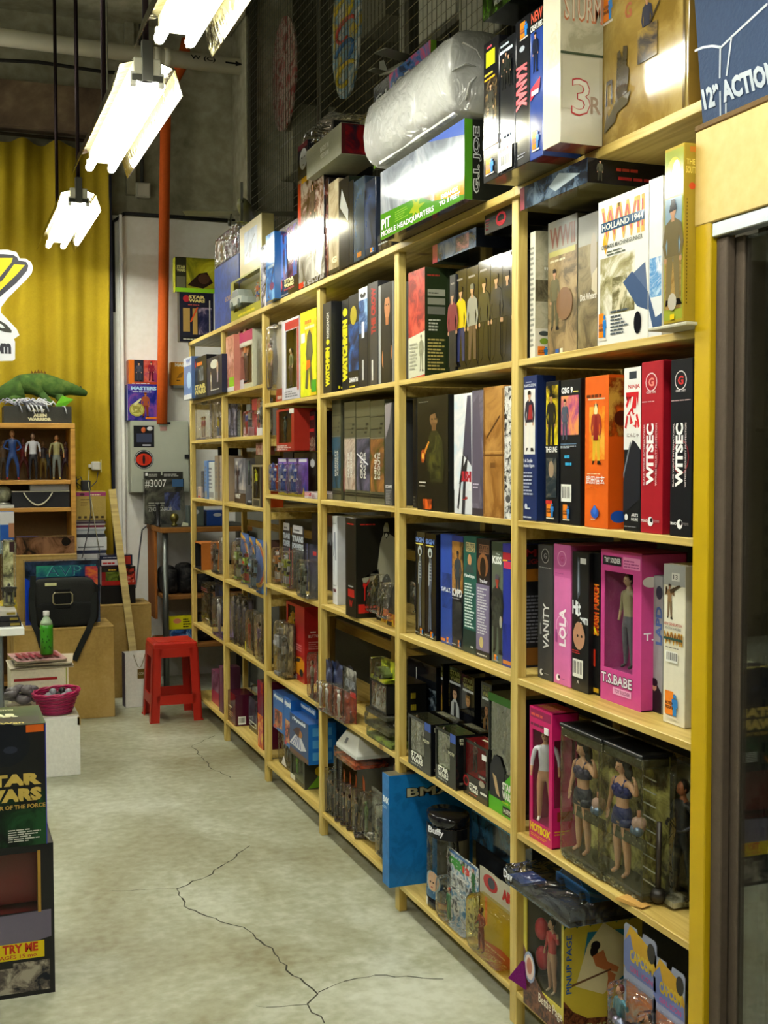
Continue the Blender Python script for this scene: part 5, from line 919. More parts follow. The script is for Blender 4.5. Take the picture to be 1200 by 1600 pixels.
box('figure_box', 'grey green box with red faced pilot', pl(768, 785, 846, rec=.05), .22, '5A6454', F=[R(0, .93, 1, 1, '3A4838'), T('The', .4, .895, .75, .91, 'D8E0D8'), T('KISS', .08, .82, .92, .885, 'F0F4F0', 0, .04), FG(.55, .08, .66, '2A2C28', '3A3A32', 'A84030', '504858'), A(.1, .3, .95, .55, '2A2C28', '44463E', '1A1C18', 30), E(.9, .35, .12, .05, 'A8A898'), LG(.3, .02, .7, .07)])
box('figure_box', 'deep blue box with red and yellow tab', pl(785.5, 800.5, 849, rec=.05), .22, '24349A', F=[R(0, .93, 1, 1, '38389A'), R(0, .87, 1, .93, 'B02838'), R(0, .855, .5, .87, 'E0C030'), R(.1, .8, 1, .86, 'D03858'), A(0, 0, 1, .35, '1C2C80', '24349A', '182460', 7), R(.05, .02, .95, .05, 'C87828')], side='1C1C20', R=[T('ME', .18, .9, .45, .96, '982020'), T('LIGHTS', .18, .84, .5, .88, '882020', 0, .02), R(.16, .7, .5, .8, 'B07020'), L(.18, .2, .48, .6, 14, '70707A'), R(0, .02, .6, .16, '7A5020')])
cell(1, 4)
SWT = lambda a0, b0, a1, b1, c='E8D870': [T('STAR', a0, (b0+b1)/2+.004, a1, b1, c, 0, .05), T('WARS', a0, b0, a1, (b0+b1)/2-.004, c, 0, .05)]
SWW = lambda a0, b0, a1, b1: SWT(a0, b0, a1, b1, 'E8E8DC')
p_ = pl(637, 680, 1062, rec=.2); box('vehicle_box', 'mossy green box at the back of shelf', p_, .1, '34341E', F=[A(0, .55, 1, 1, '3A3A20', '5A5A38', '6A6A48', 8), T('FORCE', .05, .55, .95, .72, '8A8448', 0, .05), T('LINK', .1, .32, .8, .5, '7A7440', 0, .05)])
def coll(skin, top, hair='4A3020'):
    return [R(0, 0, 1, 1, '0C0D12'), *SWT(.12, .86, .9, .97, '8A8848'), R(.1, .825, .95, .85, 'C8CCD0'), E(.5, .72, .16, .055, skin), P([(.3, .72), (.34, .79), (.66, .79), (.7, .72), (.6, .76), (.4, .76)], hair), P([(.15, .4), (.22, .62), (.42, .67), (.6, .67), (.82, .6), (.9, .4)], top), P([(.42, .4), (.45, .64), (.58, .64), (.62, .4)], '20222A'), E(.46, .725, .02, .008, '201410'), E(.56, .725, .02, .008, '201410')]
box('figure_box', 'black collector box, man in yellow jacket', pl(673, 692, 1030, rec=.15), .16, '0D0E12', kind='gloss', F=coll('A87850', 'B89030'))
box('figure_box', 'black collector box, dark haired woman in white', pl(701, 721, 1040, rec=.145), .16, '0D0E12', kind='gloss', F=coll('C8A080', 'C8CCD0', '2A1A14'))
box('figure_box', 'black collector box, man beside lilac haze', pl(721.5, 741, 1052, rec=.145), .16, '0D0E12', kind='gloss', F=coll('B88858', '181A20', '7A5828'))
box('figure_box', 'black collector box beside the tall window box', pl(752, 768, 1064, rec=.14), .16, '0D0E12', kind='gloss', F=coll('A87858', '7A5A38', '301C10'))
def swb(nm, p_, inner, c='0F1114', side='0A0B0E', tab='3050A0'):
    return winbox('figure_window_box', nm, p_, .12, c, win=(.06, .28, .72, .94), inner=inner, topwin=True, fill=ffig(('A08868', '6A6A50', '4A4838', '181818', '302418'), 'bent', .68), F=[R(.74, .84, 1, 1, tab), P([(.6, .7), (.97, .66), (.97, .54), (.64, .6)], '20241E'), T('POTF', .66, .6, .94, .66, 'D8D8B8'), *SWW(.15, .1, .66, .3), T('POWER OF THE', .15, .05, .6, .08, 'C8C8B8')], R=[*SWT(.1, .82, .4, .94, 'C8C8B0'), L(.1, .1, .6, .15, 2, '908878')], T=[R(.1, .72, .9, .98, '24261E'), L(.12, .75, .85, .95, 4, 'C8C8A8')], kind='gloss')
swb('black space saga window box nearest the corner', pl(638, 673, 1114, rec=.0), '3A3C2C')
swb('black space saga window box in the middle', pl(680, 712, 1133, rec=.008), '3E4A28')
p_ = pl(724, 762, 1152, rec=.026); winbox('figure_window_box', 'black and red window box with white stickers', p_, .12, '16100F', win=(.08, .38, .92, .95), inner='8A1C24', topwin=True, fill=ffig(('A08868', '503028', '302020', '181818', '302418'), 'bent', .55), F=[E(.12, .25, .12, .1, 'A01820'), E(.12, .25, .08, .06, '16100F'), *SWW(.25, .1, .62, .25), L(.25, .06, .6, .08, 1, 'C03030'), R(.62, .42, .95, .5, '201818'), L(.66, .44, .92, .48, 2, 'D8D8D0'), R(.72, .16, .98, .2, 'D8D8D0'), R(.78, .78, .96, .88, 'E8E8E4'), E(.78, .34, .12, .06, '9A9080')], T=[L(.3, .3, .9, .9, 4, 'C8C8A8')], kind='gloss')
def f_(o, w_, cav, h_, wn): fig(o, w_*.5, cav*.5, h_*.32, h_*.6, ('5A5040', '3A3830', '2A2A24', '181818', '181814'), 'down')
p_ = pl(763, 800.5, 1080, rec=.03); winbox('figure_window_box', 'tall black and lime window box', p_, .16, '14181A', win=(.05, .36, .95, .93), inner='3E4236', fill=f_, F=[R(0, .93, 1, 1, '2A5A1C'), P([(0, 0), (1, 0), (1, .4), (.7, .3), (.6, .18), (0, .14)], '4AA818'), P([(.05, .12), (.1, .38), (.25, .48), (.5, .48), (.68, .38), (.7, .12)], '101220'), P([(.18, .32), (.35, .16), (.5, .14), (.34, .3)], 'B89870'), *SWW(.6, .15, .98, .29), T('POWER OF', .6, .11, .98, .13, 'C8D830'), R(.62, .02, .98, .09, '15181A'), T('14.0399', .66, .035, .95, .075, 'E0E0D8')], kind='gloss')
cell(1, 5)
p_ = dict(loc=(X0-.045, 3.668, ZS[5]+.0004), rz=-math.pi/2, w=.062, h=.37)
box('figure_box', 'tall bright blue bicycle box jutting over the post', p_, .3, '1770B8', kind='card', F=[A(0, 0, 1, 1, '156AB0', '1770B8', '1C7AC4', 30), T('BMX', .12, .74, .95, .8, 'E8F0F8', 0, .06), L(.15, .69, .9, .72, 2, 'A8C8E0')], side='1466A8', R=[A(0, 0, 1, 1, '1466A8', '1770B8', '1A74BA', 20), T('BMX', .2, .79, .78, .88, '15180F', 0, .1), T('BMX', .21, .795, .77, .875, 'B8B090', 0, .03)], top='6A6450')
t = empty('doll_tube', (X0+.075, 3.40, ZS[5]+.0005), -math.pi/2); lab(t, 'oval clear window tube with brunette doll', 'doll pack')
mb = MB(); H_ = .30; k0 = M('14141A', 'gloss')
mb.lathe([(.072, 0), (.077, .004), (.077, .035), (.076, .035)], k0, 28, 0, 0, 1.15, .82); mb.lathe([(.076, H_-.035), (.077, H_-.035), (.077, H_-.004), (.07, H_)], k0, 28, 0, 0, 1.15, .82)
vs = []; fs = []
for q in range(15):
    an = math.radians(0+180*q/14); vs += [(.0765*1.15*math.cos(an), .0765*.82*math.sin(an), .035), (.0765*1.15*math.cos(an), .0765*.82*math.sin(an), H_-.035)]
for q in range(14): fs.append((2*q, 2*q+2, 2*q+3, 2*q+1))
mb.add(vs, fs, M('7A7258')); mb.obj('carton_ends', t)
mb = MB(); vs = []; fs = []
for q in range(15):
    an = math.radians(180+180*q/14); vs += [(.0765*1.15*math.cos(an), .0765*.82*math.sin(an), .035), (.0765*1.15*math.cos(an), .0765*.82*math.sin(an), H_-.035)]
for q in range(14): fs.append((2*q, 2*q+2, 2*q+3, 2*q+1))
mb.add(vs, fs, PLAS, True); mb.obj('clear_window', t)
fig(t, .02, .01, .036, .225, ('D0A888', '201E20', '181818', '101010', '4A2C18'), 'down', 'doll')
def arc(mb, a0, a1, z0, z1, c, off=.001, n=8, smooth=False):
    vs = []; fs = []
    for q in range(n+1):
        an = math.radians(a0+(a1-a0)*q/n); vs += [((.077+off)*1.15*math.cos(an), (.077+off)*.82*math.sin(an), z0), ((.077+off)*1.15*math.cos(an), (.077+off)*.82*math.sin(an), z1)]
    for q in range(n): fs.append((2*q, 2*q+2, 2*q+3, 2*q+1))
    mb.add(vs, fs, M(c, 'ink'))
mb = MB(); arc(mb, 240, 300, .036, .06, '2A5A80'); arc(mb, 240, 262, .003, .03, 'E0E0D8'); arc(mb, 300, 345, .01, .034, '702A1C', .0012); arc(mb, 304, 341, .014, .03, 'B88848', .0016); arc(mb, 190, 390, H_-.07, H_-.036, '14141A', .0004, 16)
for q in range(16):
    z0 = .055+.075*math.sin(math.pi*q/16)
cx_, cz_ = 282, .088
def spot(da, dz, ra, rz_, c, off):
    vs = []
    for q in range(14):
        an = math.radians(cx_+da+ra*math.cos(2*math.pi*q/14)); vs.append(((.077+off)*1.15*math.cos(an), (.077+off)*.82*math.sin(an), cz_+dz+rz_*math.sin(2*math.pi*q/14)))
    mb.add(vs, [tuple(range(14))], M(c, 'ink'))
spot(0, 0, 27, .036, '8AA8B8', .0012); spot(3, .003, 21, .031, 'C8A080', .0016); spot(0, -.004, 15, .022, 'D0A888', .002); spot(-5, 0, 3, .003, '201410', .0025); spot(6, 0, 3, .003, '201410', .0025); spot(1, -.016, 4, .0025, '983838', .0025)
mb.obj('printed_artwork', t)
flat_text('lettering', t, 'Buffy', (.005, -.0690, H_-.062), (.07, .022, 0), (0, 0, .026), 'E8E8F0', .03)
p_ = pl(690, 738, 1322, rec=.03)
o = blister('hanging_card', 'comic printed card with red haired heroine blister', p_, 'C8C8C4', bub=(.0, .0, .98, .62), dep=.045, F=[A(0, 0, 1, 1, '303038', 'D8D8D4', '3A78A0', 36), T('GEN', .05, .75, .55, .9, '3A9838', 0, .08), T('13', .5, .77, .72, .88, 'C83028', 0, .08), R(.05, .94, .95, .98, '3A68A0'), FG(.85, .55, .4, '2A6A38', '2A6A38', 'C88868', 'C04828'), L(.3, .65, .8, .7, 1, 'D8D8D4')], fill=ffig(('C8A888', '3A8A58', '3A8A58', 'C8C8C0', 'B84828'), 'up', .5), yaw=.0)
p_ = pl(740, 797, 1352, rec=.024); blister('hanging_card', 'pale card with red capitals and amber blister', p_, 'A8A494', bub=(.0, .02, .98, .70), dep=.05, plas=AMBER, F=[R(0, .66, 1, 1, 'A8A494'), R(0, 0, 1, .66, 'A89830'), E(.3, .86, .2, .1, 'A82028'), E(.33, .87, .1, .07, '303848'), T('AKU', .62, .78, .99, .92, 'B81820', 0, .08), P([(0, .02), (1, .0), (1, .12), (.6, .15), (0, .08)], 'B04020'), T('Library.com', .15, .04, .7, .08, 'E0D0B0'), R(.15, .3, .22, .66, 'C86A28')], fill=ffig(('5A2018', '8A2018', '7A1C18', '4A1814', '402018'), 'bent', .56))
p_ = dict(loc=(X0+.12, 3.32, ZS[5]+.235), rz=-math.pi/2, w=.40, h=.10); box('vehicle_box', 'blue tinted vehicle box lying at the back', p_, .14, '18242E', kind='gloss', F=[A(0, 0, 1, 1, '14202C', '28506A', '101418', 9), R(0, .85, 1, 1, '3A78A0')], top='1A2A38', T=[A(0, 0, 1, 1, '101418', '2A4858', 'A8A078', 9)])
box('support_box', 'plain dark box under the blue vehicle box', dict(loc=(X0+.13, 3.31, ZS[5]+.0004), rz=-math.pi/2, w=.38, h=.234), .12, '1A1A1C', F=[A(.05, .1, .95, .9, '141418', '20242A', '2A3036', 9)])

# ================================================================== THIRD BAY
cell(2, 0)
box('figure_box', 'shallow dark box under the playset overhang', pl(588, 613, 378, rec=-.01, h=.055), .2, '2A2620', kind='gloss', F=[L(.1, .4, .9, .6, 1, 'A8A8A0'), A(.05, .05, .95, .35, '3A3024', '5A4A34', '201C18', 30)])
GL = lambda *ops: [R(0, 0, 1, 1, '18191C')]+list(ops)
box('figure_box', 'dark navy box with orange foot badge', pl(570.5, 587, 286, rec=-.02), .25, '1C2434', kind='gloss', F=[A(0, .1, 1, .9, '161C28', '2A3A58', '3A4A68', 7), LG(.5, .03, .85, .09)])
box('figure_box', 'steel blue box reflecting the lights', pl(553, 570, 285, rec=-.02), .25, '2E3844', kind='gloss', F=[A(0, 0, 1, 1, '28323C', '3A4854', '485868', 6), R(.3, .04, .7, .1, 'B07030')])
box('figure_box', 'very slim black box beside the steel one', pl(546, 552.5, 284, rec=-.02), .25, '141416', kind='gloss', F=GL())
box('figure_box', 'black and white glossy soldier box', pl(530, 545.5, 284, rec=-.02), .25, '1A1A1C', kind='gloss', F=GL(P([(.1, .7), (.9, .5), (.95, .62), (.3, .9)], 'A8A8A0')))
box('figure_box', 'beige box with round letter at foot', pl(514, 529.5, 288, rec=-.02), .25, 'A89878', kind='gloss', F=[A(0, 0, 1, 1, '8A7A5A', 'A89878', 'C0B494', 8), T('G', .3, .1, .8, .17, 'D0B870', 0, .05), R(0, 0, 1, .04, '3A3428')])
box('figure_box', 'slim dark box with red spine detail', pl(506.5, 513.5, 282, rec=-.01), .25, '28201E', kind='gloss', F=[A(0, 0, 1, 1, '18181A', '6A2A20', '8A8A80', 18)])
Xl = X0-.05; qa_, qb_, qc_ = atX(479, 281, Xl), atX(533, 246, Xl), atX(479, 236, Xl)
p_ = dict(loc=(Xl, qa_.y, qa_.z), rz=-math.pi/2, w=qa_.y-qb_.y, h=qc_.z-qa_.z)
box('long_carton', 'long plain grey carton lying over upright boxes', p_, .16, 'A5A48E', kind='matte', F=[T('MADE IN', .42, .55, .66, .72, 'E8E8E0', 0, .04), T('VIETNAM', .42, .32, .66, .48, 'E8E8E0', 0, .04)], side='5A1418', R=[A(.1, .05, .9, .95, 'A01818', '601020', '202030', 12)], top='8E8D78')
t = clam('clear_bag', 'crinkled clear bag holding a pale face', dict(loc=(X0+.0, 4.72, qc_.z+.002), rz=-math.pi/2, w=.38, h=.12), .18, back='5A5844', plas=SMOKE, fill=lambda o, w_, cav, h_, wn: (lambda m_: (m_.ball((w_*.35, cav*.4, h_*.45), .04, M('C8B8A8', 'plastic'), 12, 8, (1.2, .8, 1)), m_.cbox(w_*.72, cav*.2, .01, w_*.8, cav*.8, h_*.9, M('14141A')), m_.obj('bag_contents', o)))(MB()))
cell(3, 0)
ub_ = box('figure_box', 'glossy box with battle artwork stacked above another', pl(466, 506, 284, X=X0-.015, z=ZS[0]+.165), .2, '2A2420', kind='gloss', F=[A(0, 0, 1, 1, '2A1A14', '7A5A48', 'B8A898', 12), R(0, .2, .12, .95, 'B03018'), R(.15, .92, .4, 1, 'D8A020'), FG(.6, .05, .8, '5A4A3A', '3A3028'), R(0, 0, 1, .1, '282428'), T('STAR', .1, .04, .3, .14, 'C03020')])
box('portrait_box', 'dark box with pale face portrait', pl(466, 481, 230, X=X0-.01, z=max(v[2] for v in ub_.bound_box)+ub_.location.z+.001), .1, '1C1C22', kind='gloss', F=[R(0, .85, 1, 1, '5A2028'), E(.55, .55, .38, .3, 'B8B8B4'), E(.4, .6, .06, .025, '181818'), E(.68, .6, .06, .025, '181818'), E(.55, .38, .08, .02, '603030'), P([(0, 0), (.4, .25), (.8, .25), (1, 0)], '383840')])
box('figure_box', 'glossy white and black window style lower box', pl(467, 507, 356, X=X0-.015, h=.163), .2, '28241E', kind='gloss', F=[A(0, .1, 1, 1, '5A5448', '8A8478', 'C0BCB0', 8), R(0, .88, 1, 1, '3A3A30'), L(.05, .9, .5, .97, 1, 'D8C850'), P([(.75, .95), (1, .95), (.85, .1), (.65, .3)], 'D8D8D0'), R(0, 0, .2, .14, 'C03020'), A(.2, 0, 1, .12, '2A2420', 'A8A098', '181818', 30)])
box('figure_box', 'black window style box with red mask emblem', pl(431, 466, 363, rec=-.01), .14, '1C1820', kind='gloss', F=[A(.12, .24, .95, .95, '1A1830', '703858', '3A68B0', 12), P([(.25, .9), (.33, .9), (.36, .3), (.28, .26)], '3A6AC0'), P([(.42, .85), (.48, .85), (.52, .35), (.44, .3)], '4A7AD0'), E(.75, .55, .14, .08, 'C0B080'), E(.2, .18, .12, .1, 'B01820'), *SWT(.4, .12, .82, .24, 'D8CC80'), T('EPISODE I', .4, .08, .82, .105, 'C04030'), L(.1, .02, .7, .05, 1, '909090')])
box('figure_box', 'slim bright blue box overhanging the shelf', pl(416, 429, 369, X=X0-.04), .2, '2A62A0', kind='gloss', F=[A(0, 0, 1, 1, '1E4C88', '2E6CB0', '6AA8D8', 14), R(.2, .48, .95, .52, '8AA8C0'), E(.7, .2, .25, .06, '6A2868')])
cell(4, 0)
box('figure_box', 'narrow silver box behind the blue one', pl(408, 416, 386, rec=-.01), .2, '8A8890', kind='gloss', F=[A(0, 0, 1, 1, '30303A', '8888A0', 'D8D8E0', 20)])
def f_(o, w_, cav, h_, wn): bot(o, w_*.75, cav*.5, wn[1], h_*.5, ('B8B0A0', 'C06030', '4A68A8')); toycar(o, w_*.35, cav*.5, wn[1], w_*.4, ('A8B0A8', '788088', '505850'))
p_ = pl(361, 409, 442, rec=-.01); h_lo = p_['h']; winbox('toy_window_box', 'yellow green window box with grey vehicle', p_, .18, '98942C', win=(.1, .2, .95, .95), inner='6A6A40', fill=f_, F=[L(.25, .05, .8, .15, 1, 'D8C820')], topwin=True)
p_ = pl(375, 409, 355, X=X0+.01, z=ZS[0]+.01+h_lo, h=.24); p_['loc'] = (p_['loc'][0], p_['loc'][1], p_['loc'][2])
box('model_kit_box', 'beige kit box with helicopter picture', p_, .06, 'C8B878', F=[R(.22, .2, .82, .84, '9AA8BC'), A(.22, .2, .82, .84, '8A98AC', 'A8B4C4', 'C8D0D8', 9), E(.5, .48, .08, .1, '3A4040'), P([(.3, .36), (.7, .7), (.72, .68), (.32, .34)], '3A4040'), R(.48, .28, .5, .5, '3A4040')])
q0 = atX(386, 352, X0+.08); plane('toy_plane', 'olive warplane with long straight wings on top boxes', (q0.x, q0.y, q0.z+.02), 1.25, .62, '7A7A50', '3A3A28')
cell(5, 0)
p_ = pl(336, 374, 421, X=X0+.03); box('book_box', 'deep blue box with small gilt letters', p_, .1, '1C3A80', kind='matte', F=[A(0, 0, 1, 1, '18346F', '1E3E88', '24489A', 20), T('ECHOES', .45, .4, .8, .47, 'B89048', 0, .02)])
hb = p_['h']
def f_(o, w_, cav, h_, wn): [bot(o, w_*(.2+.3*q), cav*.5, .012, h_*.8, (('9088A0', '803848', '403850')[q], '705870', '30304A')) for q in range(3)]
p_ = dict(loc=(p_['loc'][0], p_['loc'][1], p_['loc'][2]+hb+.002), rz=-math.pi/2, w=p_['w'], h=.16); clam('clear_pack', 'clear pack of purple creatures on the blue box', p_, .1, back='3A3648', fill=f_)

cell(2, 1)
WM = 'D8D020'
box('figure_box', 'black box with yellow vertical title and dot', pl(505, 518, 475, rec=.0), .27, '1A1B1E', F=[T('WATCHMEN', .3, .07, .8, .5, WM, 90, .08), E(.6, .56, .2, .03, WM), T('RORSCHACH', .45, .6, .75, .88, 'C8C8C0', 90, .04), L(.85, .62, .9, .85, 1, '888880')], side='1E1F20', R=[R(.7, .05, .9, .9, '26272A'), T('Infinity', .1, .03, .6, .07, WM)])
box('figure_box', 'black box with larger yellow title', pl(534.5, 545, 470, rec=.03), .25, '1A1B1E', F=[T('WATCHMEN', .1, .1, .85, .78, WM, 90, .1), E(.5, .86, .35, .045, WM)])
box('figure_box', 'black box with blue coat portrait', pl(545, 560.5, 463, rec=.03), .25, '16181C', F=[A(0, .2, 1, .7, '101420', '1C3A70', '3A78C0', 9), E(.5, .78, .32, .1, 'A89828'), T('DR. MANHATTAN', .08, .08, .92, .13, 'E8E8E8', 0, .04), L(.1, .03, .9, .06, 1, 'C8B830')])
box('figure_box', 'black box with pale top and blue band', pl(561, 574.5, 452, rec=.03), .25, '1A1E28', F=[A(0, .55, 1, .88, '101828', '2A5088', '8AB0D8', 9), R(0, .88, 1, 1, 'D8DCE0'), P([(.15, .93), (.3, .95), (.5, .93), (.7, .95), (.85, .93), (.7, .9), (.3, .9)], '14161A'), L(.35, .5, .7, .82, 1, 'E0E8F0'), L(.4, .08, .65, .48, 1, 'B8B8B8')])
box('figure_box', 'charcoal box with red scrawled lettering', pl(575, 590.5, 444, rec=.03), .25, '3A3A3C', F=[R(0, .0, .2, 1, '222224'), T('THE CROW', .35, .5, .8, .95, 'A82828', 90, .06), L(.4, .06, .65, .45, 1, 'D8D8D0')])
box('figure_box', 'grey edged box with bare man portrait', pl(591.5, 613, 447, rec=.01), .25, '9A9C9C', F=[R(.18, 0, 1, 1, '18181A'), P([(.35, .9), (.55, 1), (.9, 1), (.98, .85), (.9, .6), (.85, .9), (.45, .9), (.42, .65)], '0C0C0E'), E(.65, .76, .2, .13, 'B87A50'), P([(.45, .85), (.85, .85), (.9, .92), (.45, .93)], '0C0C0E'), E(.58, .78, .03, .01, '181008'), E(.74, .78, .03, .01, '181008'), R(.55, .55, .75, .66, 'A86A40'), E(.4, .25, .12, .1, 'C08050'), E(.9, .3, .1, .08, 'C08050'), P([(.45, .58), (.85, .58), (.95, .4), (.9, .05), (.4, .05), (.35, .4)], '1E1E22')])
cell(2, 2)
def scope(a0, c1, c2, c3, ttl, vert=True):
    return [R(0, 0, 1, 1, '50503C'), R(0, .84, 1, .85, '2A2A20'), R(0, .72, .6, .73, '2A2A20'), R(.6, .68, .78, .7, '20201A'), R(.66, .72, .84, .74, '20201A'), R(.72, .76, .9, .78, '20201A'), A(.02, .12, .98, .63, c1, c2, c3, 9), R(0, .635, 1, .64, '8A8A78'), T(ttl[0], .3, .24, .5, .5, 'C8C8C0', 90, .03), T(ttl[1], .55, .24, .72, .5, 'C8C8C0', 90, .03), R(0, .085, 1, .095, '22221A'), R(0, .06, 1, .075, '22221A')]
box('figure_box', 'slate grey box with teal lower picture', pl(511.5, 533, 627, rec=.05), .2, '50503C', F=scope(0, '202820', '28506A', '404838', ('KNIGHT', 'ALEXANDER')))
box('figure_box', 'dark recessed box with crimson blur', pl(533.5, 538.5, 640, rec=.06), .2, '16161A', F=[R(0, .1, 1, .35, '701C28')])
box('figure_box', 'slate grey box with white robe picture', pl(538.5, 556, 629, rec=.045), .2, '4A4A38', F=scope(0, '8A7A70', 'B8A898', '6A4838', ('MASTER', 'SERIES')))
box('figure_box', 'slate grey box with white slash on blue', pl(557, 578.5, 628, rec=.045), .2, '50503C', F=scope(0, '2A2A34', '484858', '706880', ('GRAND', 'MASTER'))+[P([(.05, .48), (.1, .49), (.9, .38), (.85, .37)], 'E0E0E8')])
box('figure_box', 'slate grey box with olive and rust picture', pl(579, 601, 627, rec=.045), .2, '50503C', F=scope(0, '4A4A18', '7A5030', 'A87838', ('NINJA', 'SCOUTS')))
box('figure_box', 'grey box with pale triangle and small print', pl(601.5, 613, 630, rec=.035), .2, '3E4042', F=[P([(0, .98), (.9, 1), (.7, .8), (.1, .65)], '8A8488'), T('SCOPE', .1, .17, .95, .2, 'D8D8D8', 0, .04), L(.15, .02, .9, .16, 9, '909090')])
cell(2, 3)
p_ = pl(506, 527, 804, 938); box('figure_box', 'white box with grey outlined robot emblem', p_, .2, 'DCE0E8', F=[P([(.05, .88), (.15, .92), (.85, .92), (.95, .88), (.95, .25), (.85, .21), (.15, .21), (.05, .25)], 'A0A8B0'), P([(.07, .875), (.16, .91), (.84, .91), (.93, .875), (.93, .255), (.84, .22), (.16, .22), (.07, .255)], 'DCE0E8'), P([(.35, .82), (.7, .82), (.85, .5), (.6, .5), (.5, .65), (.4, .55), (.2, .55)], '8890A0'), P([(.4, .55), (.55, .55), (.45, .3)], 'A8B0BC'), T('ASTRO BOY', .18, .14, .85, .18, '702038', 0, .08)], side='B8BCC4')
p_ = pl(530, 546, 808, 961); p_['loc'] = (X0-.012, p_['loc'][1], p_['loc'][2])
MASKV = [(.50, 1.0), (.60, 1.0), (.66, .93), (.66, .86), (.82, .78), (1.0, .80), (1.0, 0), (.62, .0), (.60, .2), (.56, .45), (.5, .5), (.47, .46), (.5, .58)]
box('figure_box', 'huge black box with grey caped silhouette', p_, .165, '17160F', F=[L(.2, .93, .85, .955, 1, 'B02018'), R(.25, .2, .85, .28, 'A82018'), T('W', .35, .1, .7, .17, 'A82018', 0, .05), L(.3, .3, .8, .33, 1, 'A8A8A0')], side='15140D', R=[L(.1, .93, .6, .955, 1, 'A02018'), P([(.52, .58), (.56, .74), (.6, .8), (.64, .84), (.64, .9), (.68, .95), (.74, .95), (.77, .9), (.77, .84), (.9, .8), (1, .74), (1, .06), (.58, .06), (.57, .2), (.54, .44), (.52, .49), (.48, .44), (.4, .42), (.14, .4), (.18, .33), (.24, .36), (.34, .37), (.42, .38), (.47, .42)], '8E8C78'), P([(.64, .86), (.77, .86), (.76, .82), (.71, .79), (.66, .82)], '14140F'), E(.705, .825, .035, .02, 'B8B8AC'), P([(.16, .33), (.18, .36), (.24, .34), (.28, .38), (.33, .4), (.31, .35), (.26, .33), (.22, .3), (.21, .18), (.19, .17), (.19, .29)], 'B82018'), E(.3, .24, .012, .02, 'B82018'), E(.33, .29, .008, .01, 'B82018'), R(.05, .05, .2, .14, 'B82018'), L(.2, .1, .62, .145, 1, 'B82018'), T('NO TRADER', .2, .05, .55, .09, 'B82018', 0, .04)])
for (xl, xr, yt, yb_, nm, c) in ((580, 597, 892, 968, 'arched clear pack with orange printed foot', 'D87818'), (596, 614, 905, 976, 'arched clear pack with yellow printed foot', 'D8A020')):
    p_ = pl(xl, xr, yt, yb_); blister('arched_pack', nm, p_, '3A3A34', arch=True, bub=(.05, .2, .95, .98), dep=.05, F=[A(0, 0, 1, .3, c, 'B02818', 'E0C030', 30), R(0, 0, .4, .12, '181818')], fill=ffig(('9A8A70', '5A5A3A', '4A4A34', '181818', '302818'), 'bent', .6), lean=-.12)
cell(2, 4)
for (xl, xr, yt, yb_, nm, dp) in ((502, 512, 1026, 1106, 'arched dark blue pack with white armoured trooper', 0), (511, 528, 1028, 1110, 'second arched dark pack with white armoured trooper', 1), (529, 549, 1036, 1120, 'arched clear pack with orange side and red tag', 2)):
    p_ = pl(xl, xr, yt, yb_); blister('arched_pack', nm, p_, '161A28', arch=True, bub=(.04, .0, .96, .55), dep=.045, F=[A(0, .55, 1, .95, '10141E', '1C2C58', '8898B8', 9) if dp < 2 else A(0, .4, 1, .95, '20221C', '4A4A40', 'A8A8A0', 14), A(0, 0, 1, .5, '702418', 'A04018', '401818', 18)]+([T('STAR WARS', .2, .6, .9, .75, '98A0A8', 0, .03), R(.55, .45, .95, .55, 'D02018')] if dp == 2 else []), fill=ffig(('E0E0DC', 'DCDCD8', 'E0E0DC', 'D8D8D4', 'D8D8D4'), 'down', .52))
def stk(z, y0_, w_, h_, nm, back, band=None, tx=None, dx=0., dep=.2):
    p_ = dict(loc=(X0+dx, y0_, ZS[4]+z), rz=-math.pi/2, w=w_, h=h_)
    o = clam('clear_pack', nm, p_, dep, back=back, plas=SMOKE, r=.008, fill=lambda o, w2, cav, hh, wn: (toycar(o, w2*.5, cav*.45, .012, w2*.62, ('5A6A3A', '3A4030', '202018'))))
    if band: m_ = MB(); m_.box(w2_ := w_*.99, .01, .004, w_+.001, dep*.75, h_-.004, M(band)); m_.obj('printed_sleeve', o)
    return o
stk(.002, 3.96, .25, .035, 'lowest green clear tray in the leaning stack', '5A6A2C')
stk(.040, 3.98, .25, .045, 'second clear tray in the leaning stack', '3A3A24')
stk(.088, 3.97, .22, .02, 'thin black edged tray in the leaning stack', '1C1C18')
o = winbox('vehicle_window_box', 'clear fronted box with yellow side lettering', dict(loc=(X0+.005, 3.93, ZS[4]+.110), rz=-math.pi/2, w=.165, h=.10), .15, '1A1A18', win=(.03, .05, .97, .95), inner='504C44', fill=fbot(('A8A8A8', '686868', '383838'), .9), F=[], R=[T('MILITARY', .3, .1, .5, .92, 'D8C030', -90, .05), L(.6, .1, .8, .9, 2, 'A89828')])
stk(.213, 3.92, .15, .075, 'small olive clear tray on top of the stack', '7A8A20')
box('vehicle_box', 'dark blue box with silver print behind the stack', dict(loc=(X0+.17, 3.98, ZS[4]), rz=-math.pi/2, w=.26, h=.27), .1, '14181E', kind='gloss', F=[A(0, 0, 1, .7, '101418', '283848', '98A8B8', 14), R(.3, .7, .33, .9, 'C8C8C8')])
p_ = dict(loc=(X0-.05, 3.935, ZS[4]-.02), rz=-math.pi/2, w=.2, h=.05)
cell(2, 5)
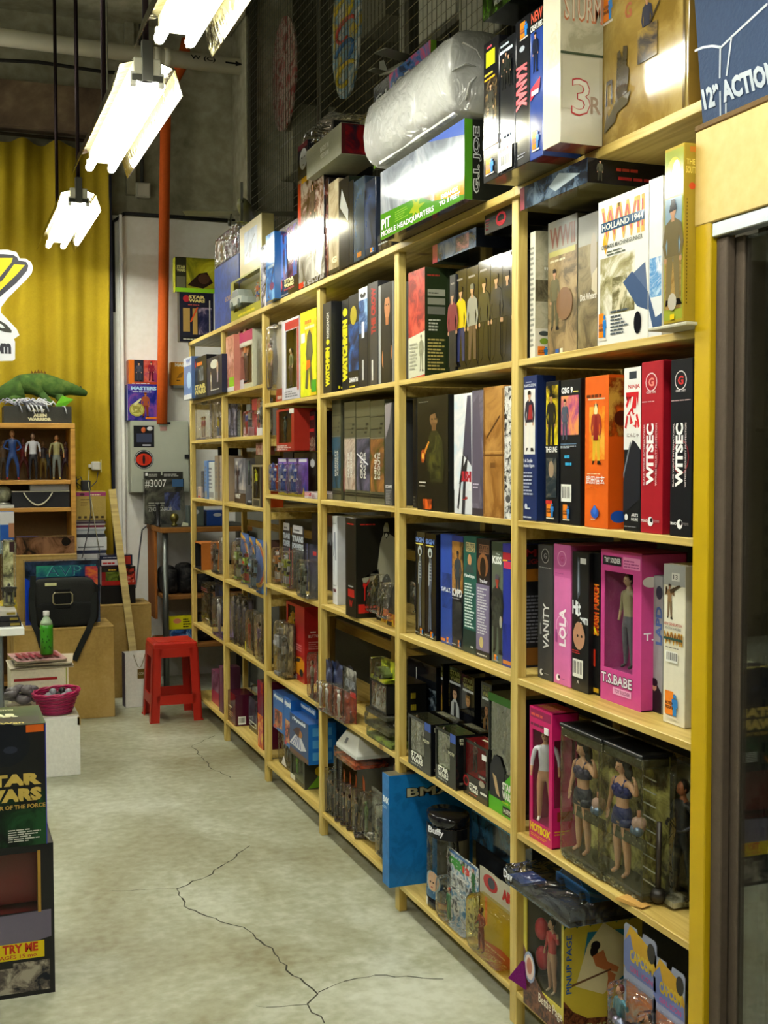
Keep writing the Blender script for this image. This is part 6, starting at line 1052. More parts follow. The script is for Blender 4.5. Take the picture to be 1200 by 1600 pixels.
for i, (xl, xr, yt) in enumerate(((511, 518, 1178), (519, 527, 1184), (529, 536, 1200), (538, 545, 1205), (547, 555, 1208), (558, 572, 1210))):
    p_ = pl(xl, xr, yt, rec=.03+.004*i)
    blister('hanging_card', ('olive clear card pack against the far post', 'black ribbed edge card pack', 'dark orange topped card, first from the post', 'dark orange topped card, second from the post', 'dark orange topped card, third from the post', 'dark orange topped card nearest the grey pack')[i], p_, ('4A4A38', '18181A', '5A2C1C', '6A3420', '5A2A1C', '3A2420')[i], bub=(.05, .02, .95, .8), dep=.04, F=[A(0, .8, 1, 1, 'B84818', 'D86828', '602018', 20)] if i > 1 else [L(.6, .1, .95, .9, 20, '8A8A80')], fill=ffig((('A88868', '6A6A60', '504848', '181818', '201810')), 'down', .6), yaw=-.25 if i > 1 else 0)
p_ = pl(573, 596, 1228, rec=.055); blister('grey_pack', 'grey blister pack with small green figure and logo', p_, '7A7A6C', bub=(.06, .15, .94, .95), dep=.05, F=[A(0, 0, 1, 1, '6A6A5C', '8A8A7C', 'A8A898', 20), E(.8, .15, .18, .1, 'C8B090'), E(.8, .15, .1, .06, '484038'), R(.05, .18, .6, .23, '2A2A34')], fill=ffig(('6A8A50', '5A8038', '5A7838', '486030', '4A5A30'), 'down', .6))
p_ = pl(597, 612, 1243, rec=.035); blister('grey_pack', 'darker grey blister pack beside blue box', p_, '5A5A54', bub=(.06, .1, .94, .9), dep=.05, fill=fbot(('606A60', '3A3A40', '202020')))
p_ = dict(loc=(X0+.09, 3.86, ZS[5]+.255), rz=-math.pi/2, w=.14, h=.12); blister('purple_pack', 'lilac printed pack lying above the grey packs', p_, '7A6890', bub=(.1, .1, .9, .8), dep=.05, F=[A(0, 0, 1, 1, '5A4A78', 'A888A8', 'C87850', 14)], fill=ffig(('C89878', 'C86838', '3A4860', '181818', '302018'), 'up', .6))
t = empty('toy_spaceship', (X0+.01, 4.33, ZS[5]+.315), -math.pi/2); lab(t, 'white wedge shaped toy spaceship hull lying across packs', 'toy spaceship')
mb = MB(); mb.add([(0, 0, 0), (.24, 0, 0), (.24, .22, 0), (0, .22, 0), (.035, .03, .055), (.19, .03, .06), (.2, .2, .06), (.04, .2, .055), (0, 0, -.012), (.24, 0, -.012), (.24, .22, -.012), (0, .22, -.012)], [(4, 5, 6, 7), (0, 1, 5, 4), (1, 2, 6, 5), (2, 3, 7, 6), (3, 0, 4, 7), (8, 9, 1, 0), (9, 10, 2, 1), (10, 11, 3, 2), (11, 8, 0, 3), (11, 10, 9, 8)], M('CCCEC8', 'plastic')); mb.obj('hull', t)
mb = MB(); mb.add([(.075, .008, .018), (.10, .008, .018), (.10, .018, .038), (.075, .018, .038)], [(0, 1, 2, 3)], M('6A7078')); mb.box(.12, .08, .0585, .14, .10, .062, M('404448')); mb.obj('hull_marking', t)
box('vehicle_box', 'black box with red top at back of shelf', dict(loc=(X0+.14, 4.46, ZS[5]), rz=-math.pi/2, w=.5, h=.36), .15, '16161A', F=[R(.2, .8, .6, .95, '7A2820'), A(0, 0, 1, .8, '101014', '1E1E24', '2A2A30', 12)])
p_ = dict(loc=(X0+.005, 4.35, ZS[5]+.262), rz=-math.pi/2, w=.25, h=.04); clam('clear_pack', 'clear tray propping up the white spaceship', p_, .2, back='A84020', plas=PLAS, r=.008)

# ================================================================== FOURTH BAY
cell(3, 1)
p_ = pl(424, 440, 505, rec=.01); blister('hourglass_pack', 'curvy clear pack with red label at foot', p_, 'A8A090', shape=[(0, 0), (1, 0), (.85, .25), (1, .5), (.9, .8), (.7, 1), (.3, 1), (.1, .8), (.25, .5), (.1, .25)], bub=(.1, .15, .9, .95), dep=.05, F=[P([(0, 0), (1, 0), (.85, .17), (.1, .17)], 'B83820'), L(.2, .04, .8, .12, 1, 'E0D8D0')], fill=ffig(('B88868', 'B09020', '685030', '181818', '201810'), 'down', .6))
p_ = pl(441, 468, 503, rec=.0); winbox('toy_window_box', 'white framed window box with red inner border', p_, .12, 'C0BCC4', win=(.22, .14, .86, .86), inner='8A7830', F=[R(.2, .87, .98, .97, 'A82028'), R(.88, .1, .97, .86, 'A83028'), L(.2, .03, .9, .12, 3, '707078'), R(.13, .1, .2, .9, 'D8D8D8')], fill=ffig(('B89878', '6A6A40', '58402A', '181818', '201810'), 'down', .5))
p_ = pl(470, 494.5, 490, rec=.0); box('figure_box', 'bright yellow box with costumed fighter artwork', p_, .12, 'C8CC20', F=[A(0, 0, 1, 1, 'C8D020', 'D8D828', 'D8B020', 10), L(.3, .85, .9, .93, 1, 'D07030'), L(.3, .79, .95, .85, 1, 'D8D0B0'), R(.05, .64, .3, .75, 'E0E0D8'), P([(.3, .1), (.4, .4), (.35, .5), (.45, .72), (.6, .78), (.75, .7), (.8, .5), (.7, .38), (.8, .08), (.65, .08), (.55, .34), (.45, .08)], '504E38'), E(.62, .55, .14, .1, '605E48'), P([(.35, .3), (.65, .34), (.62, .42), (.4, .42)], 'D06818'), R(.7, .04, 1, .18, '3A9A28')])
cell(3, 2)
def claw(xl, xr, nm, c, rec=.02):
    p_ = pl(xl, xr, 716, rec=rec)
    return blister('claw_pack', nm, p_, c, bub=(.1, .1, .9, .85), dep=.05, F=[A(0, 0, 1, 1, '503078', '6A3A98', '3050A0', 16), R(.1, .9, .9, .98, 'C8C8D0'), R(0, 0, 1, .06, 'C8B828'), P([(.4, .05), (.7, .05), (.6, .25)], 'D8C020')], fill=fbot(('3A60B8', '2A50A8', 'C8C8D0'), 1., name='blue_toy'))
claw(428, 442, 'purple card with blue clawed toy, near the post', '503078'); claw(443, 458, 'purple card with blue clawed toy, middle one', '503078'); claw(459, 474, 'purple card with blue clawed toy and amber badge', '5A3888')
box('small_box', 'small white and red printed box', pl(475.5, 486, 768, rec=.0), .1, 'B8A8A8', F=[R(0, .4, 1, .9, 'B02838'), L(.1, .1, .9, .9, 4, 'E0D8D8')]); box('small_box', 'small white printed box by the post', pl(487, 495, 771, rec=.0), .1, 'C0B8B8', F=[L(.1, .1, .9, .9, 4, '8A3040')])
zt_ = ZS[2]+.195; p_ = pl(432, 459.5, 641, X=X0+.01, z=zt_); winbox('toy_window_box', 'red window box with dark figure, upper tier', p_, .1, '902418', win=(.14, .2, .86, .95), inner='7A5A20', F=[L(.05, .03, .95, .16, 3, 'C8C0B8'), R(.75, .88, 1, .99, 'C8C8C0')], fill=ffig(('3A4A3C', '2A382C', '20281E', '14140F', '181C14'), 'down', .62))
p_ = pl(460, 493, 646, X=X0+.08, z=zt_); box('vehicle_box', 'black box with two red bands, upper tier', p_, .2, '201A1A', kind='gloss', F=[R(0, .78, .95, .88, 'A02020'), R(0, .48, .95, .56, 'A02020'), L(.2, .5, .7, .54, 1, 'D8D0C8'), A(.0, .0, 1, .35, '38302A', '7A6A58', '501818', 18)])
box('support_box', 'dark plain box holding up the upper tier', pl(460, 494, 716, X=X0+.09, h=.19), .2, '2A2420', F=[A(0, 0, 1, 1, '1E1A18', '3A3428', '4A4030', 10), E(.85, .75, .1, .1, 'C8C8C8')])
box('support_box', 'dark plain box behind the claw packs', pl(426, 458, 716, X=X0+.09, h=.193), .2, '1C1820', F=[A(0, 0, 1, 1, '141218', '201C26', '2A2430', 10)])
cell(3, 3)
TF = lambda: [R(.1, .88, .9, 1, 'B8B8BC'), L(.2, .91, .8, .96, 1, '404048'), T('TRANS', .02, .74, .98, .84, 'A8B0B8', 0, .06), T('FORMERS', .02, .62, .98, .72, 'A8B0B8', 0, .06)]
p_ = pl(429, 447, 815, 908); blister('robot_card', 'red edged card with round bubble and title', p_, '2A2A30', bub=(.08, .03, .92, .6), dep=.06, F=TF()+[R(0, 0, .12, .6, '981820'), R(.88, 0, 1, .6, '981820')], fill=fbot(('C8C0B8', 'B87838', '303828'), .9))
p_ = pl(450, 468, 820, 918); blister('robot_card', 'red edged card half behind the first one', p_, '2A2A30', bub=(.08, .03, .92, .6), dep=.06, F=TF()+[R(0, 0, .12, .6, '981820')], fill=fbot(('B8B8C0', '98A028', '303028'), .9))
p_ = pl(467, 474, 848, 922); blister('robot_card', 'narrow clear pack with violet stripe', p_, '4A4870', bub=(.1, .05, .9, .9), dep=.05)
p_ = pl(476, 494, 850, 932); blister('robot_card', 'clear pack with navy card and red badge', p_, '20243A', bub=(.03, .02, .97, .72), dep=.06, F=[R(.2, .78, .8, .92, '2A2E48'), R(.35, .8, .65, .88, 'B02820')], fill=fbot(('8A9080', '50584A', '303028'), .9))
box('vehicle_box', 'dark box with silver title behind the cards', dict(loc=(X0+.18, 5.2, ZS[3]), rz=-math.pi/2, w=.6, h=.33), .1, '241C20', F=[R(.4, .85, 1, 1, '6A1820'), T('TRANSFORMERS', .3, .6, .98, .78, '707880', 0, .06)])
cell(3, 4)
p_ = pl(427, 445, 968, 1052); clam('clear_pack', 'rounded clear pack with silver robot', p_, .08, back='6A6048', fill=fbot(('A8A8A8', '787878', '585850')), r=.03)
p_ = pl(448, 476, 938, 1052); winbox('toy_window_box', 'big red window box with orange car picture', p_, .09, 'A01C1C', win=(.08, .42, .5, .96), inner='3A3228', F=[P([(.45, .22), (.55, .3), (.8, .33), (.98, .28), (.98, .16), (.8, .08), (.5, .1)], 'D08818'), P([(.5, .24), (.62, .3), (.8, .3), (.72, .25)], '282828'), E(.83, .12, .1, .05, '202020'), P([(.05, .2), (.4, .26), (.5, .2), (.1, .14)], 'B8A828'), T('TRANS', .02, .08, .52, .16, 'D0D0D4', 0, .07), T('FORMERS', .02, .01, .6, .075, 'D0D0D4', 0, .07), L(.55, .4, .9, .5, 3, 'D88888')], R=[R(0, 0, 1, 1, '901818'), L(.3, .66, .6, .7, 1, 'C8A8A0'), T('BUTTONS', .2, .6, .9, .64, 'C8A8A0'), L(.2, .45, .8, .56, 4, 'B87070')], fill=fbot(('D0A020', 'C89818', '282828'), .8))
p_ = pl(479, 494.5, 1018, rec=.0); clam('clear_pack', 'small clear pack in front of the red box', p_, .06, back='503838', fill=ffig(('C8A080', 'B8B0A8', '6A4848', '181818', '302018'), 'up', .8))
cell(3, 5)
PL_ = lambda: [R(0, 0, 1, 1, '1C68B8'), T('playmobil', .08, .8, .95, .95, 'E8F0F8', 0, .08), E(.5, .3, .3, .15, '2A8AD8'), A(.15, .08, .85, .55, '20283A', 'A84838', 'C8A070', 24), R(.05, .02, .35, .1, 'C83838')]
zb_ = ZS[5]+.165
box('playset_box', 'small blue playset box by the far post', pl(427, 444, 1078, X=X0+.03, z=zb_), .1, '1C60B0', F=PL_()); box('playset_box', 'narrow blue playset box with girl picture', pl(444.5, 455, 1088, X=X0+.015, z=zb_-.025), .1, '1C60B0', F=PL_())
p_ = pl(455, 494, 1084, X=X0+.06, z=zb_+.03); box('playset_box', 'wide blue playset box at the back', p_, .14, '1C68B8', F=PL_())
p_ = pl(453, 482, 1112, X=X0+.0, z=zb_-.02); box('playset_box', 'blue playset box with striped tent picture', p_, .12, '2A58A0', F=[R(0, 0, 1, 1, '2A4878'), T('playmobil', .15, .84, .85, .96, 'E8F0F8', 0, .08), R(0, 0, 1, .12, '6A4838'), P([(.0, .22), (.3, .52), (.6, .56), (.9, .3), (.6, .2)], 'D8D8E0')]+[P([(.1+.12*q, .24), (.14+.12*q, .24), (.4+.04*q, .52), (.38+.04*q, .52)], '3858A0') for q in range(5)]+[E(.55, .62, .15, .1, 'B87838'), P([(.2, .6), (.5, .5), (.6, .78), (.4, .74)], '40202A')], R=[R(0, 0, 1, 1, '1C68B8')]+[R(.15, .1+.3*q, .85, .3+.3*q, '4A90C8') for q in range(3)], side='1C60B0')
p_ = pl(434, 454, 1130, 1190); clam('clear_pack', 'clear pack with blue triangle print', p_, .1, back='3A4A60', F=[P([(.3, .05), (.5, .3), (.7, .05)], 'D8D8E0')], fill=fbot(('A8A8A8', '707880', '383838')), r=.01)
p_ = pl(453.5, 476, 1172, 1214, ); winbox('toy_window_box', 'black and green window box with yellow cartoonish shape', p_, .13, '34382C', win=(.1, .15, .9, .92), inner='9A9C78', F=[R(.02, .02, .35, .2, 'D8D8D0')], R=[R(0, 0, 1, 1, '3A3C34'), P([(.1, .02), (.35, .3), (.5, .5), (.8, .5), (.75, .25), (.5, .05)], '6AA028'), E(.6, .62, .25, .2, 'C8B020'), E(.65, .8, .12, .12, 'C8B020')], fill=ffig(('C8B040', '6AA028', '5A9028', '305020', 'C8B040'), 'down', .9))

# ================================================================== FIFTH BAY
cell(4, 1)
box('figure_box', 'slim pink doll box by the far post', pl(353.5, 366, 527, rec=.0), .1, 'C88070', F=[A(0, .15, 1, .95, 'A86850', 'D09080', 'E0B0A0', 16), R(0, 0, 1, .08, 'D8D4D0'), R(.4, .08, 1, .25, '98C828')])
p_ = pl(368, 395, 524, rec=.03); winbox('toy_window_box', 'pink topped window box with dolls', p_, .14, 'B8B8A0', win=(.05, .1, .95, .74), inner='7A6038', F=[R(0, .82, 1, 1, 'B83068'), R(0, .76, 1, .82, 'D8D8C8'), R(0, 0, .5, .18, 'C8C8D0')], fill=ffig(('D0A080', 'C87838', '503828', '181818', '6A3018'), 'down', .95, 0, 2))
p_ = pl(396, 410, 530, rec=.05); clam('clear_pack', 'clear pack with reddish toys by the near post', p_, .1, back='5A4838', fill=ffig(('C89878', 'A84838', '384868', '181818', '302018'), 'down', .6))
cell(4, 2)
box('figure_box', 'black toy box with small bright picture', pl(365, 379, 658, rec=.12), .1, '18181C', F=[A(.2, .2, .8, .8, '202024', '6A5A58', '3858A8', 20)]); 
o_ = clam('dark_toy', 'black spiky toy in clear pack at back', pl(361, 381, 625, X=X0+.15, z=ZS_FAR[2]+.1), .08, back='202420', fill=fbot(('1A1C1A', '242622', '101010')))
p_ = pl(388, 400, 624, rec=.03); blister('hanging_card', 'red card with blue suited figure', p_, 'A82030', bub=(.05, .02, .95, .68), dep=.05, F=[R(0, .68, 1, 1, 'A02030'), R(.3, .6, .8, .68, 'C8A078')], fill=ffig(('C02028', '2A48A8', 'B02830', 'B02830', 'B02830'), 'down', .64))
p_ = pl(401, 410.5, 622, rec=.02); clam('clear_pack', 'white based clear pack by the near post', p_, .08, back='7A7868', F=[R(.05, .0, .95, .2, 'D8D8D8')], fill=fbot(('B8B8B8', '707888', '404048')))
box('small_box', 'small pink and white printed box', pl(380, 388, 668, rec=.02), .1, 'C8A8B0', F=[L(.1, .2, .9, .8, 3, 'D87898')])
cell(4, 3)
p_ = pl(361, 384, 716, rec=.06); box('figure_box', 'grey box with cloaked man artwork', p_, .1, '6A6A70', F=[A(0, .3, 1, 1, '4A5060', '8A8A94', 'C0B8B0', 9), R(.1, .85, .3, .93, 'D8D8D4'), FG(.3, .1, .75, '38202A', '281820', 'C0A088', 'B0A898', 1), R(0, 0, 1, .22, '3A2A28'), T('WNT', .05, .1, .55, .2, 'E0E0D8', 0, .07)])
t = empty('toy_statue', tuple(pl(380, 392, 735, rec=.02)['loc']), -math.pi/2); lab(t, 'black armoured creature statue on round base', 'toy figure')
mb = MB(); mb.lathe([(.045, 0), (.045, .012), (.04, .02), (.025, .025)], M('15181A', 'plastic'), 12, .05, .05); mb.obj('base', t); bot(t, .05, .05, .022, .16, ('181C1E', '101416', '20282A')); mb = MB(); mb.tube([(.045, .02, .1), (.05, .02, .22)], .004, M('3A4A40', 'metal'), 6); mb.obj('spear', t)
p_ = pl(394, 410.5, 726, rec=.01); winbox('toy_window_box', 'window box with yellow striped figure', p_, .1, '8A8060', win=(.1, .2, .75, .95), inner='6A5A30', F=[R(.78, .0, 1, .95, '202024'), R(.1, .03, .7, .17, '3A3A30')], R=[R(0, 0, 1, 1, 'B84818')], fill=ffig(('C8C020', 'C8C828', '2A2A28', '181818', '302818'), 'up', .7))
p_ = pl(400, 410.5, 692, X=X0+.05, z=ZS_FAR[3]+.25); box('small_box', 'small red patterned box on the window box', p_, .06, '98584A', F=[A(0, 0, 1, 1, '803028', 'B88878', 'C8B8A8', 30)])
box('support_box', 'tan box tucked behind the window box', pl(398, 411, 735, X=X0+.11, h=.245), .1, '5A5038')
cell(4, 4)
for i, (xl, xr, yt, yb_) in enumerate(((371, 383, 832, 910), (384, 393, 838, 916), (394, 410, 842, 925))):
    p_ = pl(xl, xr, yt, yb_); o_ = blister('crescent_card', ('blue card with orange flame crescent, first from post', 'blue card with red flame crescent, middle', 'blue card with orange flame crescent by near post')[i], p_, '3A64A8', bub=(.05, .08, .8, .9), dep=.04, F=[R(0, 0, 1, 1, '3A64A8'), P([(.0, 1), (.5, .92), (.9, .72), (1, .5), (.85, .28), (.5, .12), (0, .08), (0, .16), (.35, .2), (.65, .35), (.75, .5), (.65, .68), (.35, .85), (0, .92)], 'D8A820'), P([(.15, .93), (.5, .86), (.82, .68), (.9, .5), (.78, .32), (.5, .18), (.2, .14), (.4, .2), (.68, .36), (.78, .5), (.7, .66), (.4, .84)], 'C84018'), R(.55, .02, .95, .1, '3A90D8')], fill=fbot((('B8B8A0', '7A8A48', '504838'), ('B04838', '88A048', '382828'), ('7A98B0', '606868', '383838'))[i], .8))
p_ = pl(359, 370, 845, 903); clam('clear_pack', 'clear pack with beige figure by the far post', p_, .06, back='5A5440', fill=ffig(('B8A068', 'B8A870', '908058', '181818', '302818')))
box('support_box', 'faded pink and grey box at the back', pl(361, 409, 815, X=X0+.2, h=.2), .1, '6A5048', F=[A(0, .7, 1, 1, '6A3A30', '7A7468', '304038', 12)])
cell(4, 5)
for i, (xl, xr) in enumerate(((359, 366), (367, 374), (375, 382))):
    p_ = pl(xl, xr, 926+4*i, 1003+4*i); clam('clear_pack', ('clear pack, farthest of three curved ones', 'clear pack, middle of three curved ones', 'clear pack, nearest of three curved ones')[i], p_, .1, back='48404A', fill=ffig(('A8A098', '706878', '58505A', '181818', '302818')), r=.012)
p_ = pl(383, 397, 952, 1018); clam('clear_pack', 'clear pack with red and orange figures', p_, .08, back='5A4A40', fill=ffig(('C08860', 'C03828', 'B04028', '181818', '302818'), 'up', .8), F=[R(.0, .02, .1, .25, 'C8C020')])
p_ = pl(397, 411, 958, 1030); clam('clear_pack', 'clear pack with violet figure by near post', p_, .08, back='4A444A', fill=ffig(('C0A088', '6A5890', '484060', '181818', '302818'), 'down', .8))
cell(4, 6)
p_ = pl(354.5, 368, 1076, 1123); box('game_box', 'maroon box with small barcode side', p_, .1, '4A1424', kind='gloss', F=[A(0, 0, 1, 1, '38101A', '5A1C28', '702830', 12), L(.1, .5, .7, .6, 1, 'C8B898'), L(.1, .2, .8, .4, 3, 'B89868')], side='481226', R=[BC(.15, .05, .55, .3)])
p_ = pl(389, 402, 1066, 1138); p_['h'] = .17; box('game_box', 'black box with white label side', p_, .1, '1C1A20', kind='gloss', F=[R(.05, .15, .9, .3, 'B8B8B0'), R(.1, .18, .85, .26, '20202A'), A(0, .3, 1, 1, '24222A', '3A3A48', '585868', 9)])
p_ = pl(403, 411.5, 1062, 1165); box('figure_box', 'tall purple and flame orange box by post', p_, .14, '5A1C30', kind='gloss', F=[A(0, .45, 1, 1, '3A1438', '701C40', 'A03828', 9), A(0, 0, 1, .5, 'B02818', 'D86818', 'D8A828', 12)])
o_ = clam('clear_pack', 'dark clear pack upright behind the maroon box', pl(366, 398, 1050, X=X0+.14), .1, back='383028', fill=fbot(('8A7040', '505048', '303030'), 1, 2))
# ================================================================== FARTHEST BAY
cell(5, 1)
p_ = pl(300, 323, 562, X=X0-.03); box('figure_box', 'black box with orange letters and red mask', p_, .12, '16181C', F=[E(.15, .84, .15, .13, 'B83030'), L(.35, .78, .85, .95, 1, 'D87820'), A(0, .4, .8, .75, '16181C', '384048', '788088', 14), *SWT(.15, .08, .95, .32, 'D8C878'), R(0, 0, .1, .2, 'B83020')])
p_ = pl(323.5, 347, 561, X=X0-.028); box('figure_box', 'navy box with small white figures', p_, .12, '1C2240', F=[E(.5, .8, .25, .12, 'D8D8C8'), FG(.3, .08, .55, 'C8C0B0', 'A89880'), FG(.75, .25, .7, 'C8A890', 'B8A8B8'), L(.3, .1, .9, .15, 1, 'D8D8D8')])
p_ = pl(287.5, 299.5, 561, X=X0-.05); box('figure_box', 'pale blue and white end box over the edge', p_, .1, '5A78B0', F=[R(0, .8, 1, 1, 'C8CCD4'), T('W', .3, .84, .9, .96, '3858A0', 0, .05), E(.7, .45, .3, .2, 'A8C8E8'), R(0, 0, 1, .12, 'D8DCE0')])
cell(5, 2)
p_ = pl(305.5, 330, 628, rec=.02); clam('clear_pack', 'large clear pack with red and white toys', p_, .1, back='8A8088', fill=ffig(('D0A890', 'B83858', 'C8B8C0', 'C8B828', '7A2030'), 'down', .6, 0, 2), F=[E(.6, .93, .2, .05, '202428'), L(.05, .02, .95, .06, 1, '485078')])
p_ = pl(330.5, 347, 629, rec=.02); clam('clear_pack', 'clear pack with yellow and blue toy', p_, .1, back='7A7488', fill=ffig(('D8C060', 'D8C828', '4878B8', '385890', '504028'), 'down', .6))
cell(5, 3)
for i, (xl, xr, yt, c, nm) in enumerate(((309, 314, 760, 'B8A8A0', 'short white box with red lid'), (314.5, 319, 736, '28304A', 'slim dark blue upright box'), (319.5, 324, 720, '5A80B8', 'slim pale blue upright box'), (324.5, 335, 722, 'C8CCC8', 'white upright box with small emblem'), (336, 341, 712, '8A7A68', 'slim striped upright box'), (341.5, 347, 712, 'A89888', 'slim striped upright box by near post'))):
    box('figure_box', nm, pl(xl, xr, yt, rec=.03+.01*(i % 2)), .12, c, F=[L(.2, .3, .8, .9, 6, '6A6A70'), R(.1, .05, .9, .2, 'A83030' if i == 0 else '8A8A88')])
box('support_box', 'black bag like box at the back', pl(307, 347, 695, X=X0+.16, h=.3), .1, '0E0F10', kind='matte')
cell(5, 4)
t = empty('open_frame_box', tuple(pl(305, 322, 849, X=X0-.01)['loc']), -math.pi/2); lab(t, 'open orange brown wooden box with black inside', 'wooden box')
mb = MB(); w_, h_, d_ = .19, .155, .14; mw = M('A8601C', 'matte'); mk = M('080808', 'matte')
mb.box(0, 0, 0, w_, d_, .008, mk); mb.box(0, 0, h_-.008, w_, d_, h_, mw); mb.box(0, 0, 0, .008, d_, h_, mk); mb.box(0, d_-.006, 0, w_, d_, h_, mk); mb.obj('case', t); mb = MB(); mb.cbox(w_-.008, -.001, 0, w_+.002, d_, h_+.002, mw, .001); mb.obj('side_panel', t)
p_ = pl(337, 347, 838, rec=.03); blister('hanging_card', 'grey gridded clear pack by near post', p_, '6A645C', bub=(.05, .02, .95, .9), dep=.05, F=[R(.4, .85, .9, .98, 'D8D8D4'), R(.5, .0, .55, 1, '484440'), R(0, .5, 1, .53, '484440')], fill=fbot(('8A8478', '5A5450', '38302A')))
cell(5, 5)
p_ = pl(306.5, 329, 905, rec=.05); clam('clear_pack', 'dark blue pack with black armoured figure', p_, .1, back='1C2848', fill=fbot(('20242A', '14161A', '383C40')), F=[L(.05, .8, .9, .9, 2, '984048'), L(.5, .15, .9, .2, 1, 'C8C8C8')])
p_ = pl(331, 347, 932, rec=.0); clam('clear_pack', 'clear pack with purple card and white shape', p_, .1, back='5A4A88', fill=ffig(('C8C8D0', 'D8D8D8', 'C8C8D0', '8A8A90', '606068')), r=.01)
cell(5, 6)
p_ = pl(315, 337, 1030, rec=.14); box('game_box', 'navy box with white capitals', p_, .1, '18284E', F=[T('MOJO', .02, .5, .8, .78, 'D0D4DC', 0, .07), L(.2, .2, .8, .4, 3, '98A8C0'), R(0, 0, 1, .12, 'B86020')])
p_ = pl(331, 342, 1045, rec=.04); box('game_box', 'pink and plum box pair at the front', p_, .1, '6A3048', F=[A(0, .4, 1, 1, '482038', '7A5068', '8A8088', 9), R(0, 0, 1, .4, 'A83850')])
p_ = pl(342.5, 348, 1040, rec=.02); box('game_box', 'striped plum box against the post', p_, .1, '5A3048', F=[R(.45, 0, .5, 1, 'A89098'), R(.2, 0, .24, 1, '301824')])
CELL[0] = ''

# ================================================================== DISPLAY CABINET beside the shelving
XC = 1.372
ya = atX(1082, 800, XC).y; yb2 = atX(1106, 800, XC).y
t = empty('display_cabinet', (XC, ya, 0)); tag(t, 'tall dark display cabinet with yellow post and pale header board', 'cabinet')
YEL = M('C0A008', 'plastic')
def cb(nm, x0, y0, z0, x1, y1, z1, m_, c=.002): mb = MB(); mb.cbox(x0, y0, z0, x1, y1, z1, m_, c); return mb.obj(nm, t)
cb('yellow_post', 0, yb2-ya, 0, .028, 0, 1.955, YEL)
zh0 = atX(1087, 355, XC).z; zh1 = atX(1087, 208, XC).z; yh = atX(1087, 280, XC).y-ya
cb('header_board', -.002, yh-1.2, zh0, .03, yh, zh1, BOARD)
cb('header_edge', -.003, yh-1.2, zh1+.0003, .0315, yh+.002, zh1+.012, M('6A5028', 'matte'))
zr0 = atX(1108, 372, XC).z
cb('silver_rail', .002, yb2-ya-1.1, zr0, .03, yb2-ya-.001, zh0-.001, M('B8BEC4', 'metal'))
cb('inner_upright', .034, -.105, 0, .30, -.075, zr0-.002, M('5A4E42', 'matte'))
cb('front_upright', .012, -.085, 0, .030, yb2-ya-.001, zr0-.002, M('54483C', 'matte'))
cb('back_panel', .40, -1.15, 0, .42, -.08, 2.1, M('2A2620', 'matte'))
cb('glass_door', .036, -1.1, .02, .040, -.108, zr0-.004, GLASS, .0005)
for yy in (-.165, -.60):
    s_ = cb('slotted_strip', .045, yy-.012, .05, .052, yy+.012, 1.92, M('3A382E', 'metal'), .001)
    mb = MB()
    for q in range(46): mb.box(.0435, yy-.004, .08+.04*q, .0448, yy+.004, .098+.04*q, M('060606', 'matte'))
    mb.obj('slot_row', s_, kind='stuff')
for zz in (.45, .85, 1.2, 1.55): cb('glass_shelf', .06, -1.1, zz, .38, -.11, zz+.006, GLASS, .001)
CELL[0] = ''
for i, (zz, c) in enumerate(((.857, '3A4A38'), (1.207, '48404A'), (1.557, '304050'), (.457, '4A3A30'))):
    clam('cabinet_toy_pack', ('dim clear toy pack on third glass shelf behind door', 'dim clear toy pack on second glass shelf behind door', 'bluish clear toy pack on top glass shelf behind door', 'dim clear toy pack on lowest glass shelf behind door')[i], dict(loc=(XC+.12, ya-.14, zz), rz=-math.pi/2, w=.2, h=.2), .1, back=c, fill=fbot(('5A5A50', '404848', '303030')))
# blue cut-out sign standing on the header
t = empty('hanging_sign', (0, 0, 0)); XS = 1.38; pts = [atX(a_, b_, XS) for a_, b_ in ((1076, -140), (1098, 206))]; zb_ = zh1+.0125
t.location = (XS, pts[1].y, zb_); tag(t, 'blue sign board with white outline and bold capitals above cabinet', 'sign')
mb = MB(); y0 = pts[1].y
poly = [(0, 0), (-.9, 0), (-.9, .55), (pts[0].y-y0, pts[0].z-zb_)]
vs = [(0, a_, b_) for a_, b_ in poly]+[(.012, a_, b_) for a_, b_ in poly]
mb.add(vs, [(0, 1, 2, 3), (7, 6, 5, 4), (0, 3, 7, 4), (3, 2, 6, 7), (2, 1, 5, 6), (1, 0, 4, 5)], M('263B5A', 'matte')); mb.obj('board', t)
def spx(X_, Y_): q = atX(1040+X_/4.2125, Y_/4.2125, XS); return Vector((-.0012, q.y-y0, q.z-zb_))
mb = MB(); LNM = M('7C8A98', 'ink')
for ln in (((195, 335), (250, 312), (310, 303), (368, 312)), ((368, 312), (430, 250), (674, 25)), ((363, 312), (360, 515)), ((437, 245), (404, 500)), ((362, 600), (365, 800)), ((400, 680), (400, 780))):
    for i in range(len(ln)-1):
        a_, b_ = spx(*ln[i]), spx(*ln[i+1]); d = (b_-a_).normalized(); s_ = Vector((0, -d.z, d.y))*.0024
        mb.add([a_-s_, a_+s_, b_+s_, b_-s_], [(0, 1, 2, 3)], LNM)
mb.obj('white_outline', t)
a_ = spx(262, 728); b_ = spx(690, 560); u_ = spx(238, 590); gv, gf = glyphs('12\u201d ACTION', .05); mb = MB()
ux = (b_-a_)*1.13; vx = u_-a_; mb.add([a_+ux*x+vx*y+Vector((-.0006, 0, 0)) for x, y in gv], gf, M('8C98A4', 'ink')); mb.obj('lettering', t)

# ================================================================== FAR LEFT AND BACK WALL
def hexa(mb, bq, tq, m_):
    mb.add(list(bq)+list(tq), [(3, 2, 1, 0), (4, 5, 6, 7), (0, 1, 5, 4), (1, 2, 6, 5), (2, 3, 7, 6), (3, 0, 4, 7)], m_)
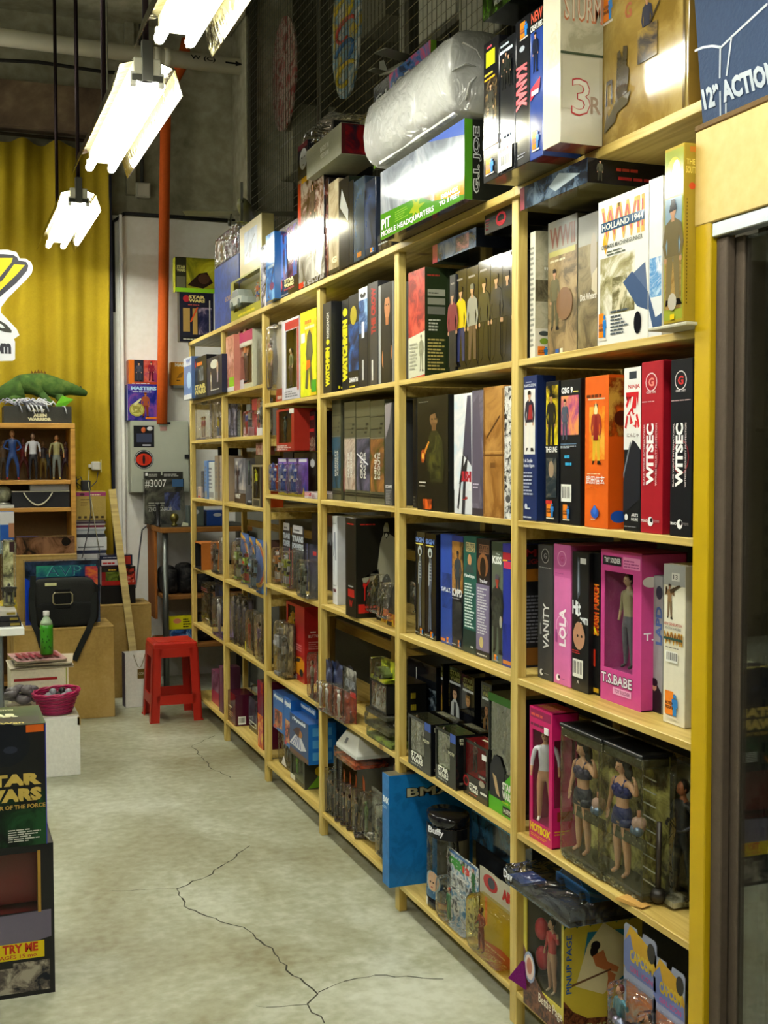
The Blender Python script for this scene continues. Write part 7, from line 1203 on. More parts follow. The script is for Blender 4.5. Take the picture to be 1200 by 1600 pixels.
# stool
t = empty('plastic_stool', (1.25, 6.91, 0), .0); tag(t, 'red plastic stool standing on the concrete floor by the shelving', 'stool')
RED = M('B01E0C', 'plastic'); H_ = .455; tb = .128; bb = .149
mb = MB(); mb.cbox(-tb, -tb, H_-.045, tb, tb, H_, RED, .012); mb.cbox(-tb+.03, -tb+.03, H_, tb-.03, tb-.03, H_+.002, M('B02410', 'plastic'), .001); mb.obj('seat', t)
def at_h(z_, e=0.): k = bb+(tb-bb)*z_/H_; return k-e
for sx in (-1, 1):
    for sy in (-1, 1):
        mb = MB()
        for (ax, ay) in ((.05, .008), (.008, .05)):
            def quad(z_):
                k = at_h(z_); x0, x1 = sorted((sx*k, sx*(k-ax))); y0_, y1_ = sorted((sy*k, sy*(k-ay))); return [(x0, y0_, z_), (x1, y0_, z_), (x1, y1_, z_), (x0, y1_, z_)]
            hexa(mb, quad(0), quad(H_-.03), RED)
        k = at_h(0); mb.cbox(sx*k-.008 if sx > 0 else sx*k-.004, sy*k-.008 if sy > 0 else sy*k-.004, 0, (sx*k+.004) if sx > 0 else sx*k+.008, (sy*k+.004) if sy > 0 else sy*k+.008, .01, RED, .002); mb.obj('leg', t)
for ax in (0, 1):
    for s_ in (-1, 1):
        mb = MB()
        for z0_, z1_ in ((.10, .155), (.37, .42)):
            k0_, k1_ = at_h(z0_), at_h(z1_)
            if ax == 0: bq = [(-k0_+.03, min(s_*k0_, s_*(k0_-.007)), z0_), (k0_-.03, min(s_*k0_, s_*(k0_-.007)), z0_), (k0_-.03, max(s_*k0_, s_*(k0_-.007)), z0_), (-k0_+.03, max(s_*k0_, s_*(k0_-.007)), z0_)]; tq = [(-k1_+.03, min(s_*k1_, s_*(k1_-.007)), z1_), (k1_-.03, min(s_*k1_, s_*(k1_-.007)), z1_), (k1_-.03, max(s_*k1_, s_*(k1_-.007)), z1_), (-k1_+.03, max(s_*k1_, s_*(k1_-.007)), z1_)]
            else: bq = [(min(s_*k0_, s_*(k0_-.007)), -k0_+.03, z0_), (max(s_*k0_, s_*(k0_-.007)), -k0_+.03, z0_), (max(s_*k0_, s_*(k0_-.007)), k0_-.03, z0_), (min(s_*k0_, s_*(k0_-.007)), k0_-.03, z0_)]; tq = [(min(s_*k1_, s_*(k1_-.007)), -k1_+.03, z1_), (max(s_*k1_, s_*(k1_-.007)), -k1_+.03, z1_), (max(s_*k1_, s_*(k1_-.007)), k1_-.03, z1_), (min(s_*k1_, s_*(k1_-.007)), k1_-.03, z1_)]
            hexa(mb, bq, tq, RED)
            if z0_ < .2: mb.obj('rung', t)
            else: mb.obj('apron', t)
            mb = MB()
# foreground boxes
YF = 3.42
p_ = dict(loc=(.0, YF, .0), rz=0, w=.281, h=.428)
def f_(o, w_, cav, h_, wn):
    fig(o, w_*.72, cav*.5, h_*.57, h_*.36, ('605850', '3A3830', '302C28', '181818', '201810'), 'down')
    m_ = MB(); m_.cbox(w_*.1, cav*.3, h_*.56, w_*.9, cav*.4, h_*.95, M('7A1818', 'plastic')); m_.obj('red_backing', o)
winbox('playset_box', 'black carton with yellow label, lowest in front stack', p_, .34, '14141A', win=(.05, .56, .84, .95), inner='8A1C20', fill=f_, F=[P([(0, .36), (0, .53), (.5, .55), (.97, .56), (.97, .38), (.6, .33), (.3, .26)], '6A6478'), R(.02, .01, .98, .3, '1A1A1C'), R(.05, .25, .90, .36, 'D8C010'), T('TRY ME', .50, .295, .84, .355, 'B83018', 0, .04), T('AGES 15 mo.', .47, .26, .84, .285, 'B84828', 0, .02), A(.05, .03, .95, .23, '181C28', '686058', 'A8A090', 22), R(.45, .2, .6, .25, '1A1A1C'), R(.845, .55, .875, .96, 'A88030')])
p_ = dict(loc=(.075, YF-.005, .4285), rz=0, w=.19, h=.34)
box('figure_box', 'black space saga box with gold title, front stack top', p_, .26, '121418', F=[A(0, .0, 1, .45, '0E1214', '12301C', '1C4A28', 9), E(.42, .84, .36, .18, '10141F'), E(.5, .8, .1, .03, '282E40'), P([(.3, .5), (.33, .4), (.66, .4), (.7, .5)], '0E1118'), T('STAR', .05, .5, .93, .6, 'C8AE58', 0, .07), T('WARS', .05, .37, .93, .48, 'C8AE58', 0, .07), T('POWER OF THE FORCE', .1, .31, .98, .345, 'B89848', 0, .03), L(.45, .04, .95, .15, 6, 'C8C8C0'), P([(.1, .0), (.3, .1), (.2, .02)], 'C87828'), R(.72, .935, .97, .995, 'D0601C'), R(.985, 0, 1, 1, '3038A0')], T=[A(0, 0, 1, 1, '2A3A1C', '38502C', '4A4A28', 9), T('STAR', .05, .42, .65, .62, 'D8D8B0', 0, .08), T('WARS', .05, .22, .65, .4, 'D8D8B0', 0, .08), T('COLLECTION', .2, .78, .6, .86, 'D8D8B0', 0, .03), T('Obi-Wan', .05, .06, .7, .16, 'D8C868', 0, .02)])
# white carton with basket, paper stack, bottle
p_ = dict(loc=(.40, 5.78, 0), rz=0, w=.207, h=.278)
mb = MB(); WC = M('ECECE6', 'matte'); mb.cbox(0, 0, 0, .207, .30, .278, WC, .003); o = mb.obj('white_carton', None, p_['loc']); tag(o, 'plain white carton under the pink basket', 'carton')
mb = MB(); mb.box(.0, .05, .278, .207, .30, .281, M('B8B49A', 'matte')); mb.box(.195, .0, .24, .2095, .012, .278, CARTON); mb.obj('carton_flap', o)
q0 = Vector((.507, 5.89, .282)); t = empty('wicker_basket', tuple(q0)); tag(t, 'deep pink wicker basket holding small toys', 'basket'); PK = M('B01858', 'plastic'); PK2 = M('8C1048', 'plastic')
mb = MB()
for k in range(10):
    z_ = .008+.0095*k; r_ = .062+.0032*k+(.004 if k > 7 else 0); tl = .0
    mb.tube([((r_+.0022*(1 if (q+k) % 2 else -1))*1.12*math.cos(2*math.pi*q/28), (r_+.0022*(1 if (q+k) % 2 else -1))*math.sin(2*math.pi*q/28), z_+.004*k/9*math.sin(2*math.pi*q/28+1)*2) for q in range(29)], .0052, PK if k % 2 else PK2, 6)
mb.obj('woven_side', t)
mb = MB(); mb.lathe([(.060, 0), (.062, .004), (.058, .006)], PK2, 20, 0, 0, 1.12, 1); mb.obj('base', t)
mb = MB()
for ph in (0, math.pi):
    mb.tube([((.096+.004*math.cos(q*.9+ph))*1.12*math.cos(2*math.pi*q/36), (.096+.004*math.cos(q*.9+ph))*math.sin(2*math.pi*q/36), .106+.004*math.sin(q*.9+ph)+.008*math.sin(2*math.pi*q/36+1)) for q in range(37)], .005, PK, 6)
mb.obj('braided_rim', t)
for i, (dx, dy, c, nm) in enumerate(((-.03, 0, '9098A0', 'small silver toy in the pink basket'), (.015, .01, '141416', 'small black toy in the pink basket'), (.04, -.03, 'A8A8B0', 'pale toy scrap in the pink basket'))):
    mb = MB(); mb.ball((0, 0, .03), .03, M(c, 'plastic'), 9, 6, (1, .8, 1)); mb.ball((.015, 0, .06), .018, M(c, 'plastic'), 8, 5); mb.cbox(-.03, -.008, .03, .03, .008, .045, M(c, 'plastic')); o = mb.obj('small_toy', None, (q0.x+dx, q0.y+dy, q0.z+.045)); tag(o, nm, 'toy', 'small toys in the basket')
p_ = pb(18, 108, 1052, 1118, 6.12, z=.0); p_['h'] = .46
box('magazine_box', 'cream storage box with red stripe under newspapers', p_, .34, 'DCD4BC', kind='matte', F=[R(.05, .88, .8, .91, 'A02828'), P([(.15, .72), (.5, .8), (.95, .78), (.9, .6), (.4, .68)], 'C87828'), A(.5, .6, .95, .78, 'B89868', '383A40', 'C8A870', 20), R(.95, 0, .97, 1, '98A048')])
mb = MB(); rg = random.Random(6)
for q in range(16): mb.ball((rg.uniform(-.07, .07), rg.uniform(-.02, .04), rg.uniform(.02, .09)), rg.uniform(.018, .032), M('6A6468', 'plastic'), 7, 5, (1.3, .8, .8))
q1 = atY(38, 1100, 6.0); o = mb.obj('bagged_toys', None, (q1.x, 6.02, .30)); tag(o, 'crumpled clear bag of grey toys beside the pink basket', 'bag')
mb = MB(); mb.cbox(-.08, .04, 0, .04, .09, .299, M('A8A090', 'matte')); o = mb.obj('low_box', None, (q1.x, 6.03, 0)); tag(o, 'low grey box carrying the bagged toys', 'box')
p0_ = pb(20, 118, 1040, 1052, 6.12); zt_ = .4605
for i, (dx, dy, w_, rz_, c, nm) in enumerate(((.0, .0, .31, .02, 'C8BFA8', 'lowest newspaper folded on the cream box'), (.02, .02, .28, -.12, 'C0B49C', 'middle newspaper, slightly turned'), (.03, -.02, .25, .1, 'B8908C', 'top newspaper with pinkish front page under the bottle'))):
    mb = MB(); vs = []; fs = []; n = 8
    for a_ in range(n+1):
        for b_ in range(n+1):
            x_ = w_*a_/n; y_ = .3*b_/n; wv = .006*math.sin(a_*1.1+i)*(1-b_/n)+(.012 if (b_ == 0 and a_ > 2) else 0)*math.sin(a_*.8); vs.append((x_, y_, max(0, wv)+.010))
    for a_ in range(n):
        for b_ in range(n): k = a_*(n+1)+b_; fs.append((k, k+1, k+n+2, k+n+1))
    mb.add(vs, fs, M(c, 'matte'), True); mb.cbox(0.003, .006, 0, w_-.003, .3, .0095, M('B8B098', 'matte'), .002); o = mb.obj('newspaper', None, (p_['loc'][0]-.005+dx, p_['loc'][1]-.01+dy, zt_+.018*i), rz_); tag(o, nm, 'newspaper', 'folded newspapers')
    mb = MB(); rg = random.Random(i)
    for q in range(7): mb.box(.02+.03*q, .03, .0235, .042+.03*q, .2, .0238, M('6A6660' if i < 2 else '9A4048', 'ink'))
    mb.obj('printed_columns', o)
qb = atY(74, 1046, 6.16); t = empty('tea_bottle', (qb.x, 6.18, zt_+.064)); tag(t, 'green tea bottle with white cap on the newspapers', 'bottle')
GB = M('3C9A1C', 'plastic'); mb = MB(); mb.lathe([(.027, 0), (.032, .004), (.032, .13), (.031, .15)], GB, 20); mb.obj('green_label', t); mb = MB(); mb.lathe([(.031, .15), (.028, .165), (.016, .185), (.013, .19), (.013, .198)], M('A8C0A0', 'plastic'), 18); mb.obj('shoulder', t); mb = MB(); mb.lathe([(.0155, .196), (.016, .198), (.016, .216), (.014, .219)], M('E0E0DC', 'plastic'), 18); mb.obj('cap', t)
mb = MB(); rg = random.Random(9)
for q in range(9): a_ = -1.6+rg.uniform(-.7, .7); z_ = rg.uniform(.02, .13); mb.cbox(.0325*math.cos(a_)-.002, .0325*math.sin(a_)-.001, z_, .0325*math.cos(a_)+.003, .0325*math.sin(a_)+.0005, z_+.01, M('1C5A10', 'ink'), .0002)
mb.obj('label_print', t)
# table edge
t = empty('white_table', (-.5, 5.55, 0)); tag(t, 'white table end with grey steel leg', 'table')
mb = MB(); mb.cbox(0, 0, .715, .845, .40, .75, M('ECEEEC', 'plastic'), .003); mb.obj('table_top', t)
for x_ in (.70,): mb = MB(); mb.cbox(x_, .03, 0, x_+.055, .085, .7148, M('8A929C', 'metal'), .006); mb.obj('leg', t)
mb = MB(); mb.cbox(.02, .03, 0, .075, .085, .7148, M('8A929C', 'metal'), .006); mb.obj('leg', t)
for i, (zz, w_, c, nm) in enumerate(((.7505, .12, '1C1A1C', 'black flat case on the white table'), (.775, .1, '28262A', 'second black flat case on the white table'), (.80, .11, 'B8B4A8', 'pale booklet pile on the white table'))):
    box('flat_case', nm, dict(loc=(.335-w_-.01*i, 5.60, zz), rz=0, w=w_, h=.022), .2, c, F=[R(.6, .2, .95, .7, '8A7A30')])
p_ = pb(4, 26, 844, 955, 5.75, z=.8225); clam('creature_pack', 'clear pack with black creature standing on the table', p_, .07, back='8A8A60', fill=fbot(('1A1A1C', '2A2826', '141414')), F=[R(.55, .82, .9, .97, '301C20')])
mb = MB(); rg = random.Random(12); vs = []
for q in range(7): mb.ball((rg.uniform(-.03, .03), rg.uniform(-.02, .02), rg.uniform(.03, .07)), .03, M('C8B010', 'plastic'), 8, 6, (.8, .7, 1.2))
o = mb.obj('yellow_bag', None, (.285, 5.87, .7505)); tag(o, 'bright yellow crumpled bag behind the black cases', 'bag')
# cartons
def cart(nm, p_, dep, **k):
    mb = MB(); w_, h_ = p_['w'], p_['h']; mb.cbox(0, 0, 0, w_, dep, h_, CARTON, .003); o = mb.obj('cardboard_carton', None, p_['loc'], p_['rz']); tag(o, nm, 'carton', 'brown cardboard cartons')
    mb = MB(); mb.box(w_*.0, dep*.485, h_, w_, dep*.515, h_+.001, M('8A7038', 'matte')); mb.box(0, dep*.49, h_*.8, -.001, dep*.51, h_, M('A08848', 'matte')); mb.obj('flap_seam', o)
    m2 = MB(); m2.box(.0, -.0008, h_-.012, w_, 0, h_-.010, M('7A6430', 'matte')); m2.obj('front_crease', o); return o
p_ = pb(24, 180, 985, 1120, 7.03, z=0.); HB = p_['h']; cart('big cardboard carton under the black messenger bag', p_, .36)
p2 = pb(158, 238, 946, 1103, 7.58, z=0.); cart('cardboard carton under the red and black toy boxes', p2, .3)
p3 = pb(14, 122, 868, 985, 7.5, z=.0); cart('tall cardboard carton before the bookcase carrying bronze box', p3, .25)
zc3 = p3['h']
p_ = pb(40, 157, 878, 984, 7.22, z=HB+.0005); box('playset_box', 'large iridescent blue box with triangle letters', p_, .14, '1C2434', kind='gloss', F=[A(0, .0, 1, 1, '141C2A', '24344E', '38486A', 5), A(.15, .75, .95, .93, '1C3A6A', '2A7A78', '30A878', 4), T('AVP', .28, .76, .75, .92, '48A8A0', 0, .0), T('AVP', .3, .77, .73, .91, '1C4468', 0, -.01), L(.35, .7, .9, .72, 1, '7890A0'), P([(0, .0), (.08, .0), (.06, .7), (0, .75)], '1840C0'), E(.12, .6, .05, .06, 'A8A0B8'), E(.12, .56, .05, .04, '703050'), R(.27, .57, .42, .63, 'C8C8C0'), A(.8, .6, .97, .9, '203058', 'B83848', 'D87830', 9)], T=[L(.4, .2, .8, .4, 1, 'D8D8D0')])
# messenger bag
qa = pb(50, 150, 905, 986, 7.10, z=HB+.0005); bw, bh = qa['w'], qa['h']
t = empty('messenger_bag', (qa['loc'][0], 7.08, HB+.0008)); tag(t, 'black messenger bag with metal buckle leaning on blue box', 'bag'); BK = M('1E1F1E', 'cloth'); BK2 = M('2A2B29', 'cloth')
def pillow(mb, x0, y0, z0, x1, y1, z1, m_, e=3.5, n=20, nv=12):
    vs = []; cx, cy, cz = (x0+x1)/2, (y0+y1)/2, (z0+z1)/2; sx, sy, sz = (x1-x0)/2, (y1-y0)/2, (z1-z0)/2; pw = lambda v, k: math.copysign(abs(v)**(2/k), v)
    for i in range(nv+1):
        th = math.pi*i/nv-math.pi/2
        for k in range(n):
            ph = 2*math.pi*k/n; vs.append((cx+sx*pw(math.cos(th), e)*pw(math.cos(ph), e), cy+sy*pw(math.cos(th), e)*pw(math.sin(ph), e), cz+sz*pw(math.sin(th), e)))
    mb.add(vs, [(i*n+k, i*n+(k+1) % n, (i+1)*n+(k+1) % n, (i+1)*n+k) for i in range(nv) for k in range(n)], m_, True)
mb = MB(); pillow(mb, -.015, .0, -.004, bw+.02, .11, bh*.93, BK, 6); mb.obj('bag_body', t)
mb = MB(); pillow(mb, bw*.03, -.02, bh*.34, bw*.99, .08, bh*1.0, BK2, 6); mb.obj('flap', t)
mb = MB(); pillow(mb, bw*.06, -.03, bh*.01, bw*.97, .03, bh*.52, BK, 6); mb.obj('front_pocket', t)
mb = MB(); bx0, bx1, bz0, bz1 = bw*.32, bw*.62, bh*.48, bh*.72
mb.tube([(bx0+.01, -.032, bz0), (bx1-.01, -.032, bz0), (bx1, -.032, bz0+.012), (bx1, -.032, bz1-.012), (bx1-.01, -.032, bz1), (bx0+.01, -.032, bz1), (bx0, -.032, bz1-.012), (bx0, -.032, bz0+.012), (bx0+.01, -.032, bz0)], .0045, M('B8B090', 'metal'), 8); mb.obj('metal_buckle', t)
mb = MB(); mb.cbox(bx0+.012, -.036, bh*.40, bx1-.012, -.024, bz1+.02, M('161716', 'cloth'), .002); mb.obj('buckle_strap', t)
mb = MB(); mb.cbox(bw*.2, -.0225, bh*.86, bw*.38, -.019, bh*.92, M('D8D8A0')); mb.obj('tag', t)
STR = M('222422', 'cloth')
def strap(pts, w_, nm):
    mb = MB(); vs = []; fs = []
    for i, q in enumerate(pts):
        q = Vector(q); d = (Vector(pts[min(i+1, len(pts)-1)])-Vector(pts[max(i-1, 0)])).normalized(); s_ = d.cross(Vector((0, 1, 0))).normalized()*w_/2
        vs += [q-s_, q+s_, q+s_+Vector((0, .003, 0)), q-s_+Vector((0, .003, 0))]
    for i in range(len(pts)-1):
        for k in range(4): fs.append((4*i+k, 4*i+(k+1) % 4, 4*i+4+(k+1) % 4, 4*i+4+k))
    fs += [(0, 1, 2, 3), tuple(4*len(pts)-4+k for k in range(4))]; mb.add(vs, fs, STR); mb.obj(nm, t)
def rel(px_, py_, Y): q = atY(px_, py_, Y); return (q.x-t.location.x, Y-t.location.y, q.z-t.location.z)
strap([rel(52, 900, 7.06), rel(50, 940, 7.05), rel(54, 978, 7.02), rel(60, 990, 7.015), rel(66, 1012, 7.015)], .032, 'shoulder_strap')
strap([rel(147, 925, 7.07), rel(146, 965, 7.04), rel(138, 985, 7.015), rel(128, 1005, 7.015), rel(116, 1032, 7.015)], .034, 'shoulder_strap')
# red boxes on second carton
zc2 = p2['h']
p_ = pb(158, 212, 916, 946, 7.63, z=zc2+.0005); box('toy_box', 'plain black box on the far carton', p_, .2, '0C0C0E')
z_ = zc2+.0005+p_['h']+.002; p_ = pb(159, 212, 886, 916, 7.63, z=z_); box('toy_box', 'red and black toy box with green toy window', p_, .14, '8A1818', kind='gloss', F=[R(0, .72, 1, 1, '181818'), R(0, 0, 1, .25, 'A82018'), A(.12, .25, .6, .72, '405018', '6A7A28', '203010', 14), A(.65, .15, .95, .9, '301818', 'C83828', 'D8A898', 14), L(.2, .8, .6, .92, 1, 'C8A030')])
z_ += p_['h']+.002; p_ = pb(156, 207, 868, 885, 7.64, z=z_); box('toy_box', 'navy and white toy box topping the red one', p_, .12, '1C2038', kind='gloss', F=[R(.05, .1, .6, .6, 'D0C8C8'), L(.08, .2, .58, .5, 1, 'B82828'), R(.65, .15, .95, .9, 'A83028'), L(.1, .75, .6, .9, 1, 'A8A8B8')])
# bronze box and blue things on tall carton
p_ = pb(26, 117, 840, 867, 7.52, z=zc3+.0005); box('long_box', 'long bronze patterned box on the tall carton', p_, .16, '5A3C28', kind='gloss', F=[A(0, 0, 1, 1, '241810', '6A4830', '8A6448', 9), E(.85, .7, .08, .25, '181010')], T=[A(0, 0, 1, 1, '4A3020', '7A5A38', 'A88858', 7), E(.2, .4, .2, .25, '2848A0')])
# bookcase
XB0, XB1 = -.35, .812; t = empty('bookcase', (XB0, 7.8, 0)); tag(t, 'low wooden bookcase of display shelves before the yellow curtain', 'bookcase'); W_ = XB1-XB0
zl = [atY(60, y_, 7.8).z for y_ in (669, 757, 800)]; ztop = atY(60, 661, 7.8).z
mb = MB(); mb.cbox(0, 0, ztop-.032, W_, .32, ztop, OAKY, .002); mb.obj('top_board', t)
for z_ in (zl[1], zl[2], .45, .08): mb = MB(); mb.cbox(.022, .002, z_, W_-.032, .31, z_+.026, OAKY, .002); mb.obj('shelf', t)
for x_ in (0, W_-.03): mb = MB(); mb.cbox(x_, 0, 0, x_+.03, .32, ztop-.033, OAKY, .002); mb.obj('side_panel', t)
mb = MB(); mb.box(.03, .312, .05, W_-.03, .319, ztop-.03, M('6A5230', 'matte')); mb.obj('back_panel', t)
z1_, z2_ = zl[1]+.0265, zl[2]+.0265
def shelf_fig(px_, hh, cols, pose, nm, Y=7.86, z_=None):
    q = atY(px_, 750, Y); o = fig(None, q.x, Y, z_ or z1_, hh, cols, pose, 'toy_figure'); tag(o, nm, 'toy figure', 'toy figures on the bookcase'); return o
shelf_fig(20, .315, ('A87850', '1C3A70', '1C3A70', '901C18', 'A88040'), 'bent', 'muscular toy figure in dark blue suit and red boots')
shelf_fig(52, .30, ('907058', 'B8B8C0', '181820', '101010', '101014'), 'down', 'toy figure with white shirt front and dark trousers')
shelf_fig(89, .29, ('A8784C', '8A8458', '686E68', 'A88828', '4A2818'), 'down', 'toy figure in khaki vest and grey striped trousers')
for i, (px_, hh, c, nm) in enumerate(((6, .26, ('806850', '5A4838', '403830', '181818', '201810'), 'dim brown toy figure at the cut-off end of shelf'), (37, .27, ('7A4838', '701820', '501018', '301010', '181010'), 'dark red toy figure behind the blue suited one'), (68, .25, ('8A6840', '3A3038', '6A5820', '201810', '181010'), 'toy figure with ochre trousers between larger ones'), (103, .25, ('705040', '40202A', '301828', '181818', '181010'), 'small plum coloured toy figure at the side panel'), (76, .2, ('806040', '283848', '202830', '181818', '181010'), 'short dark blue toy figure at the back'))): shelf_fig(px_, hh, c, 'bent' if i % 2 else 'down', nm, 7.98)
# shelf two
q = atY(4, 770, 7.87); mb = MB(); k_ = rough_mat('mottled_globe', '4A4A38', '7A7A60', 'A8A890', 30, .4, .4, 0, 14); mb.ball((0, 0, .066), .056, k_, 20, 14); mb.lathe([(.05, 0), (.05, .008), (.03, .014), (.02, .02)], M('A8A8A0', 'metal'), 18); o = mb.obj('globe_ornament', None, (q.x, 7.88, z2_+.022)); tag(o, 'mottled grey green globe on a silver stand', 'ornament')
mb = MB(); mb.cbox(-.09, -.07, 0, .065, .07, .02, M('C0C0B8')); o = mb.obj('flat_case', None, (q.x, 7.88, z2_+.0005)); tag(o, 'flat white case under the globe', 'case')
p_ = pb(19, 109, 769, 799, 7.83, z=z2_+.0005); p_['w'] = min(p_['w'], XB1-.035-p_['loc'][0])
mb = MB(); mb.cbox(0, 0, 0, p_['w'], .22, p_['h'], M('1E1E22', 'matte'), .002); o = mb.obj('black_case', None, p_['loc']); tag(o, 'black case with looped cord handle in the bookcase', 'case')
mb = MB(); w_ = p_['w']; h_ = p_['h']
for dz in (0, .006): mb.tube([(w_*(.2+.5*q/10), -.006-dz*.3, h_-.004-(.085+dz)*math.sin(math.pi*q/10)**.8*.9*min(1, h_/.1)) for q in range(11)], .003, M('C8C4A8', 'matte'), 6)
mb.obj('cord_handle', o); mb = MB(); mb.box(0, -.002, h_+.0002, w_, .22, h_+.006, M('B8B4A0')); mb.obj('pale_lid', o)
p4 = pb(47, 108, 758, 767, 7.85, z=z2_+.0005+p_['h']+.0075); p4['h'] = .036; p4['w'] = min(p4['w'], XB1-.035-p4['loc'][0]); box('flat_box', 'flat white box lying on the black case', p4, .2, 'A8A8A8')
# shelf three
p_ = pb(0, 22, 800, 815, 7.6, z=zc3+.085); box('small_box', 'blue and white box at the cut-off picture edge', p_, .12, '1C50A0', F=[R(0, .55, 1, 1, 'C8C8C8'), R(.6, .1, 1, .6, 'A87858')])
mb = MB(); mb.lathe([(.05, 0), (.055, .006), (.055, .06), (.04, .075), (.03, .08)], M('7A9098', 'plastic'), 18); mb.lathe([(.032, .078), (.032, .084)], M('A0A8A8', 'metal'), 16); q = atY(4, 850, 7.58); o = mb.obj('glass_jar', None, (p_['loc'][0]+.03, 7.66, zc3+.0005)); tag(o, 'squat grey jar supporting the blue and white box', 'jar')
# on top of bookcase
p_ = pb(6, 112, 634, 661, 7.84, z=ztop+.0005); tb_ = ztop+.0005+p_['h']
box('long_box', 'charcoal long box with cream capitals on the bookcase', p_, .24, '34342F', kind='matte', F=[T('AVP', .4, .68, .6, .85, 'D0CCA8', 0, .05), T('ALIEN', .43, .36, .63, .56, 'D0CCA8', 0, .08), T('WARRIOR', .35, .14, .7, .33, 'D0CCA8', 0, .08)])
rg = random.Random(21); mb = MB(); q0 = atY(50, 632, 7.88); YR = 7.90; qs = [M(c, 'cloth') for c in ('B8B8C0', '8A8C98', 'D0D0D4')]
for i in range(34):
    x0 = rg.uniform(-.14, .12); y0_ = rg.uniform(-.07, .05); pts = []; an = rg.uniform(-1.2, 1.2)
    for k in range(6): pts.append((x0+.026*k*math.cos(an)-.03, y0_+.016*k*math.sin(an)*.5-.02, .008+rg.uniform(0, .035)+.012*math.sin(k)))
    if i % 4 == 0: pts.append((pts[-1][0]+.01, -.105, -.0)); pts.append((pts[-1][0]+.012, -.112, -.03-rg.uniform(0, .02)))
    mb.tube(pts, .0042, qs[i % 3], 5)
o = mb.obj('rope_bundle', None, (q0.x-.03, 7.925, tb_)); tag(o, 'tangled bundle of grey white cord on the charcoal box', 'cord')
# green lizard plush
GR = rough_mat('green_fleece', '22380A', '385818', '586E28', 30, .9, .5, 0, 7)
def gpt(px_, py_, Y=8.03): Y = Y if Y > 8 else Y+.10; q = atY(px_, py_-3, Y); return (q.x, q.y, q.z)
j = {'tail0': (gpt(-45, 640), .02), 'tail1': (gpt(-15, 628), .034), 'hip': (gpt(22, 607), (.075, .07)), 'mid': (gpt(52, 601), (.085, .075)), 'chest': (gpt(84, 604), (.07, .07)), 'neck': (gpt(108, 610), .045), 'head': (gpt(122, 614), .035), 'snout': (gpt(137, 619), .018),
     'fl1': (gpt(92, 622, 7.90), .03), 'fl2': (gpt(98, 632, 7.86), .022), 'hl1': (gpt(30, 622, 7.90), .045), 'hl2': (gpt(14, 632, 7.87), .028), 'arm1': (gpt(66, 620, 7.89), .028), 'arm2': (gpt(82, 636, 7.80), .018)}
vs, fs = skin_body(j, [('tail0', 'tail1'), ('tail1', 'hip'), ('hip', 'mid'), ('mid', 'chest'), ('chest', 'neck'), ('neck', 'head'), ('head', 'snout'), ('chest', 'fl1'), ('fl1', 'fl2'), ('hip', 'hl1'), ('hl1', 'hl2'), ('mid', 'arm1'), ('arm1', 'arm2')], 'mid', 2)
bx_ = Vector(j['mid'][0]); mb = MB(); mb.add([Vector(v)-bx_ for v in vs], fs, GR, True); o = mb.obj('lizard_plush', None, tuple(bx_)); tag(o, 'green plush lizard sprawled along the bookcase top', 'soft toy')
mb = MB(); a_ = Vector(gpt(88, 634, 7.78))-bx_; mb.add([a_, a_+Vector((.11, .02, .03)), a_+Vector((-.03, -.01, -.085)), a_+Vector((.04, .03, .055))], [(0, 2, 1), (0, 1, 3), (0, 3, 2), (1, 2, 3)], M('5A9A20', 'cloth')); mb.obj('felt_foot', o)
mb = MB()
for k in range(5): q = Vector(gpt(50+5*k, 583+abs(k-2), 7.96))-bx_; mb.add([q+Vector((-.012, 0, -.012)), q+Vector((.012, 0, -.012)), q+Vector((0, .01, .014)), q+Vector((0, -.01, -.012))], [(0, 1, 2), (0, 3, 2), (1, 3, 2)], M('6A4A18', 'cloth'))
mb.ball(tuple(Vector(gpt(126, 608, 7.94))-bx_), .008, M('101010'), 8, 6); mb.obj('back_ridge', o)
# little stack right of the bookcase
zc4 = atY(140, 880, 7.95).z
p_ = pb(119, 168, 866, 1020, 7.9, z=0.); box('white_box', 'tall white box base of the paper stack', p_, .2, 'C0C0C0', kind='matte', F=[R(0, .955, 1, .965, '707070')]); z_ = p_['h']+.0005
for i, (h_, c, nm, w2) in enumerate(((.022, '2A3048', 'dark blue device under the white printer', 1.), (.085, 'D0D2D4', 'white printer like device in the paper stack', 1.02), (.02, '30343C', 'dark slab above the white device', .98))):
    box('office_device', nm, dict(loc=(p_['loc'][0]+.0, 7.9, z_), rz=0, w=p_['w']*w2, h=h_), .19, c, kind='matte', F=[R(.1, .2, .9, .3, '606468')] if i == 1 else []); z_ += h_+.0005
for i, (h_, c) in enumerate(((.018, 'B0B4B8'), (.012, '98A0A8'), (.01, 'C8C8C8'), (.014, '803040'), (.01, 'D0CCC8'), (.012, '5A4858'), (.012, 'C0B8B8'))):
    o = box('magazine', ['lowest magazine of the stack, pale grey', 'second magazine up, blue grey', 'third magazine up, white', 'fourth magazine up, dark red spine', 'fifth magazine up, cream', 'sixth magazine up, plum spine', 'topmost magazine under the brown carton'][i], dict(loc=(p_['loc'][0]+.006*(i % 3), 7.91, z_), rz=0, w=p_['w']*.95, h=h_), .17, c, kind='matte', ch=.0008); o['group'] = 'magazines in the stack'; z_ += h_+.0005
hh_ = atY(140, 768, 7.88).z-z_
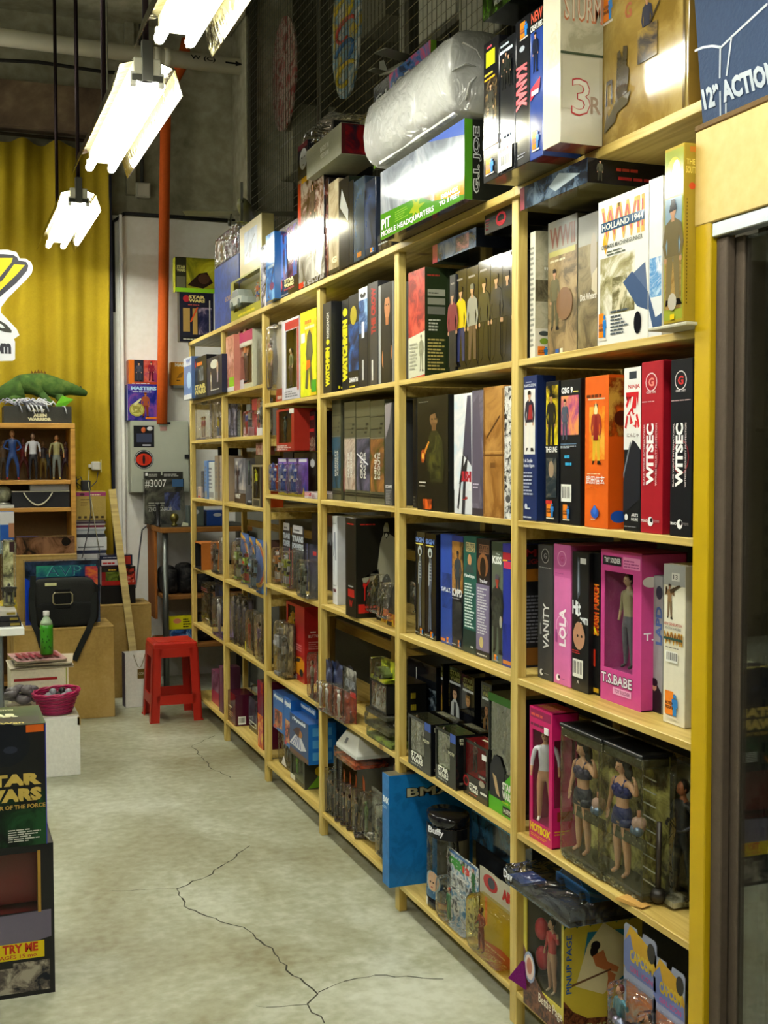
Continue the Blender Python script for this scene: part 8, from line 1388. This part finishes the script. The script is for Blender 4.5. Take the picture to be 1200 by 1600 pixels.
o = box('logo_carton', 'small brown carton with magenta band and square icons', dict(loc=(p_['loc'][0], 7.89, z_), rz=0, w=p_['w'], h=hh_), .18, 'A89048', kind='matte', F=[R(0, .84, 1, .97, '98386A'), E(.25, .9, .08, .045, '482030'), L(.5, .86, .85, .94, 1, 'D8C8A0'), L(.2, .7, .75, .76, 1, '6A5828'), L(.2, .5, .45, .65, 3, '7A6430')]+[R(.12+.18*k, .06, .21+.18*k, .14, '3A2C18') for k in range(5)])
zt5 = z_+hh_
# adapter, socket and leads
q = atY(163, 728, BACK-.06); t = empty('wall_socket', tuple(q)); tag(t, 'white wall socket with plug beside the curtain', 'socket')
mb = MB(); mb.cbox(-.03, -.045, -.045, .03, -.0, .045, M('D0CC98', 'plastic'), .004); mb.obj('socket_box', t); mb = MB(); mb.cbox(-.09, -.06, -.03, -.032, -.01, .03, M('D8D8D0', 'plastic'), .008); mb.cbox(-.11, -.045, -.012, -.09, -.025, .012, M('D8D8D0', 'plastic'), .003); mb.obj('plug', t)
qa_ = atY(134, 760, 7.98); mb = MB(); mb.cbox(-.03, -.02, 0, .03, .03, .07, M('1C1E24', 'plastic'), .006); o = mb.obj('power_adapter', None, (qa_.x, 7.98, zt5+.001)); tag(o, 'black power adapter on top of the brown carton', 'adapter')
mb = MB(); L1 = [atY(a_, b_, 7.97) for a_, b_ in ((130, 762), (120, 755), (119, 745), (126, 745), (132, 760), (122, 764), (118, 752), (124, 748))]; mb.tube([v-L1[0] for v in L1], .004, M('141414', 'plastic'), 6); mb.obj('coiled_lead', o, tuple(L1[0]-Vector(o.location)))
def lead(pts, r_, c, nm): mb = MB(); P_ = [atY(a_, b_, y_) for a_, b_, y_ in pts]; mb.tube([v-P_[0] for v in P_], r_, M(c, 'plastic'), 6); o = mb.obj('cable', None, tuple(P_[0])); tag(o, nm, 'cable', 'cables at the back wall'); return o
lead([(153, 738, 8.15), (151, 752, 8.1), (143, 760, 8.0)], .003, '20202A', 'short black lead from the plug to the adapter')
lead([(140, 766, 7.87), (142, 800, 7.86), (138, 830, 7.86), (130, 865, 7.86), (126, 880, 7.85)], .0035, '303034', 'dark lead hanging over the brown carton')
lead([(139, 735, 8.1), (138, 755, 7.95), (144, 790, 7.86), (150, 830, 7.86), (156, 862, 7.85)], .003, 'A8A488', 'thin pale lead hanging over the brown carton')
lead([(229, 822, 7.95), (222, 828, 8.1), (218, 860, 8.15), (215, 890, 8.15), (212, 918, 8.0)], .005, '5A6068', 'grey lead drooping from the counter along the wall')
# paper bag and plank
t = empty('paper_bag', tuple(atZ(196, 1106, 0)), .06); tag(t, 'white paper shopping bag with olive label on the floor', 'paper bag'); bx_, by_ = .175, .085; zb_ = atY(196, 1021, 7.27).z
WB = M('ECEAE4', 'matte'); mb = MB(); e_ = .003
mb.box(0, 0, 0, bx_, .002, zb_, WB); mb.box(0, by_, 0, bx_, by_+.002, zb_, WB); mb.box(0, 0, 0, .002, by_, zb_, M('6A6270', 'matte')); mb.box(bx_-.002, 0, 0, bx_, by_, zb_, WB); mb.box(0, 0, 0, bx_, by_, .002, WB); mb.obj('bag_body', t)
mb = MB(); mb.box(.075, -.0015, zb_*.52, bx_+.001, -.0002, zb_*.7, M('6A5418', 'matte')); lb_ = mb.obj('label', t); flat_text('lettering', lb_, 'CONRAD', (.082, -.0022, zb_*.585), (.07, 0, 0), (0, 0, .018), 'D8D0B0', .01)
for yy in (-.003, by_+.004): mb = MB(); mb.tube([(bx_*.3+.06*math.sin(.5*k)*0+bx_*.4*k/8, yy, zb_-.01-(.08)*math.sin(math.pi*k/8)) for k in range(9)], .002, M('8A7A50', 'matte'), 5); mb.obj('cord_handle', t)
pb0 = Vector(t.location)+Vector((.092, .04, .01)); pt_ = atY(175, 765, 7.70)
t = empty('wooden_plank', tuple(pb0)); tag(t, 'long pale timber plank leaning from paper bag to wall', 'plank'); d = pt_-pb0; n_ = d.normalized(); sx_ = Vector((1, 0, 0)); sx_ = (sx_-n_*sx_.dot(n_)).normalized(); sy_ = n_.cross(sx_)
mb = MB(); c0 = [(-.022, -.01), (.022, -.01), (.022, .01), (-.022, .01)]; hexa(mb, [sx_*a_+sy_*b_ for a_, b_ in c0], [d+sx_*a_+sy_*b_ for a_, b_ in c0], wood('weathered_pine', '9A8448', 'B8A260', (.6, .6, 6))); mb.obj('plank_board', t)
# meter cabinet on the wall and toy boxes above
WALLY = BACK-.062
p_ = pb(205, 296, 657, 770, WALLY-.14); t = empty('meter_cabinet', p_['loc']); tag(t, 'pale grey metal wall cabinet with two stickers', 'wall cabinet'); w_, h_ = p_['w'], p_['h']; GY = M('A8AC9C', 'plastic')
mb = MB(); mb.cbox(0, .012, 0, w_, .139, h_, GY, .003); mb.obj('cabinet_body', t); mb = MB(); mb.cbox(.002, 0, .002, w_-.002, .0115, h_-.002, GY, .003); dr = mb.obj('door', t)
mb = MB(); mb.cbox(w_*.92, -.012, h_*.47, w_, 0, h_*.53, M('15151A', 'plastic'), .002); mb.obj('handle', dr)
mb = MB(); mb.cbox(w_*.45, -.002, h_*.95, w_*.68, 0, h_*.985, M('202028')); mb.cbox(w_*.5, -.002, h_*.86, w_*.62, -.0, h_*.92, M('B08880')); mb.obj('rating_plate', dr)
st = empty('square_sticker', (w_*.04, -.0012, h_*.62)); st.parent = t; 
for c_ in (st,): pass
bpy.data.objects.remove(st)
mb = MB(); mb.cbox(w_*.05, -.0015, h_*.63, w_*.40, -.0001, h_*.93, M('16161C')); o = mb.obj('square_sticker', t); o.rotation_euler.y = 0
mb = MB(); mb.box(w_*.1, -.0022, h_*.7, w_*.36, -.0016, h_*.82, M('3A4058')); mb.ball((w_*.22, -.002, h_*.87), .016, M('C86030'), 8, 5, (1, .1, 1.2)); mb.ball((w_*.33, -.002, h_*.89), .018, M('D8D8D8'), 8, 5, (1.2, .1, .8)); mb.box(w_*.2, -.0022, h_*.65, w_*.34, -.0016, h_*.67, M('B8B8C0')); mb.obj('sticker_print', o)
mb = MB()
def disc(rx, rz_, y_, m_, n=20, x=w_*.22, z=h_*.46): mb.add([(x+rx*math.cos(2*math.pi*k/n), y_, z+rz_*math.sin(2*math.pi*k/n)) for k in range(n)], [tuple(range(n))], m_)
R_ = h_*.135; disc(R_, R_, -.0012, M('14141A')); disc(R_*.93, R_*.93, -.0016, M('C8C8CC')); disc(R_*.88, R_*.88, -.002, M('14141A')); o = mb.obj('round_sticker', t)
mb = MB(); disc(R_*.8, R_*.62, -.0024, M('C83018')); disc(R_*.55, R_*.5, -.0027, M('B82810'), 12); disc(R_*.14, R_*.5, -.003, M('14141A'), 8); mb.obj('emblem', o)
p_ = pb(200, 250, 600, 656.5, WALLY-.13, z=p_['loc'][2]+p_['h']+.0005); box('toy_box', 'blue toy box with warrior holding round shield', p_, .12, '2A3488', kind='gloss', F=[A(0, 0, 1, 1, '20287A', '4A3A98', '8A4890', 8), T('MASTERS', .1, .84, .9, .94, 'A8D0E8', 0, .06), L(.15, .78, .8, .82, 1, 'D8D8E0'), FG(.55, .08, .7, 'A05030', '803820', 'B87038', '7A3818'), E(.28, .3, .24, .19, 'A8A048'), E(.28, .3, .19, .15, 'C8C068'), A(.14, .2, .42, .4, 'A8A048', '8A8438', 'D8D080', 40), R(.55, .04, .95, .1, 'D87828'), P([(.15, .45), (.4, .62), (.42, .58), (.25, .42)], 'D8D8A8')])
z_ = p_['loc'][2]+p_['h']+.0005; p_ = pb(201, 250, 562, 599, WALLY-.12, z=z_); box('toy_box', 'orange and red toy box with two fighter pictures', p_, .1, 'B84828', kind='gloss', F=[R(0, 0, .18, 1, 'D87020'), R(.18, .1, .48, 1, '30303C'), FG(.33, .12, .8, '484A58', '383A48'), A(.5, .1, 1, 1, 'B83028', 'D06858', '903860', 9), FG(.72, .15, .8, '8A2838', '601828'), L(.1, .02, .9, .08, 1, 'E0D0D0')])
p_ = pb(267, 289, 566, 602, WALLY-.07); box('toy_box', 'amber box with black line drawing on the wall', p_, .068, 'C8881C', F=[T('MAS', .3, .82, .95, .97, 'E8E0C8', 0, .06), P([(.4, .3), (.8, .35), (.9, .6), (.6, .5)], '8A6020'), L(.4, .2, .8, .28, 1, '302010')])
mb = MB(); mb.cbox(-.05, -.03, -.02, .05, .06, .0, M('8A8C84', 'metal'), .004); q = Vector(p_['loc'])+Vector((.06, .005, -.001)); o = mb.obj('wall_bracket', None, tuple(q)); tag(o, 'small grey bracket under the amber box', 'bracket')
# boxes standing on the end of the shelving top
ZT = ZS[0]+.0005
p_ = pb(281, 334, 456, 536, 7.0, z=ZT); p_['loc'] = (max(p_['loc'][0], 1.33), 7.0, ZT); box('figure_box', 'black box with twin tan towers picture, shelving end', p_, .07, '1A1820', F=[R(0, 0, 1, 1, '1A1A2A'), E(.2, .87, .1, .07, 'A82028'), *SWT(.27, .8, .75, .94, 'D8C878'), L(.25, .74, .75, .77, 1, 'C85848'), R(.1, .2, .3, .68, 'A88848'), R(.38, .15, .52, .68, 'A88848'), P([(.3, .4), (.5, .7), (.55, .7), (.35, .4)], 'C84818'), A(.55, .15, .95, .7, '1C2040', '3A3858', '98889A', 14), R(.87, .05, .9, .85, 'D8D8C8'), R(.05, .02, .6, .1, '14141A'), L(.1, .04, .55, .08, 1, 'C8C8B8')])
z_ = ZT+p_['h']+.0005; p_ = pb(274, 336, 401, 453, 7.0, z=z_); box('vehicle_box', 'yellow green box with dark ship picture, shelving end', p_, .07, '8A8A1C', kind='gloss', F=[A(.28, .15, 1, 1, '6A6A18', 'A8A020', 'C8C838', 5), R(0, 0, .28, 1, '2A2818'), *SWT(.04, .58, .26, .76, 'B8B068'), R(.03, .05, .26, .45, '5A5840'), P([(.3, .2), (.6, .55), (.8, .6), (.95, .3), (.7, .12)], '2A1C12'), E(.72, .4, .15, .15, '4A3020'), R(.0, 0, 1, .12, '88C020')], )
# counter behind the shelving end
XW = atY(251, 828, 7.6).x; t = empty('work_counter', (XW, 7.6, 0)); tag(t, 'black topped wooden work counter with grey steel legs', 'counter')
zc_ = 1.035; mb = MB(); mb.cbox(0, 0, zc_, .60, .55, zc_+.034, M('8A5A20', 'matte'), .003); mb.obj('counter_top', t); mb = MB(); mb.cbox(0.004, .004, zc_+.0345, .60, .55, zc_+.038, M('26261E', 'matte'), .001); mb.obj('black_mat', t)
for x_ in (.035, .57): mb = MB(); mb.tube([(x_, .04, 0), (x_, .04, zc_-.001)], .019, M('6A6E6A', 'metal'), 12); mb.obj('leg', t)
mb = MB(); mb.cbox(.004, .27, .45, .022, .54, zc_-.001, M('9A5A1C', 'matte'), .002); mb.obj('side_panel', t)
for z_ in (.60, .28): mb = MB(); mb.cbox(.03, .06, z_, .60, .54, z_+.022, M('8A5A24', 'matte'), .002); mb.obj('under_shelf', t)
ztc = zc_+.0385
p_ = pb(226, 288, 748, 822, 7.95, z=ztc); box('game_pack', 'black and grey printed pack with large white number', p_, .06, '3A3A34', kind='gloss', F=[A(0, 0, 1, 1, '2A2A2A', '48483F', '66665C', 7), A(.5, .3, .9, .7, '30303A', '404A78', '6A6A70', 9), T('#3007', .02, .8, .55, .98, 'D8D8D0', 0, -.0), T('ZHONGNAOK', .1, .28, .7, .38, 'A8A8A0', 0, .01), R(.7, .82, .98, .98, '3A5A80'), L(.1, .4, .6, .5, 2, '8A8A80')])
z_ = ztc+p_['h']+.0005; p_ = pb(226, 286, 738, 747, 7.96, z=z_); p_['h'] = .045; box('lying_box', 'thin dark box with white print above the numbered pack', p_, .05, '2A2A26', F=[R(.42, .5, .46, 1, 'A8AC9C'), R(.02, .4, .08, .85, 'D8D8D8'), L(.1, .3, .4, .8, 2, '98988F'), L(.5, .3, .95, .8, 2, 'A8A8A0')])
q = atY(272, 820, 7.67); mb = MB(); mb.lathe([(.02, 0), (.022, .01), (.012, .02), (.026, .04), (.03, .06), (.022, .078), (.006, .085)], M('6A6230', 'metal'), 14); o = mb.obj('bronze_bust', None, (q.x, 7.66, ztc)); tag(o, 'little bronze round ornament on the black counter', 'ornament')
q = atY(247, 820, 7.67); mb = MB(); mb.lathe([(.016, 0), (.018, .005), (.012, .012), (.012, .13), (.02, .14), (.018, .148)], M('1C1C20', 'plastic'), 14); o = mb.obj('dark_stand', None, (q.x, 7.66, ztc)); tag(o, 'thin dark stand with pale top on the counter', 'ornament')
q = atY(284, 818, 7.66); mb = MB(); mb.prism([(0, 0), (.05, 0), (.04, .018), (.012, .026)], 0, .03, M('B8B8A0')); o = mb.obj('folded_note', None, (q.x, 7.65, ztc)); tag(o, 'pale folded scrap near the bronze ornament', 'paper')
for i, (x_, w_, h_, c, nm) in enumerate(((1.62, .14, .10, '1C3A78', 'blue box on the counter seen through the shelving'), (1.50, .10, .13, '4A5450', 'greenish jar like box on the counter seen through shelving'))): box('small_box', nm, dict(loc=(x_, 7.64, ztc), rz=0, w=w_, h=h_), .1, c, F=[E(.5, .7, .2, .12, 'A8A8A8')])
rg = random.Random(31); k = 0
for row, (zz, hm) in enumerate(((.6225, .34), (.3025, .2))):
    for i in range(5):
        w_ = .108; hh = rg.uniform(.5, .95)*hm
        if row == 1 and i < 2: continue
        nm = [['black bundle beside the orange panel under counter', 'second black bundle under the counter', 'black bundle with pale flecks behind steel leg', 'black bundle near the far wall under counter', 'dark bundle deepest under the counter'], ['', '', 'dark bundle on the lower counter shelf', 'second dark bundle on the lower counter shelf', 'third dark bundle on the lower counter shelf']][row][i]
        mb = MB(); pillow(mb, 0, 0, 0, w_, .25, hh, ART('0C0C0E', '1A1A1C', '3A3834', 18, .6), 5, 16, 10); pillow(mb, .01, .02, hh*.7, w_-.01, .2, hh*1.06, ART('0C0C0E', '18181C', '4A4640', 24, .6), 3, 12, 8); o = mb.obj('black_bundle', None, (XW+.035+.113*i, 7.75, zz)); tag(o, nm, 'bundle', 'dark bundles under the counter')
p_ = pb(261, 293, 971, 987, 7.64, z=.0); zz = .3025
box('small_box', 'bright yellow box with black print under counter', dict(loc=(XW+.06, 7.668, zz+.1), rz=0, w=.165, h=.085), .05, 'C8C010', F=[E(.32, .65, .16, .2, 'C87858'), L(.55, .15, .9, .9, 4, '202010')]); box('small_box', 'blue box under the bright yellow box', dict(loc=(XW+.065, 7.668, zz), rz=0, w=.16, h=.0995), .05, '1C3A68', F=[A(0, 0, 1, 1, '182848', '2A5A98', '98B8D0', 14)])
# hanging cut-out sign
YS = 5.2
t = empty('cut_out_sign', (0, YS, 0)); tag(t, 'white cut-out sign with yellow shapes hanging at picture edge', 'sign')
def sp(X_, Y_, dy=0.): q = atY(X_/5, 380+Y_/5, YS); return (q.x, q.z)
out = [(-260, 40), (0, 52), (60, 52), (130, 70), (155, 118), (200, 120), (243, 148), (258, 190), (248, 235), (200, 290), (60, 430), (8, 500), (5, 540), (130, 670), (152, 718), (108, 748), (118, 770), (118, 905), (100, 918), (-260, 925)]
mb = MB(); mb.prism([sp(*q) for q in out], 0, .012, M('DADCE4', 'plastic')); mb.obj('board', t)
def patch(pts, c, off, nm): mb = MB(); mb.add([(sp(*q)[0], -off, sp(*q)[1]) for q in pts], [tuple(range(len(pts)))], M(c, 'ink')); mb.obj(nm, t)
patch([(-250, 85), (20, 85), (100, 90), (135, 110), (145, 135), (205, 145), (222, 175), (212, 215), (130, 310), (0, 420), (-250, 600)], '34343E', .0006, 'dark_outline'); patch([(-200, 115), (100, 115), (90, 150), (-30, 300), (-240, 420)], 'D8C010', .001, 'yellow_shape'); patch([(110, 165), (195, 170), (130, 245), (0, 370), (-200, 520), (-230, 470), (20, 290)], 'D8C010', .0012, 'yellow_shape')
patch([(-90, 590), (0, 605), (50, 635), (90, 680), (90, 700), (40, 695), (-30, 670), (-100, 640)], '3A3A34', .001, 'eye_shape'); patch([(-20, 625), (10, 632), (40, 660), (20, 665), (-20, 650)], 'D8DCE0', .0014, 'eye_glint')
a_ = sp(-150, 860); b_ = sp(88, 860); c_ = sp(-150, 775); flat_text('lettering', t, 'craze.com', (a_[0]-.10, -.0012, a_[1]), (b_[0]-a_[0]+.10, 0, 0), (0, 0, c_[1]-a_[1]), '30303A', .06)
mb = MB(); q1 = sp(-20, 60); mb.tube([(q1[0], .006, q1[1]), (q1[0]+.02, .006, 4.99)], .0015, M('8A8A80', 'metal'), 5); q1 = sp(-240, 60); mb.tube([(q1[0], .006, q1[1]), (q1[0], .006, 4.99)], .0015, M('8A8A80', 'metal'), 5); mb.obj('hanging_wire', t)
